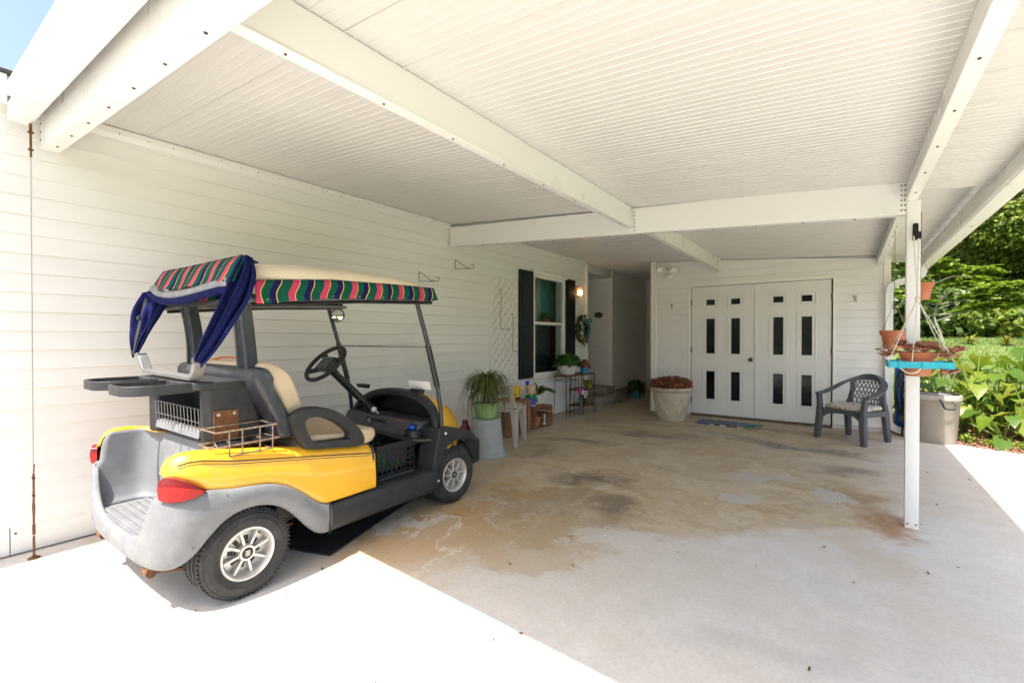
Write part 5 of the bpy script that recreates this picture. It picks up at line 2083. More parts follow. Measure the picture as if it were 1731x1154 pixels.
# spotted yellow mug planter on the tall crate
mug = thing('yellow_planter', 'yellow mug planter with dark spots and brown feet on the tall crate', 'planter', (-3.70, 5.10, .456))
m = MB()
m.lathe([(.045, .02), (.055, .03), (.062, .10), (.078, .175), (.072, .176), (.058, .10), (.05, .04)], 26)
m.build('cup', 'yellow_glaze', mug)
m = MB()
rr = random.Random(9)
for i in range(16):
    a, z = rr.uniform(0, 2 * PI), rr.uniform(.05, .165)
    r = interp([(.03, .055), (.10, .062), (.175, .078)], z)
    m.sphere((math.cos(a) * r, math.sin(a) * r, z), rr.uniform(.006, .013), 8, 5)
m.build('spots', 'brown_glaze', mug)
m = MB()
for a in (0.3, 1.7, 3.4, 4.9):
    m.sphere((math.cos(a) * .055, math.sin(a) * .055, .018), .025, 8, 6, (1, 1, .75))
m.build('feet', 'red_glaze', mug)
m = MB()
m.tube(catmull([(.05, .04, .15), (.085, .065, .13), (.08, .065, .08), (.05, .045, .06)], 5), .010, 8)
m.build('handle', 'yellow_glaze', mug)

# ceramic figure planter
gn = thing('figure_planter', 'ceramic figure planter in blue trousers and green shirt on the lower crate', 'planter', (-3.66, 5.44, .311))
m = MB()
m.lathe([(.05, 0), (.062, .01), (.06, .05), (.052, .10), (.05, .135)], 22)
m.build('trousers', 'gnome_blue', gn)
m = MB()
m.lathe([(.052, .13), (.060, .14), (.058, .17), (.045, .185)], 22)
for s in (-1, 1):
    m.tube(catmull([(s * .04, s * .04, .16), (s * .055, s * .055, .11), (s * .045 + .03, s * .045, .075)], 4), .016, 8)
m.build('shirt', 'gnome_green', gn)
m = MB()
m.lathe([(.045, .18), (.062, .20), (.072, .26), (.078, .315), (.070, .316), (.06, .25), (.04, .2)], 24)
m.build('head_pot', 'gnome_skin', gn)
m = MB()
for s in (-1, 1):
    m.sphere((.05, s * .025, .02), .022, 8, 6, (1.3, 1, .7))
m.build('shoes', 'pot_white', gn)
m = MB()
m.sphere((-.01, -.075, .345), .030, 10, 6, (.9, 1, 1.2))
m.tube([(-.01, -.06, .31), (-.005, -.02, .40)], .004, 6)
m.build('bird', 'gnome_blue', gn)

# pale child's chair: its back is towards the driveway, most of it hidden by the palm
ch = thing('plastic_chair', 'pale beige plastic child chair beside the grey upturned pot', 'chair', (-3.40, 4.50, 0), R(20))
m = MB()
m.prism(rrect(-.17, .17, -.185, .20, .05), .455, .48, 'z')
m.build('seat', 'chair_pale', ch, bevel=0.010, seg=3)
m = MB()
for (a, b, c_, d_) in ((-.14, .14, -.185, -.168), (-.14, .14, .183, .20)):
    m.box(a, b, c_, d_, .41, .454)
for (a, b) in ((-.17, -.153), (.153, .17)):
    m.box(a, b, -.15, .165, .41, .454)
m.build('apron', 'chair_pale', ch, bevel=0.005)
for (x, y, ox, oy) in ((.155, -.165, .03, -.035), (.155, .18, .03, .035), (-.155, -.165, -.03, -.035), (-.155, .18, -.03, .035)):
    m = MB()
    m.loft([[(x + ox + dx * .024, y + oy + dy * .024, 0) for dx, dy in ((-1, -1), (1, -1), (1, 1), (-1, 1))],
            [(x + dx * .046, y + dy * .040, .45) for dx, dy in ((-1, -1), (1, -1), (1, 1), (-1, 1))]])
    m.build('leg', 'chair_pale', ch, bevel=0.010, seg=3)
for s_ in (-1, 1):
    m = MB()
    m.loft([[(s_ * .145 + dx * .042, -.175 + dy * .012, .47) for dx, dy in ((-1, -1), (1, -1), (1, 1), (-1, 1))],
            [(s_ * .130 + dx * .034, -.20 + dy * .011, .60) for dx, dy in ((-1, -1), (1, -1), (1, 1), (-1, 1))],
            [(s_ * .118 + dx * .032, -.215 + dy * .010, .735) for dx, dy in ((-1, -1), (1, -1), (1, 1), (-1, 1))]])
    m.build('back_stile', 'chair_pale', ch, bevel=0.006, seg=3)
m = MB()
m.prism(rrect(-.085, .085, .62, .73, .03), -.222, -.204, 'y')
m.build('backrest', 'chair_pale', ch, bevel=0.005)

# grey upturned pot with saucer rim
m = MB()
m.lathe([(.200, 0), (.212, .004), (.212, .050), (.202, .056), (.194, .060), (.182, .20), (.164, .395), (.156, .412), (.08, .414), (.001, .414)], 40)
tag(m.build('upturned_pot', 'pot_grey', loc=(-3.22, 3.90, 0)), 'large grey concrete-coloured pot upturned as a pedestal', 'pot')
m = MB()
m.lathe([(.04, 0), (.046, .01), (.062, .10), (.068, .20), (.058, .27), (.036, .305), (.032, .335), (.037, .345), (.03, .346), (.025, .31)], 24)
tag(m.build('red_vase', 'red_glaze', loc=(-3.56, 3.93, 0)), 'dark red glazed vase behind the front wheel of the cart', 'vase')

# cream urn beside the doors
urn = thing('urn', 'large cream urn planter with diamond relief left of the double doors', 'urn', (-2.26, 7.38, 0))
m = MB()
m.lathe([(.05, 0), (.205, 0), (.212, .02), (.222, .05), (.245, .20), (.268, .36), (.272, .375), (.280, .378), (.284, .44), (.300, .452), (.322, .475), (.328, .502), (.315, .520), (.290, .515), (.275, .48)], 44)
ub = m.build('urn_body', 'urn_cream', urn)
m = MB()
n_d = 9
for s in (1, -1):
    for k in range(n_d):
        pts = []
        for i in range(9):
            f = i / 8
            a = 2 * PI * (k + s * f * 1.0) / n_d
            z = .06 + .31 * f
            r = interp([(.05, .222), (.20, .245), (.36, .268)], z) + .002
            pts.append((r * math.cos(a), r * math.sin(a), z))
        m.tube(pts, .011, 6)
m.build('diamond_relief', 'urn_cream', ub)
m = MB()
m.lathe([(.001, .478), (.28, .478)], 30, caps=False)
m.build('soil', 'soil', urn)

# patchwork door mat
t = NT('patchwork')
v = t.coord('Object')
vo = t.n('ShaderNodeTexVoronoi', feature='F1', distance='CHEBYCHEV')
t.l(t.mapping(v, scale=(1, 1.5, 1)), vo.inputs['Vector'])
vo.inputs['Scale'].default_value = 13
vo.inputs['Randomness'].default_value = 0.55
sp_ = t.n('ShaderNodeSeparateColor')
t.l(vo.outputs['Color'], sp_.inputs[0])
c = t.ramp(sp_.outputs[0], [(0, (.02, .10, .20)), (.17, (.05, .26, .24)), (.34, (.16, .13, .24)), (.48, (.10, .20, .10)), (.62, (.30, .27, .20)), (.78, (.02, .14, .32)), (.90, (.28, .08, .07))], 'CONSTANT')
c = t.mix(t.maprange(t.noise(v, 120, 3), .3, .7, 0, .35), c, (.12, .12, .11))
t.base(c)
t.rough(.95)
t.bump(t.noise(v, 180, 3), .5, .006)
MATS['patchwork'] = t.m
dm = thing('door_mat', 'multicoloured patchwork rag mat in front of the double doors', 'mat', (-1.43, 7.45, 0), R(-1.5))
m = MB()
m.prism(rrect(-.44, .44, -.20, .20, .03), .001, .014, 'z')
m.build('mat_body', 'patchwork', dm, bevel=0.004)
cols = ('gnome_blue', 'decal_black', 'urn_cream', 'decal_black', 'pot_white', 'decal_black', 'decal_black', 'urn_cream', 'gnome_green', 'red_sticker')
for i, cc in enumerate(cols):
    m = MB()
    m.box(-.38 + .078 * i, -.38 + .078 * i + .076, -.212, -.199, .001, .0165)
    m.build('edge_patch', cc, dm, bevel=0.003)

# grey plastic armchair and its cushion
f_ang = math.atan2(-.84, -.54) - PI / 2      # local +Y is forward
arm = thing('garden_chair', 'dark grey plastic garden armchair with pierced back beside the double doors', 'chair', (.075, 7.24, 0), f_ang)
m = MB()
m.prism(rrect(-.25, .25, -.22, .24, .05), .37, .395, 'z')
m.build('seat', 'chair_grey', arm, bevel=0.008)
m = MB()
ap_ = [(-.255, .355), (-.20, .365), (-.17, .33), (-.12, .30), (.12, .30), (.17, .33), (.20, .365), (.255, .355), (.255, .40), (-.255, .40)]
m.prism([(-.25, .30), (-.21, .29), (-.15, .335), (0, .35), (.15, .335), (.21, .29), (.25, .30), (.25, .395), (-.25, .395)], .225, .245, 'y')
m.build('front_apron', 'chair_grey', arm, bevel=0.006)
for s in (-1, 1):
    m = MB()
    m.prism([(-.20, .30), (-.15, .33), (.15, .33), (.20, .30), (.20, .395), (-.20, .395)], s * .25 - .009, s * .25 + .009, 'x')
    m.build('side_apron', 'chair_grey', arm, bevel=0.006)
    # front leg runs up to the arm
    m = MB()
    q = lambda x, y, z, a, b: [(x + dx * a, y + dy * b, z) for dx, dy in ((-1, -1), (1, -1), (1, 1), (-1, 1))]
    m.loft([q(s * .285, .265, 0, .030, .030), q(s * .262, .245, .30, .036, .034), q(s * .268, .235, .45, .026, .032), q(s * .285, .225, .585, .022, .034)])
    m.build('front_leg', 'chair_grey', arm, bevel=0.010, seg=3)
    m = MB()
    m.loft([q(s * .235, -.275, 0, .026, .034), q(s * .222, -.235, .38, .034, .036), q(s * .20, -.25, .50, .024, .022), q(s * .175, -.285, .70, .022, .014)])
    m.build('rear_leg', 'chair_grey', arm, bevel=0.010, seg=3)
# bowed top rail that becomes the arms
top = catmull([(.292, .245, .575), (.295, .10, .595), (.285, -.06, .64), (.235, -.20, .715), (.12, -.295, .775), (0, -.315, .795), (-.12, -.295, .775), (-.235, -.20, .715), (-.285, -.06, .64), (-.295, .10, .595), (-.292, .245, .575)], 5)
m = MB()
rings = []
for i, p in enumerate(top):
    d_ = (top[min(i + 1, len(top) - 1)] - top[max(i - 1, 0)]).normalized()
    side_ = d_.cross(Vector((0, 0, 1))).normalized()
    up_ = side_.cross(d_).normalized()
    fl_ = 1 - smooth(.0, .22, abs(i / (len(top) - 1) - .5))
    hw2, hh2 = .034 - .018 * fl_, .012 + .028 * fl_
    rings.append([p + side_ * hw2 * a_ + up_ * hh2 * b_ for a_, b_ in ((-1, -1), (1, -1), (1.05, 0), (1, 1), (-1, 1), (-1.05, 0))])
m.loft(rings)
m.build('arm_rail', 'chair_grey', arm, angle=50)
# pierced back: triangular lattice bars
bk = MB()


def back_pt(a, z):
    """a across -1..1, z height -> point on the bowed back"""
    w_ = .155 + .03 * (z - .42) / .33
    return (a * w_, -.232 - .055 * (z - .40) / .35 - .045 * (1 - a * a) * .8, z)


for z in (.45, .52, .59, .66, .725):
    bk.tube([back_pt(a, z) for a in np.linspace(-1, 1, 9)], .0055, 5)
for k in range(-7, 8):
    for s in (1, -1):
        pts = []
        for z in np.linspace(.40, .76, 7):
            a = k / 4.0 + s * (z - .58) * 2.6
            if -1.02 <= a <= 1.02:
                pts.append(back_pt(a, z))
        if len(pts) > 1:
            bk.tube(pts, .0055, 5)
bk.build('pierced_back', 'chair_grey', arm)
for s in (-1, 1):
    m = MB()
    m.tube([Vector(back_pt(s * 1.06, z)) for z in (.385, .50, .62, .745)], [.018, .018, .02, .022], 8)
    m.build('back_post', 'chair_grey', arm)
t = NT('floral')
v = t.coord('Object')
n1 = t.noise(v, 34, 5, .7)
c = t.ramp(n1, [(.36, (.05, .10, .10)), (.43, (.20, .26, .20)), (.48, (.58, .50, .40)), (.62, (.64, .57, .48)), (.70, (.36, .14, .10))])
t.base(c)
t.rough(.9)
MATS['floral'] = t.m
cu = MB()
rings = []
n_ = 48
for (k, z) in ((.55, .396), (.96, .397), (1.04, .415), (1.05, .43), (1.0, .448), (.85, .458), (.5, .455), (.15, .452)):
    ring = []
    for i in range(n_):
        a = 2 * PI * i / n_
        e_ = 2 / 5.0
        x = math.copysign(abs(math.cos(a)) ** e_, math.cos(a)) * .235 * k
        y = math.copysign(abs(math.sin(a)) ** e_, math.sin(a)) * .215 * k + .01
        sc_ = 1 + .02 * math.sin(a * 13)
        ring.append((x * sc_, y * sc_, z + .007 * math.sin(x * 45) * math.sin(y * 45)))
    rings.append(ring)
cu.loft(rings)
o = cu.build('seat_cushion', 'floral', None, angle=80, loc=(.075, 7.24, 0), rot=(0, 0, f_ang))
tag(o, 'tufted pale floral cushion on the grey armchair', 'cushion')

# storage tub
tub = thing('storage_tub', 'large beige-grey plastic bin with lid and black handles beside the post', 'bin', (.875, 7.74, 0), R(-4))


def oval(rx, ry, n=40, e=.8):
    return [(math.copysign(abs(math.cos(2 * PI * i / n)) ** e, math.cos(2 * PI * i / n)) * rx, math.copysign(abs(math.sin(2 * PI * i / n)) ** e, math.sin(2 * PI * i / n)) * ry) for i in range(n)]


m = MB()
m.loft([[(x, y, z) for x, y in oval(rx, ry)] for rx, ry, z in ((.20, .16, .004), (.215, .175, .0), (.222, .18, .02), (.255, .205, .52), (.262, .212, .53), (.262, .212, .56))])
m.build('tub_body', 'bin_grey', tub, angle=40)
m = MB()
m.loft([[(x, y, z) for x, y in oval(rx, ry)] for rx, ry, z in ((.266, .216, .535), (.276, .226, .54), (.276, .226, .575), (.268, .218, .598), (.25, .20, .602), (.24, .19, .585), (.05, .04, .588))])
m.build('lid', 'bin_lid', tub, angle=40)
m = MB()
m.tube([(x * .91, y * .91, .604) for x, y in oval(.262, .212)], .007, 6, loop=True)
m.build('lid_trim', 'plastic_black', tub)
for a_ in (-58, 122):
    hd = MB()
    ca, sa = math.cos(R(a_)), math.sin(R(a_))
    tx, ty = -sa, ca
    bx_, by_ = ca * .225, sa * .245
    hd.tube(catmull([(bx_ + tx * .075, by_ + ty * .075, .555), (bx_ + ca * .03 + tx * .07, by_ + sa * .03 + ty * .07, .51), (bx_ + ca * .05 + tx * .055, by_ + sa * .05 + ty * .055, .455), (bx_ + ca * .055, by_ + sa * .055, .445), (bx_ + ca * .05 - tx * .055, by_ + sa * .05 - ty * .055, .455), (bx_ + ca * .03 - tx * .07, by_ + sa * .03 - ty * .07, .51), (bx_ - tx * .075, by_ - ty * .075, .555)], 4), .010, 8)
    hd.build('handle', 'plastic_black', tub)

# downspout on the carport's eave
def ribbed_pipe(pts, name, parent, hw=.040, hd_=.030):
    m = MB()
    P_ = [Vector(p) for p in pts]
    rings = []
    for i, p in enumerate(P_):
        d_ = (P_[min(i + 1, len(P_) - 1)] - P_[max(i - 1, 0)]).normalized()
        s_ = Vector((0, 1, 0))
        u_ = s_.cross(d_).normalized()
        prof = []
        for (a, b) in ((-1, -1), (-.5, -1), (-.4, -.9), (.4, -.9), (.5, -1), (1, -1), (1, -.4), (.92, -.3), (.92, .3), (1, .4), (1, 1), (-1, 1)):
            prof.append(p + u_ * (a * hw) + s_ * (b * hd_))
        rings.append(prof)
    m.loft(rings)
    m.v = [(p[0] - CX0, p[1] - CY0, p[2]) for p in m.v]
    return m.build(name, 'aluminium_white', parent, angle=30)


dsx, dsy = .462, 7.975
ribbed_pipe([(.80, dsy, 2.21), (.80, dsy, 2.16), (.785, dsy, 2.12), (.75, dsy, 2.09), (.70, dsy, 2.075), (.60, dsy, 2.05), (.53, dsy, 2.03), (.49, dsy, 2.00), (.468, dsy, 1.95), (dsx, dsy, 1.90), (dsx, dsy, .22),
             (.468, dsy, .165), (.49, dsy, .12), (.53, dsy, .085), (.59, dsy, .06), (.65, dsy, .045)], 'downspout', carport)
# ------------------------------------------------------------------ plants
leaf_mat('leaf_taro', [(0.07, 0.14, 0.012), (0.12, 0.20, 0.016), (0.18, 0.25, 0.02), (0.28, 0.28, 0.03)], 0.4, 0.45)
leaf_mat('leaf_oak', [(0.10, 0.16, 0.02), (0.16, 0.235, 0.03), (0.25, 0.32, 0.04), (0.34, 0.39, 0.06)], 0.45, 0.45)
leaf_mat('leaf_light', [(0.12, 0.21, 0.015), (0.21, 0.31, 0.025), (0.30, 0.39, 0.035)], 0.5, 0.45)
leaf_mat('leaf_dark', [(0.04, 0.075, 0.014), (0.08, 0.14, 0.022), (0.13, 0.20, 0.035)], 0.45, 0.32)
leaf_mat('leaf_palm', [(0.05, 0.085, 0.012), (0.09, 0.14, 0.022), (0.17, 0.18, 0.05), (0.25, 0.20, 0.09)], 0.45, 0.25)
leaf_mat('leaf_succulent', [(0.36, 0.17, 0.10), (0.55, 0.20, 0.14), (0.66, 0.32, 0.23), (0.42, 0.36, 0.17)], 0.5, 0.25)
leaf_mat('leaf_dead', [(0.14, 0.04, 0.02), (0.30, 0.09, 0.04), (0.42, 0.17, 0.075), (0.20, 0.08, 0.045)], 0.8, 0.15)
leaf_mat('leaf_herb', [(0.018, 0.07, 0.010), (0.04, 0.13, 0.016), (0.07, 0.18, 0.03)], 0.45, 0.25)
leaf_mat('leaf_bromeliad', [(0.10, 0.16, 0.02), (0.18, 0.24, 0.03), (0.30, 0.28, 0.04), (0.34, 0.15, 0.06)], 0.45, 0.3)
leaf_mat('grass_blade', [(0.06, 0.12, 0.015), (0.11, 0.18, 0.025), (0.18, 0.21, 0.05)], 0.6, 0.3)
mat('stem_green', (0.13, 0.19, 0.03), 0.5, var=0.25, vscale=8)
mat('stem_brown', (0.12, 0.08, 0.05), 0.85, var=0.3, vscale=12)
mat('bark', (0.075, 0.06, 0.048), 0.95, var=0.35, vscale=7, bump=0.8, bscale=22, stretch=(1, 1, 0.25))
mat('branch_pale', (0.24, 0.215, 0.17), 0.8, var=0.2, vscale=14)


def cloud_leaves(name, pts, nrm, size, mname, parent, rnd, aspect=1.7, shade=None):
    """many small two-triangle leaves from point and direction arrays"""
    n = len(pts)
    rs = np.random.RandomState(rnd)
    a = nrm + rs.normal(0, .55, (n, 3))
    a /= np.linalg.norm(a, axis=1)[:, None] + 1e-9
    t = np.cross(a, rs.normal(0, 1, (n, 3)))
    t /= np.linalg.norm(t, axis=1)[:, None] + 1e-9
    b = np.cross(a, t)
    s = size * rs.uniform(.6, 1.35, n)[:, None]
    v = np.empty((n, 4, 3))
    v[:, 0] = pts - t * s * aspect * .5
    v[:, 1] = pts + b * s * .5 + a * s * .12
    v[:, 2] = pts + t * s * aspect * .5
    v[:, 3] = pts - b * s * .5 + a * s * .12
    me = bpy.data.meshes.new(name)
    me.vertices.add(4 * n)
    me.vertices.foreach_set('co', v.reshape(-1))
    me.loops.add(4 * n)
    me.loops.foreach_set('vertex_index', np.arange(4 * n))
    me.polygons.add(n)
    me.polygons.foreach_set('loop_start', np.arange(0, 4 * n, 4))
    me.polygons.foreach_set('loop_total', np.full(n, 4))
    me.update(calc_edges=True)
    at = me.attributes.new('shade', 'FLOAT', 'FACE')
    sh_ = rs.uniform(0, 1, n) if shade is None else np.clip(shade + rs.normal(0, .18, n), 0, 1)
    at.data.foreach_set('value', sh_.astype(np.float32))
    return link(name, me, mname, parent)


def crown_points(rs, lobes, per, shell=.5):
    P_, N_, Sh = [], [], []
    for (c, r, k) in lobes:
        n = int(per * k)
        # each lobe is itself a heap of small clumps
        nc = max(6, n // 60)
        d = rs.normal(0, 1, (nc, 3))
        d /= np.linalg.norm(d, axis=1)[:, None]
        rad = rs.uniform(shell, 1.05, nc)[:, None]
        cc = np.array(c) + d * rad * np.array(r)
        idx = rs.randint(0, nc, n)
        off = rs.normal(0, 1, (n, 3)) * np.array(r) * .135
        p = cc[idx] + off
        P_.append(p)
        N_.append(d[idx] + np.array((0, 0, .5)))
        Sh.append(rs.uniform(.15, .85, nc)[idx])
    return np.vstack(P_), np.vstack(N_), np.concatenate(Sh)


def tree(name, lab, cat, loc, h, lobes, trunk, leaf, size, per, seed, group=None, limbs=5):
    rs = np.random.RandomState(seed)
    r_ = random.Random(seed)
    t = thing(name, lab, cat, loc, 0, group)
    m = MB()
    tp = catmull([(0, 0, -.2), (.04 * r_.uniform(-1, 1), .04, h * .25), (.12 * r_.uniform(-1, 1), .1 * r_.uniform(-1, 1), h * .5), (.2 * r_.uniform(-1, 1), .2 * r_.uniform(-1, 1), h * .85)], 4)
    m.tube(tp, [trunk * (1 - .75 * i / (len(tp) - 1)) for i in range(len(tp))], 9)
    for k in range(limbs):
        c, r, _ = lobes[k % len(lobes)]
        i0 = r_.randint(len(tp) // 3, len(tp) - 2)
        e = Vector(c)
        mid = (tp[i0] + e) / 2 + Vector((r_.uniform(-.2, .2), r_.uniform(-.2, .2), r_.uniform(-.1, .3)))
        lp = catmull([tp[i0], mid, e], 4)
        m.tube(lp, [trunk * .5 * (1 - .8 * i / (len(lp) - 1)) for i in range(len(lp))], 7)
    m.build('trunk', 'bark', t, angle=80)
    P_, N_, Sh = crown_points(rs, lobes, per)
    cloud_leaves('crown', P_, N_, size, leaf, t, seed, shade=Sh)
    return t


def ground_z(x, y):
    return terrain(x, y)


def place(x, y):
    return (x, y, ground_z(x, y) - .02)


# trees and tall shrubs that close the garden
tree('oak_tree', 'large dark-trunked oak at the back right of the lawn', 'tree', place(4.35, 17.8), 5.5,
     [((0, 0, 5.2), (2.2, 1.8, 1.6), 1.4), ((-1.4, -.6, 4.3), (1.5, 1.3, 1.2), 1.0), ((1.5, -.4, 4.4), (1.6, 1.4, 1.3), 1.0), ((-.5, -1.2, 3.3), (1.5, .9, 1.0), .8), ((.9, -1.0, 3.0), (1.2, .9, .9), .7), ((-2.0, .3, 5.6), (1.5, 1.3, 1.2), .8), ((2.2, .5, 6.0), (1.6, 1.4, 1.3), .8)], .22, 'leaf_oak', .060, 24000, 11, limbs=7)
tree('oak_tree', 'tall oak with fine leaves behind the left part of the lawn', 'tree', place(1.3, 19.3), 6.0,
     [((0, 0, 5.4), (2.1, 1.7, 1.7), 1.3), ((-1.3, -.5, 4.3), (1.5, 1.2, 1.2), 1.0), ((1.3, -.5, 4.2), (1.6, 1.2, 1.3), 1.0), ((0, -1.0, 3.2), (1.6, .9, 1.1), .9), ((1.6, -.8, 2.6), (1.2, .8, .9), .6)], .2, 'leaf_oak', .062, 22000, 23, limbs=6)
tree('oak_tree', 'oak rising beyond the right edge of the lawn', 'tree', place(7.6, 18.6), 6.0,
     [((0, 0, 5.0), (2.3, 1.8, 1.8), 1.3), ((-1.4, -.4, 3.6), (1.5, 1.3, 1.3), 1.0), ((1.4, -.4, 3.7), (1.5, 1.3, 1.3), 1.0), ((0, -.8, 2.4), (1.9, 1.0, 1.2), .9)], .22, 'leaf_oak', .10, 8000, 31, limbs=6)
for (x, y, sd, lab) in ((3.0, 22.5, 51, 'tall tree crown filling the gap behind the two nearer oaks'), (6.2, 23.0, 52, 'tall tree crown behind the oak on the right'), (-.6, 22.5, 53, 'tall tree crown behind the storage room corner')):
    tree('background_tree', lab, 'tree', place(x, y), 8.0,
         [((0, 0, 6.5), (2.6, 1.8, 2.2), 1.2), ((-1.5, -.4, 4.6), (2.0, 1.4, 1.7), 1.0), ((1.5, -.4, 4.6), (2.0, 1.4, 1.7), 1.0), ((0, -.6, 2.6), (2.4, 1.2, 1.7), 1.0), ((0, 0, 8.6), (2.2, 1.6, 1.6), .8)], .25, 'leaf_oak', .14, 7000, sd, limbs=6, group='background trees')
for i, (x, y, rx, rz, lf, lab) in enumerate((
        (1.2, 16.9, 1.0, .95, 'leaf_dark', 'dark rounded shrub at the back of the lawn left of the post'),
        (2.35, 17.2, 1.0, .85, 'leaf_dark', 'low dark shrub in the shade at the foot of the oaks'),
        (3.2, 17.0, .8, .75, 'leaf_oak', 'mid-green shrub at the back of the lawn beside the oak trunk'),
        (5.3, 17.1, 1.0, .9, 'leaf_dark', 'dark shrub right of the oak trunk'),
        (6.6, 16.9, 1.1, 1.0, 'leaf_oak', 'broad shrub at the far right of the lawn'))):
    rs = np.random.RandomState(40 + i)
    t = thing('shrub', lab, 'shrub', place(x, y), 0, 'shrubs behind the lawn')
    m = MB()
    for k in range(5):
        a = 2 * PI * k / 5
        m.tube(catmull([(0, 0, 0), (math.cos(a) * .2, math.sin(a) * .15, rz * .7), (math.cos(a) * rx * .6, math.sin(a) * .4, rz * 1.4)], 3), [.03, .025, .02, .018, .015, .01, .008], 5)
    m.build('stems', 'bark', t)
    P_, N_, Sh = crown_points(rs, [((0, 0, rz), (rx, .8, rz), 1.0), ((rx * .4, -.2, rz * .6), (rx * .6, .6, rz * .6), .6), ((-rx * .5, -.1, rz * .7), (rx * .6, .6, rz * .7), .6)], 3600, .45)
    cloud_leaves('foliage', P_, N_, .10, lf, t, 60 + i, shade=Sh)
# light, feathery young tree with bare pale branches in front of the oaks
ft = thing('feathery_tree', 'young feathery light-green tree with thin pale branches behind the post', 'tree', place(1.55, 11.6), 0)
m = MB()
tr = catmull([(0, 0, 0), (-.10, 0, .9), (-.22, .02, 1.4), (-.12, .0, 1.8)], 4)
m.tube(tr, [.026 - .017 * i / (len(tr) - 1) for i in range(len(tr))], 7)
rr = random.Random(17)
tips = []
for (e, st_) in (((.55, -.1, 1.62), 7), ((.85, 0, 1.55), 8), ((.20, .0, 2.05), 10), ((-.55, 0, 1.85), 9), ((.45, .1, 2.25), 10), ((-.15, 0, 2.4), 11), ((.95, .1, 1.95), 9), ((.65, -.2, 1.9), 10), ((1.15, 0, 1.75), 8)):
    p0 = tr[min(st_, len(tr) - 1)]
    lp = catmull([p0, (p0 + Vector(e)) / 2 + Vector((0, 0, rr.uniform(-.08, .08))), Vector(e)], 4)
    m.tube(lp, [.010 - .0065 * i / (len(lp) - 1) for i in range(len(lp))], 6)
    tips += [lp[-1], lp[-2], lp[-3], lp[-4]]
m.build('branches', 'branch_pale', ft)
PP, NN = [], []
rs = np.random.RandomState(3)
for tp_ in tips:
    for k in range(13):
        a = rs.uniform(0, 2 * PI)
        ln = rs.uniform(.18, .40)
        dv = np.array((math.cos(a), math.sin(a) * .7, rs.uniform(-.1, .35)))
        for q in np.linspace(.15, 1, 14):
            for s_ in (-1, 1):
                sd = np.array((-math.sin(a), math.cos(a), 0)) * s_ * .04 * (1.2 - q)
                PP.append(np.array(tp_) + dv * ln * q + sd + np.array((0, 0, -.05 * q * q)))
                NN.append(np.array((0, 0, 1.0)))
cloud_leaves('foliage', np.array(PP), np.array(NN) * 1.6, .045, 'leaf_light', ft, 5)
m = MB()
m.box(-.10, .10, -.02, .02, 0, .22)
m.prism([(-.13, .22), (.13, .22), (0, .33)], -.06, .06, 'y')
m.v = [(p[0], p[1] - .0, p[2]) for p in m.v]
o = m.build('bird_feeder', 'white_plastic', loc=(4.05, 17.35, terrain(4.05, 17.35) + 1.35))
tag(o, 'small white bird feeder hung in front of the oak trunk', 'bird feeder')

# grass and mulch ------------------------------------------------------
rs = np.random.RandomState(2)
n = 42000
gx = rs.uniform(.6, 7.5, n)
gy = 9.6 + (17.0 - 9.6) * rs.uniform(0, 1, n) ** 1.25
gz = np.array([terrain(a, b) for a, b in zip(gx, gy)])
h_ = rs.uniform(.025, .075, n)
ang = rs.uniform(0, 2 * PI, n)
wd = .006
v = np.empty((n, 3, 3))
v[:, 0] = np.stack([gx - np.cos(ang) * wd, gy - np.sin(ang) * wd, gz], 1)
v[:, 1] = np.stack([gx + np.cos(ang) * wd, gy + np.sin(ang) * wd, gz], 1)
v[:, 2] = np.stack([gx + rs.normal(0, .02, n), gy + rs.normal(0, .02, n), gz + h_], 1)
me = bpy.data.meshes.new('grass')
me.vertices.add(3 * n)
me.vertices.foreach_set('co', v.reshape(-1))
me.loops.add(3 * n)
me.loops.foreach_set('vertex_index', np.arange(3 * n))
me.polygons.add(n)
me.polygons.foreach_set('loop_start', np.arange(0, 3 * n, 3))
me.polygons.foreach_set('loop_total', np.full(n, 3))
me.update(calc_edges=True)
at = me.attributes.new('shade', 'FLOAT', 'FACE')
at.data.foreach_set('value', rs.uniform(0, 1, n).astype(np.float32))
o = link('grass', me, 'grass_blade')
o['kind'] = 'stuff'
o['label'] = 'sunlit short grass on the sloping lawn'
o['category'] = 'grass'

m = MB()
r_ = random.Random(4)
for i in range(5200):
    x = r_.uniform(.55, 3.6)
    y = bed_edge(x) + r_.uniform(-.03, 2.3) ** 1.0
    z = terrain(x, y) + .045 if y > bed_edge(x) + .02 else .006
    z += r_.uniform(-.01, .02)
    m.obox((x, y, z), (r_.uniform(.02, .07), r_.uniform(.006, .018), r_.uniform(.003, .008)), (r_.uniform(-.5, .5), r_.uniform(-.5, .5), r_.uniform(0, PI)))
o = m.build('mulch_chips', 'chip', smooth=False, fix=False)
o['kind'] = 'stuff'
o['label'] = 'reddish brown wood mulch chips covering the garden bed'
o['category'] = 'mulch'


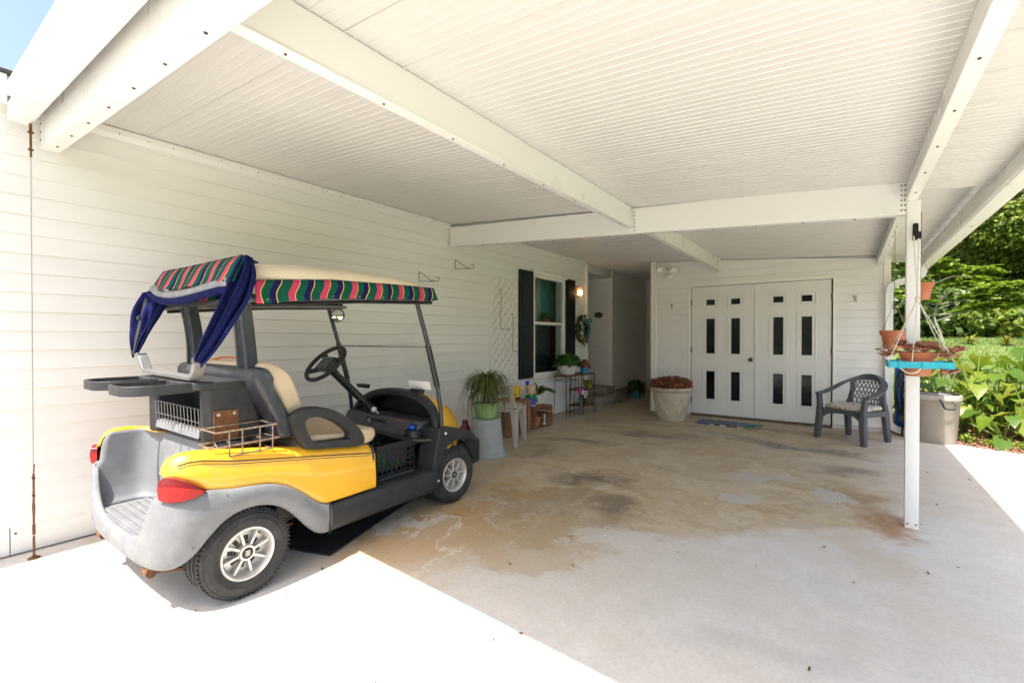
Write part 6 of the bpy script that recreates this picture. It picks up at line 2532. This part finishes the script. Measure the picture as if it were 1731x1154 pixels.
# big arrow-shaped leaves ------------------------------------------------
def taro_leaf_mesh(seed):
    r = random.Random(seed)
    L, Wd = 1.0, .40
    spine = 8
    m = MB()
    vs, fs = [], []
    droop = r.uniform(.25, .6)
    wave = r.uniform(.02, .05)
    # outline half width along the leaf; base lobes run back past the stalk
    prof = [(-.20, .06), (-.12, .24), (0.0, .36), (.15, .39), (.32, .36), (.52, .27), (.72, .165), (.88, .075), (1.0, .004)]
    prev = None
    for i, (t_, w_) in enumerate(prof):
        z = -droop * max(0, t_) ** 2 * .45
        row = []
        for j, f in enumerate((-1, -.55, 0, .55, 1)):
            cut = (.13 if (t_ < 0 and f == 0) else 0)
            tt = t_ + (.0 if abs(f) > 0 or t_ >= 0 else -t_)
            zz = z + .16 * abs(f) * w_ + wave * math.sin(i * 2.1 + (f > 0)) * abs(f) + (0.015 if abs(f) == .55 else 0)
            vs.append((f * w_, tt, zz))
    for i in range(len(prof) - 1):
        for j in range(4):
            a = i * 5 + j
            if i < 2 and j in (1, 2) and prof[i + 1][0] <= 0:
                # sinus between the lobes
                continue
            fs.append((a, a + 1, a + 6, a + 5))
    m.add(vs, fs)
    return m


def leaf_variants():
    out = []
    for i in range(8):
        b = taro_leaf_mesh(100 + i)
        me = b.mesh('leaf', True, 80)
        at = me.attributes.new('shade', 'FLOAT', 'FACE') if 'shade' not in me.attributes else me.attributes['shade']
        at.data.foreach_set('value', [min(1, max(0, i / 7.0 + random.Random(i).uniform(-.1, .1)))] * len(me.polygons))
        me.materials.append(MATS['leaf_taro'])
        out.append(me)
    return out


TARO = leaf_variants()


def taro(lab, x, y, n, hmin, hmax, smin, smax, seed):
    r = random.Random(seed)
    t = thing('elephant_ear_plant', lab, 'plant', (x, y, terrain(x, y) + .02), 0, 'elephant ear plants in the bed')
    for k in range(n):
        a = 2 * PI * (k + r.uniform(-.3, .3)) / n + seed
        h = r.uniform(hmin, hmax)
        out = r.uniform(.10, .30) * (1.3 - .5 * (h - hmin) / (hmax - hmin + .01))
        tip = Vector((math.cos(a) * out, math.sin(a) * out, h))
        st = MB()
        st.tube(catmull([(0, 0, 0), (tip.x * .3, tip.y * .3, h * .55), tip], 4), [.014, .013, .012, .011, .010, .009, .008, .007, .006], 6)
        st.build('stalk', 'stem_green', t)
        s = r.uniform(smin, smax)
        o = link('leaf', TARO[r.randrange(8)], None, t)
        o.location = tip
        o.scale = (s, s, s)
        o.rotation_euler = (R(r.uniform(-48, -5)), R(r.uniform(-22, 22)), a - PI / 2 + r.uniform(-.5, .5))
    return t


spots = [
    (1.36, 8.32, 5, .30, .75, .32, .44, 'elephant ear plant right behind the beige bin'),
    (1.78, 8.10, 6, .28, .72, .30, .46, 'elephant ear plant with big pale leaves nearest the concrete edge'),
    (1.62, 8.62, 6, .45, 1.00, .34, .48, 'elephant ear plant with one tall yellowing leaf'),
    (2.05, 8.45, 6, .45, 1.05, .34, .50, 'tall elephant ear plant at the right edge of view'),
    (1.10, 8.85, 5, .55, 1.10, .32, .46, 'elephant ear plant rising behind the hanging pot'),
    (0.80, 8.75, 4, .40, .85, .28, .38, 'elephant ear plant beside the downspout corner'),
    (1.48, 9.15, 6, .55, 1.10, .34, .48, 'elephant ear plant in the middle of the bed'),
    (1.95, 9.05, 6, .60, 1.25, .36, .52, 'elephant ear plant reaching highest at the rear right'),
    (2.45, 8.75, 6, .45, 1.10, .34, .50, 'elephant ear plant at the far right of the bed'),
    (2.35, 8.05, 5, .30, .80, .30, .45, 'low elephant ear plant right of the concrete corner'),
    (1.20, 9.45, 5, .50, .95, .30, .44, 'elephant ear plant at the back left of the bed'),
    (2.30, 9.55, 6, .50, 1.00, .34, .48, 'elephant ear plant at the back right of the bed'),
    (1.55, 8.02, 4, .20, .50, .26, .36, 'short elephant ear plant in front of the taller ones beside the bin'),
    (1.30, 8.62, 6, .40, .90, .30, .44, 'dense elephant ear plant directly behind the bin lid'),
    (1.85, 8.72, 6, .45, 1.05, .32, .46, 'elephant ear plant in the thick of the right clump'),
    (2.12, 8.20, 5, .30, .85, .30, .42, 'elephant ear plant at the front of the right clump'),
    (1.02, 8.30, 5, .30, .80, .28, .40, 'elephant ear plant peeping between post and bin'),
    (1.70, 9.40, 6, .50, 1.00, .30, .44, 'elephant ear plant at the lawn side of the bed'),
]
for i, (x, y, n, a, b, c, d, lab) in enumerate(spots):
    taro(lab, x, y, n + 6, a * .7, b, c * .58, d * .66, 7 + i * 3)
# small weeds along the edge of the bed
for i, (x, y, lab) in enumerate(((1.42, 7.78, 'small weed tuft at the concrete edge right of the bin'), (1.66, 7.66, 'small weed tuft at the right end of the concrete edge'), (1.22, 7.92, 'leafy weed close to the base of the bin'))):
    rs = np.random.RandomState(80 + i)
    t = thing('weed', lab, 'weed', (x, y, .0), 0, 'weeds along the bed edge')
    n = 160
    p = rs.normal(0, 1, (n, 3)) * np.array((.05, .045, .022)) + np.array((0, 0, .055))
    cloud_leaves('leaves', p, np.tile((0, 0, 1.0), (n, 1)), .022, 'leaf_light', t, 90 + i)


# strap-leaved plants (bromeliads on the lawn edge, palm in the green pot)
def strap_plant(t, n, length, width, arch, leaf, seed, z0=0.0, up=.5, name='leaves', seg=7, spread=1.0):
    r = random.Random(seed)
    m = MB()
    for k in range(n):
        a = r.uniform(0, 2 * PI)
        L = length * r.uniform(.6, 1.15)
        el = r.uniform(.25, 1.35) * up + .15
        w_ = width * r.uniform(.7, 1.2)
        pts = []
        x = z = 0.0
        ang_ = el * PI / 2 if el < 1 else PI / 2 * .98
        ca, sa = math.cos(a), math.sin(a)
        for q in range(seg + 1):
            pts.append((x, z))
            x += math.cos(ang_) * L / seg * spread
            z += math.sin(ang_) * L / seg
            ang_ -= arch * r.uniform(.7, 1.2) / seg
        vs = []
        for q, (px_, pz_) in enumerate(pts):
            f = q / seg
            ww = w_ * (1 - f ** 2.2) * .5 + .0006
            vs += [(ca * px_ - sa * ww, sa * px_ + ca * ww, z0 + pz_), (ca * px_ + sa * ww, sa * px_ - ca * ww, z0 + pz_)]
        m.add(vs, [(2 * q, 2 * q + 1, 2 * q + 3, 2 * q + 2) for q in range(seg)], shade=r.uniform(0.0, 1.0) * .999 + .0003)
    return m.build(name, leaf, t, angle=80, fix=False)


for i, (x, y, lab) in enumerate(((1.85, 13.4, 'yellow bromeliad on the lawn just right of the post'), (2.9, 14.9, 'pinkish bromeliad at the back of the lawn in line with the feathery tree'), (3.35, 15.1, 'green and red bromeliad left of the oak trunk'), (3.8, 14.9, 'bromeliad clump at the foot of the oak'), (4.3, 15.2, 'bromeliad right of the oak trunk'), (2.35, 15.0, 'small yellow-green bromeliad at the shaded lawn edge'))):
    t = thing('bromeliad', lab, 'plant', place(x, y), 0, 'bromeliads at the lawn edge')
    strap_plant(t, 44, .34, .035, 1.5, 'leaf_bromeliad', 200 + i, .02, .75)

gp = thing('potted_palm', 'ponytail palm with long strap leaves in a light green pot', 'potted plant', (-3.22, 3.90, .415))
gp.scale = (.9, .9, .95)
m = MB()
m.lathe([(.085, 0), (.115, .004), (.13, .03), (.150, .10), (.155, .145), (.162, .15), (.168, .178), (.160, .184), (.150, .18), (.145, .15)], 36)
m.build('pot_body', 'pot_green', gp)
m = MB()
m.lathe([(.001, .155), (.150, .155)], 24, caps=False)
m.build('soil', 'soil', gp)
m = MB()
m.tube([(0, 0, .16), (.01, 0, .26), (.0, .01, .33)], [.06, .04, .025], 10)
m.build('stem', 'stem_brown', gp)
strap_plant(gp, 420, .62, .017, 3.1, 'leaf_palm', 5, .27, .95, spread=.78, seg=9)
strap_plant(gp, 110, .36, .015, 2.6, 'leaf_palm', 6, .24, .95, spread=.75)

# dead flowers in the urn
t = thing('withered_plant', 'withered reddish-brown plant filling the cream urn', 'plant', (-2.26, 7.38, .478))
rs = np.random.RandomState(8)
n = 1500
a = rs.uniform(0, 2 * PI, n)
rad = .32 * np.sqrt(rs.uniform(0, 1, n))
p = np.stack([np.cos(a) * rad, np.sin(a) * rad, .04 + rs.uniform(0, 1, n) ** 1.3 * (.20 - .30 * rad)], 1)
cloud_leaves('leaves', p, rs.normal(0, 1, (n, 3)) + np.array((0, 0, .5)), .032, 'leaf_dead', t, 9)
m = MB()
for k in range(60):
    a_ = rs.uniform(0, 2 * PI)
    q = rs.uniform(.05, .28)
    e = (math.cos(a_) * q * 1.1, math.sin(a_) * q * 1.1, rs.uniform(.08, .19))
    m.tube([(math.cos(a_) * q * .7, math.sin(a_) * q * .7, 0), (math.cos(a_) * q * .9, math.sin(a_) * q * .9, e[2] * .6), e], [.004, .003, .002], 5)
m.build('stems', 'stem_brown', t)

# shelf group by the alcove ----------------------------------------------
st = thing('wire_plant_stand', 'tall thin wire plant stand carrying the white ribbed pot', 'plant stand', (-3.74, 6.62, 0))
m = MB()
m.prism(rrect(-.13, .13, -.22, .22, .02), .665, .69, 'z')
m.build('stand_top', 'shelf_wood', st, bevel=0.003)
m = MB()
for (x, y, bx_, by_) in ((.11, -.20, .12, -.215), (.11, .10, .12, .02), (-.11, -.18, -.12, -.20), (-.11, .18, -.12, .20), (.11, -.02, .12, -.13), (.11, .20, .12, .22)):
    m.tube([(x, y, .665), (bx_, by_, 0)], .005, 6)
m.build('wire_legs', 'iron_black', st)
m = MB()
m.tube([(.115, -.205, .60), (.115, .205, .60), (-.115, .19, .60), (-.115, -.19, .60)], .006, 6, loop=True)
m.build('ring_brace', 'stand_green', st)
shf = thing('shelf_rack', 'narrow dark metal rack with three wooden shelves beside the alcove', 'rack', (-3.72, 7.12, 0))
for z in (.13, .40, .665):
    m = MB()
    m.prism(rrect(-.14, .15, -.22, .24, .03), z, z + .022, 'z')
    m.build('shelf', 'shelf_wood', shf, bevel=0.003)
for (x, y) in ((.13, -.20), (.13, .22), (-.12, -.20), (-.12, .22)):
    m = MB()
    m.tube([(x, y, 0), (x, y, .664)], .007, 6)
    m.build('upright', 'iron_black', shf)


def leafy(t, n, spread, z, size, leaf, seed, up=.4):
    rs = np.random.RandomState(seed)
    d = rs.normal(0, 1, (n, 3))
    d /= np.linalg.norm(d, axis=1)[:, None]
    d[:, 2] = np.abs(d[:, 2]) * 1.1 - .15
    p = d * rs.uniform(.45, 1.0, n)[:, None] * np.array(spread) + np.array((0, 0, z))
    return cloud_leaves('leaves', p, d + np.array((0, 0, up)), size, leaf, t, seed + 1)


wp = thing('potted_herb', 'leafy green plant in a white ribbed bowl on the wire stand', 'potted plant', (-3.74, 6.66, .691))
m = MB()
prof = [(.085, 0), (.10, .004), (.135, .06), (.165, .15), (.172, .158), (.160, .158), (.13, .08)]
rings = []
for r0, h in prof:
    rings.append([(r0 * (1 + .018 * math.cos(a * 24)) * math.cos(a), r0 * (1 + .018 * math.cos(a * 24)) * math.sin(a) * 1.12, h) for a in np.linspace(0, 2 * PI, 96, endpoint=False)])
m.loft(rings)
m.build('pot_body', 'pot_white', wp)
leafy(wp, 420, (.22, .26, .20), .17, .062, 'leaf_herb', 12)
bp = thing('potted_succulent', 'brown withered plant in a small blue pot on the rack top', 'potted plant', (-3.66, 7.10, .688))
m = MB()
m.lathe([(.05, 0), (.06, .003), (.072, .10), (.077, .13), (.069, .13), (.06, .05)], 24)
m.build('pot_body', 'pot_blue', bp)
leafy(bp, 120, (.09, .10, .11), .13, .045, 'leaf_dead', 14)
op = thing('olive_pot', 'small olive-yellow square pot on the middle rack shelf', 'pot', (-3.64, 7.20, .4225))
m = MB()
m.loft([[(sx * a, sy * a, z) for sx, sy in ((-1, -1), (1, -1), (1, 1), (-1, 1))] for a, z in ((.045, 0), (.058, .12), (.062, .122), (.062, .145), (.054, .145), (.05, .11))])
m.build('pot_body', mat('olive', (0.17, 0.16, 0.02), 0.4), op, bevel=0.004)
m = MB()
m.box(.0465, .060, -.03, .03, .03, .05)
m.build('band', 'yellow_glaze', op)
dp = thing('dark_basket', 'dark woven basket on the lowest rack shelf', 'basket', (-3.66, 7.22, .1525))
m = MB()
for k in range(6):
    m.tube([(math.cos(a) * (.08 + .004 * k), math.sin(a) * (.08 + .004 * k), .012 + .02 * k) for a in np.linspace(0, 2 * PI, 18, endpoint=False)], .0115, 6, loop=True)
m.lathe([(.001, .004), (.08, .004)], 16, caps=False)
m.build('basket_weave', 'wood_dark', dp)
orc = thing('flower_stake', 'pink and white artificial orchid on a green garden stake by the rack', 'flower', (-3.47, 6.62, 0))
m = MB()
m.tube([(0, 0, 0), (0, 0, .32)], [.004, .012], 6)
m.lathe([(.014, .20), (.034, .34), (.036, .345), (.03, .34)], 12)
m.build('stake', 'stand_green', orc)
m = MB()
rr = random.Random(6)
for k in range(10):
    c = Vector((rr.uniform(-.05, .06), rr.uniform(-.05, .05), .42 + rr.uniform(-.06, .07)))
    for q in range(5):
        a = 2 * PI * q / 5
        m.sphere(c + Vector((0, math.cos(a) * .022, math.sin(a) * .022)), .018, 6, 4, (.4, 1, 1))
m.build('petals', 'petal_pink', orc)
m = MB()
for k in range(5):
    m.sphere((.03 + rr.uniform(-.02, .03), rr.uniform(-.05, .05), .40 + rr.uniform(-.06, .04)), .022, 8, 5)
kind(m.build('pale_petals', 'petal_white', orc), 'stuff')
strap_plant(orc, 12, .14, .02, 1.2, 'leaf_herb', 33, .30, .8)
sp2 = thing('sprig_pot', 'small white pot with trailing sprigs at the right end of the lower crate', 'potted plant', (-3.74, 5.74, .311))
m = MB()
m.lathe([(.05, 0), (.056, .003), (.070, .11), (.074, .14), (.066, .14), (.058, .06)], 22)
m.build('pot_body', 'pot_white', sp2)
rs = np.random.RandomState(4)
pp = []
for (ex, ey, ez) in ((.03, .12, .22), (.05, .28, .17), (.04, .42, .14), (-.02, -.05, .27)):
    for q in np.linspace(.1, 1, 30):
        b = np.array((0, 0, .13)) * (1 - q) + np.array((ex, ey, ez)) * q + np.array((0, 0, .06 * math.sin(q * PI)))
        for _ in range(3):
            pp.append(b + rs.normal(0, .014, 3))
cloud_leaves('leaves', np.array(pp), np.tile((0, 0, 1.0), (len(pp), 1)), .024, 'leaf_herb', sp2, 3)
m = MB()
for (ex, ey, ez) in ((.03, .12, .22), (.05, .28, .17), (.04, .42, .14), (-.02, -.05, .27)):
    m.tube([Vector((0, 0, .13)) * (1 - q) + Vector((ex, ey, ez)) * q + Vector((0, 0, .06 * math.sin(q * PI))) for q in np.linspace(0, 1, 8)], .003, 5)
m.build('sprig_stems', 'stem_green', sp2)
# window pot
wpot = thing('window_pot', 'pink pot with a small plant standing on the shelf inside the window', 'potted plant', (-4.22, 6.72, 1.536))
m = MB()
m.lathe([(.04, 0), (.05, .003), (.085, .07), (.09, .075), (.08, .075)], 22)
m.build('pot_body', 'pink_pot', wpot)
leafy(wpot, 60, (.06, .06, .12), .09, .04, 'leaf_light', 77)
# planter standing in the hall
hp = thing('hall_planter', 'dark wire planter with a bluish pot in the passage by the wall', 'planter', (-3.72, 9.65, 0))
m = MB()
m.lathe([(.09, 0), (.10, .004), (.13, .14), (.122, .145)], 20)
m.build('pot_body', 'pot_blue', hp)
leafy(hp, 260, (.20, .24, .24), .16, .06, 'leaf_dark', 55)
m = MB()
m.tube([(.14, -.14, 0), (.14, -.14, .36), (.14, .14, .36), (.14, .14, 0)], .006, 6)
m.build('wire_frame', 'iron_black', hp)

# wreath ---------------------------------------------------------------
wr = thing('wreath', 'twig wreath with white flowers and a teal ribbon beside the shutter', 'wreath', (WX + .05, 7.55, 1.46))
m = MB()
rr = random.Random(13)
for k in range(16):
    r0 = .185 + rr.uniform(-.035, .035)
    x0_ = rr.uniform(-.02, .03)
    ph = rr.uniform(0, 6)
    m.tube([(x0_ + .015 * math.sin(3 * a + ph), math.cos(a) * (r0 + .012 * math.sin(4 * a + ph)) * .92, math.sin(a) * (r0 + .012 * math.sin(5 * a + ph)) * 1.12) for a in np.linspace(0, 2 * PI, 30, endpoint=False)], .0055, 5, loop=True)
m.build('twig_ring', 'stem_brown', wr)
rs = np.random.RandomState(21)
n = 520
a = rs.uniform(0, 2 * PI, n)
p = np.stack([.03 + rs.uniform(-.02, .05, n), np.cos(a) * (.185 * .92 + rs.normal(0, .03, n)), np.sin(a) * (.185 * 1.12 + rs.normal(0, .03, n))], 1)
cloud_leaves('greenery', p, np.tile((1.0, 0, 0.3), (n, 1)), .034, 'leaf_dark', wr, 22)
for (nm, mt, pos) in (('white_flowers', 'petal_white', ((1.4, .9), (1.9, 1.0), (2.6, 1.0), (3.6, .8), (4.0, .9))), ('peach_flowers', 'petal_peach', ((4.6, 1.0), (5.0, .9), (3.9, 1.05)))):
    m = MB()
    for (a_, k_) in pos:
        c = Vector((.07, math.cos(a_) * .17 * k_, math.sin(a_) * .20 * k_))
        for q in range(6):
            b_ = 2 * PI * q / 6
            m.sphere(c + Vector((0, math.cos(b_) * .022, math.sin(b_) * .022)), .020, 7, 5, (.5, 1, 1))
        m.sphere(c + Vector((.008, 0, 0)), .012, 7, 5)
    kind(m.build(nm, mt, wr), 'stuff')
m = MB()
for s in (-1, 1):
    m.tube(catmull([(.075, .06, .14), (.11, .06 + s * .07, .19), (.11, .06 + s * .12, .15), (.085, .06 + s * .05, .12), (.075, .06, .14)], 4), .014, 6)
m.sphere((.085, .06, .14), .026, 8, 6)
for (yy, ln) in ((.085, -.36), (.13, -.22)):
    pts = catmull([(.08, .065, .13), (.10, yy + .02, .02), (.085, yy - .01, -.12), (.095, yy + .03, ln)], 5)
    rings = []
    for p_ in pts:
        rings.append([p_ + Vector((.0, -.016, 0)), p_ + Vector((.003, 0, .002)), p_ + Vector((0, .016, 0)), p_ + Vector((-.003, 0, -.002))])
    m.loft(rings)
m.build('ribbon', 'ribbon_teal', wr, angle=70)

# hanging planter in front of the post ---------------------------------
hg = thing('hanging_planter', 'turquoise board hung on white cords in front of the carport post', 'hanging planter', (.372, 3.94, 1.10))
# a square turquoise frame that carries the pot
m = MB()
for (a0_, b0_) in (((-.15, -.15), (.15, -.15)), ((.15, -.15), (.15, .12)), ((.15, .12), (-.15, .12)), ((-.15, .12), (-.15, -.15))):
    m.bar((a0_[0], a0_[1], .03), (b0_[0], b0_[1], .03), .012, .042)
m.build('board', 'turquoise', hg, bevel=0.002)
for sx in (-.09, .02):
    m = MB()
    m.box(sx - .014, sx + .014, -.164, -.1565, .007, .053)
    m.build('cleat', 'turquoise', hg, bevel=0.002)
knot = Vector((.0, .02, .45))
m = MB()
for c_ in ((-.15, -.15), (.15, -.15), (-.15, .12), (.15, .12), (-.04, -.16)):
    m.tube([knot, Vector((c_[0] * 1.02, c_[1] * 1.02, .052))], .003, 6)
m.tube(catmull([(-.10, -.16, .01), (-.06, -.17, -.02), (-.02, -.165, -.015), (.0, -.16, .01)], 4), .004, 6)
m.tube([knot, knot + Vector((-.012, .09, .43))], .0045, 6)
m.tube([knot, knot + Vector((.012, .09, .43))], .0045, 6)
m.sphere(knot, .014, 8, 6, (1, 1, 1.7))
m.build('cords', 'rope_white', hg)
m = MB()
m.box(-.014, .014, .140, .168, .86, .97)
m.box(-.002, .026, .095, .1395, .86, .905)
m.build('bracket', 'iron_black', hg, bevel=0.003)
pt = thing('potted_succulent', 'terracotta pot of red succulents sitting in the turquoise frame', 'potted plant', (.372, 3.925, 1.055))
m = MB()
m.lathe(pot_profile(.062, .088, .155, .025), 32, caps=False)
m.build('pot_body', 'terracotta', pt)
m = MB()
m.lathe([(.001, .135), (.078, .135)], 20, caps=False)
m.build('soil', 'soil', pt)


def rosette(mb, c, r, n, rnd, tilt=0.0):
    for ring_, (k, el) in enumerate(((1.0, .40), (.85, .85), (.6, 1.2))):
        for q in range(n):
            a = 2 * PI * (q + .5 * ring_) / n + rnd.uniform(-.1, .1)
            d_ = Vector((math.cos(a) * math.cos(el), math.sin(a) * math.cos(el), math.sin(el)))
            sd = Vector((-math.sin(a), math.cos(a), 0))
            L = r * k * rnd.uniform(.85, 1.1)
            up_ = sd.cross(d_)
            p0, p1, p2 = Vector(c), Vector(c) + d_ * L * .55, Vector(c) + d_ * L
            w_ = r * .22
            mb.add([p0, p1 - sd * w_ + up_ * .002, p2, p1 + sd * w_ + up_ * .002, p1 - up_ * w_ * .5], [(0, 1, 2, 3), (0, 4, 1), (1, 4, 2), (2, 4, 3), (3, 4, 0)], shade=rnd.uniform(.05, .95))


m = MB()
rr = random.Random(12)
for k in range(26):
    a = rr.uniform(0, 2 * PI)
    q = .085 * math.sqrt(rr.uniform(0, 1))
    rosette(m, (math.cos(a) * q * 1.2, math.sin(a) * q * 1.2, .155 + rr.uniform(0, .05)), rr.uniform(.036, .056), 6, rr)
for (x, y, z) in ((.13, -.10, .115), (.16, -.08, .15), (.15, -.11, .03), (.12, -.12, .02), (.19, -.04, .165), (-.13, -.02, .14), (-.155, .0, .12), (.11, -.13, .12)):
    rosette(m, (x, y, z), rr.uniform(.05, .068), 7, rr)
kind(m.build('succulents', 'leaf_succulent', pt, fix=False, angle=60), 'stuff')
m = MB()
for (x, y, z) in ((.13, -.10, .115), (.16, -.08, .15), (.15, -.11, .03), (.19, -.04, .165), (-.13, -.02, .14), (-.155, .0, .12)):
    m.tube(catmull([(x * .3, y * .3, .14), (x * .75, y * .8, .16), (x, y, z)], 4), .004, 5)
m.build('trailing_stems', 'stem_green', pt)

# two more pots hung on rods behind the post
for (x, y, z, r1, h, lab) in ((.36, 5.55, 1.20, .105, .17, 'terracotta pot hanging behind the post left of the cords'), (.535, 5.45, 1.64, .085, .15, 'higher terracotta pot hanging just right of the post')):
    t = thing('hanging_pot', lab, 'hanging pot', (x, y, z), 0, 'terracotta pots hanging behind the post')
    m = MB()
    m.lathe(pot_profile(r1 * .68, r1, h, .022), 28, caps=False)
    m.build('pot_body', 'terracotta', t)
    m = MB()
    m.lathe([(.001, h * .86), (r1 - .014, h * .86)], 20, caps=False)
    m.build('soil', 'soil', t)
    top_z = ceil_back(x) - .004 - z
    m = MB()
    for k in range(3):
        a = 2 * PI * k / 3 + .4
        m.tube([(math.cos(a) * r1, math.sin(a) * r1, h * .95), (0, 0, h + .28)], .0022, 5)
    m.tube([(0, 0, h + .28), (0, 0, top_z)], .003, 5)
    m.build('hanging_wires', 'rusty_wire', t)
    if x < .5:
        m = MB()
        rr = random.Random(31)
        for k in range(9):
            rosette(m, (rr.uniform(-.12, .06), rr.uniform(-.08, .02), rr.uniform(-.06, .05) + (.0 if k > 4 else .0)), rr.uniform(.03, .042), 6, rr)
        m.build('trailing_succulent', 'leaf_succulent', t, fix=False)
    else:
        m = MB()
        m.tube(catmull([(0, 0, h * .9), (.10, .02, h + .0), (.22, .05, h + .05), (.34, .05, h + .03)], 4), [.008, .007, .007, .006, .006, .005, .005, .005, .004, .004, .003, .003, .002], 6)
        m.build('bare_branch', 'branch_pale', t)

# hose and tools by the storage room corner
ho = thing('hose_coil', 'tangled dark garden hoses hanging beside the downspout', 'hose', (.60, 7.99, 0))
rr = random.Random(44)
for k in range(5):
    pts = []
    cx_, cz_ = rr.uniform(-.02, .05), rr.uniform(.45, .62)
    rw, rh = rr.uniform(.05, .085), rr.uniform(.22, .40)
    for a in np.linspace(0, 2 * PI, 26, endpoint=False):
        pts.append((cx_ + rw * math.cos(a), .02 * math.sin(2 * a + k) + rr.uniform(-.004, .004) - .02 * k * .3, cz_ + rh * math.sin(a)))
    m = MB()
    m.tube(pts, .012, 7, loop=True)
    m.build('hose_loop', 'hose_black', ho)
m = MB()
m.tube(catmull([(.0, -.03, .9), (-.02, -.04, .6), (.03, -.05, .3), (.0, -.05, .03), (.05, -.07, .02)], 6), .011, 7)
m.build('hose_tail', 'hose_black', ho)
m = MB()
m.tube([(.02, .02, 0), (.02, .02, 1.05)], .012, 8)
m.box(-.06, .10, .01, .03, 1.0, 1.03)
m.build('hose_hanger', 'wood_dark', ho)
bk_ = thing('blue_drum', 'bright blue plastic drum behind the hoses at the corner', 'drum', (.66, 8.55, 0))
m = MB()
m.lathe([(.085, 0), (.09, .01), (.098, .25), (.095, .30), (.099, .35), (.10, .93), (.103, .95), (.095, .97), (.001, .97)], 28)
m.build('drum_body', 'bucket_blue', bk_)
m = MB()
for z in (.30, .65, .96):
    m.tube([(math.cos(a) * .101, math.sin(a) * .101, z) for a in np.linspace(0, 2 * PI, 28, endpoint=False)], .008, 6, loop=True)
m.build('drum_hoops', 'bucket_blue', bk_)

# litter on the concrete
m = MB()
r_ = random.Random(77)
for i in range(64):
    x, y = (r_.uniform(-3.8, 1.0), r_.uniform(.8, 7.6)) if i < 55 else (r_.uniform(-3.7, -.3), r_.uniform(.6, 1.7))
    s = r_.uniform(.004, .011) if i < 55 else r_.uniform(.004, .008)
    a = r_.uniform(0, PI)
    ca_, sa_ = math.cos(a), math.sin(a)
    lp_ = [(-1.3, 0, .003), (-.4, -.5, .006), (.6, -.35, .004), (1.5, .1, .009), (.5, .5, .007), (-.5, .4, .002)]
    m.add([(x + (p_[0] * ca_ - p_[1] * sa_) * s, y + (p_[0] * sa_ + p_[1] * ca_) * s, p_[2] * min(1, s / .008) + .001) for p_ in lp_], [(0, 1, 2, 3, 4, 5)])
o = m.build('leaf_litter', 'dry_leaf', smooth=False, solid=0.0015)
o['kind'] = 'stuff'
o['label'] = 'scattered bits of dry leaf on the concrete'
o['category'] = 'leaf litter'
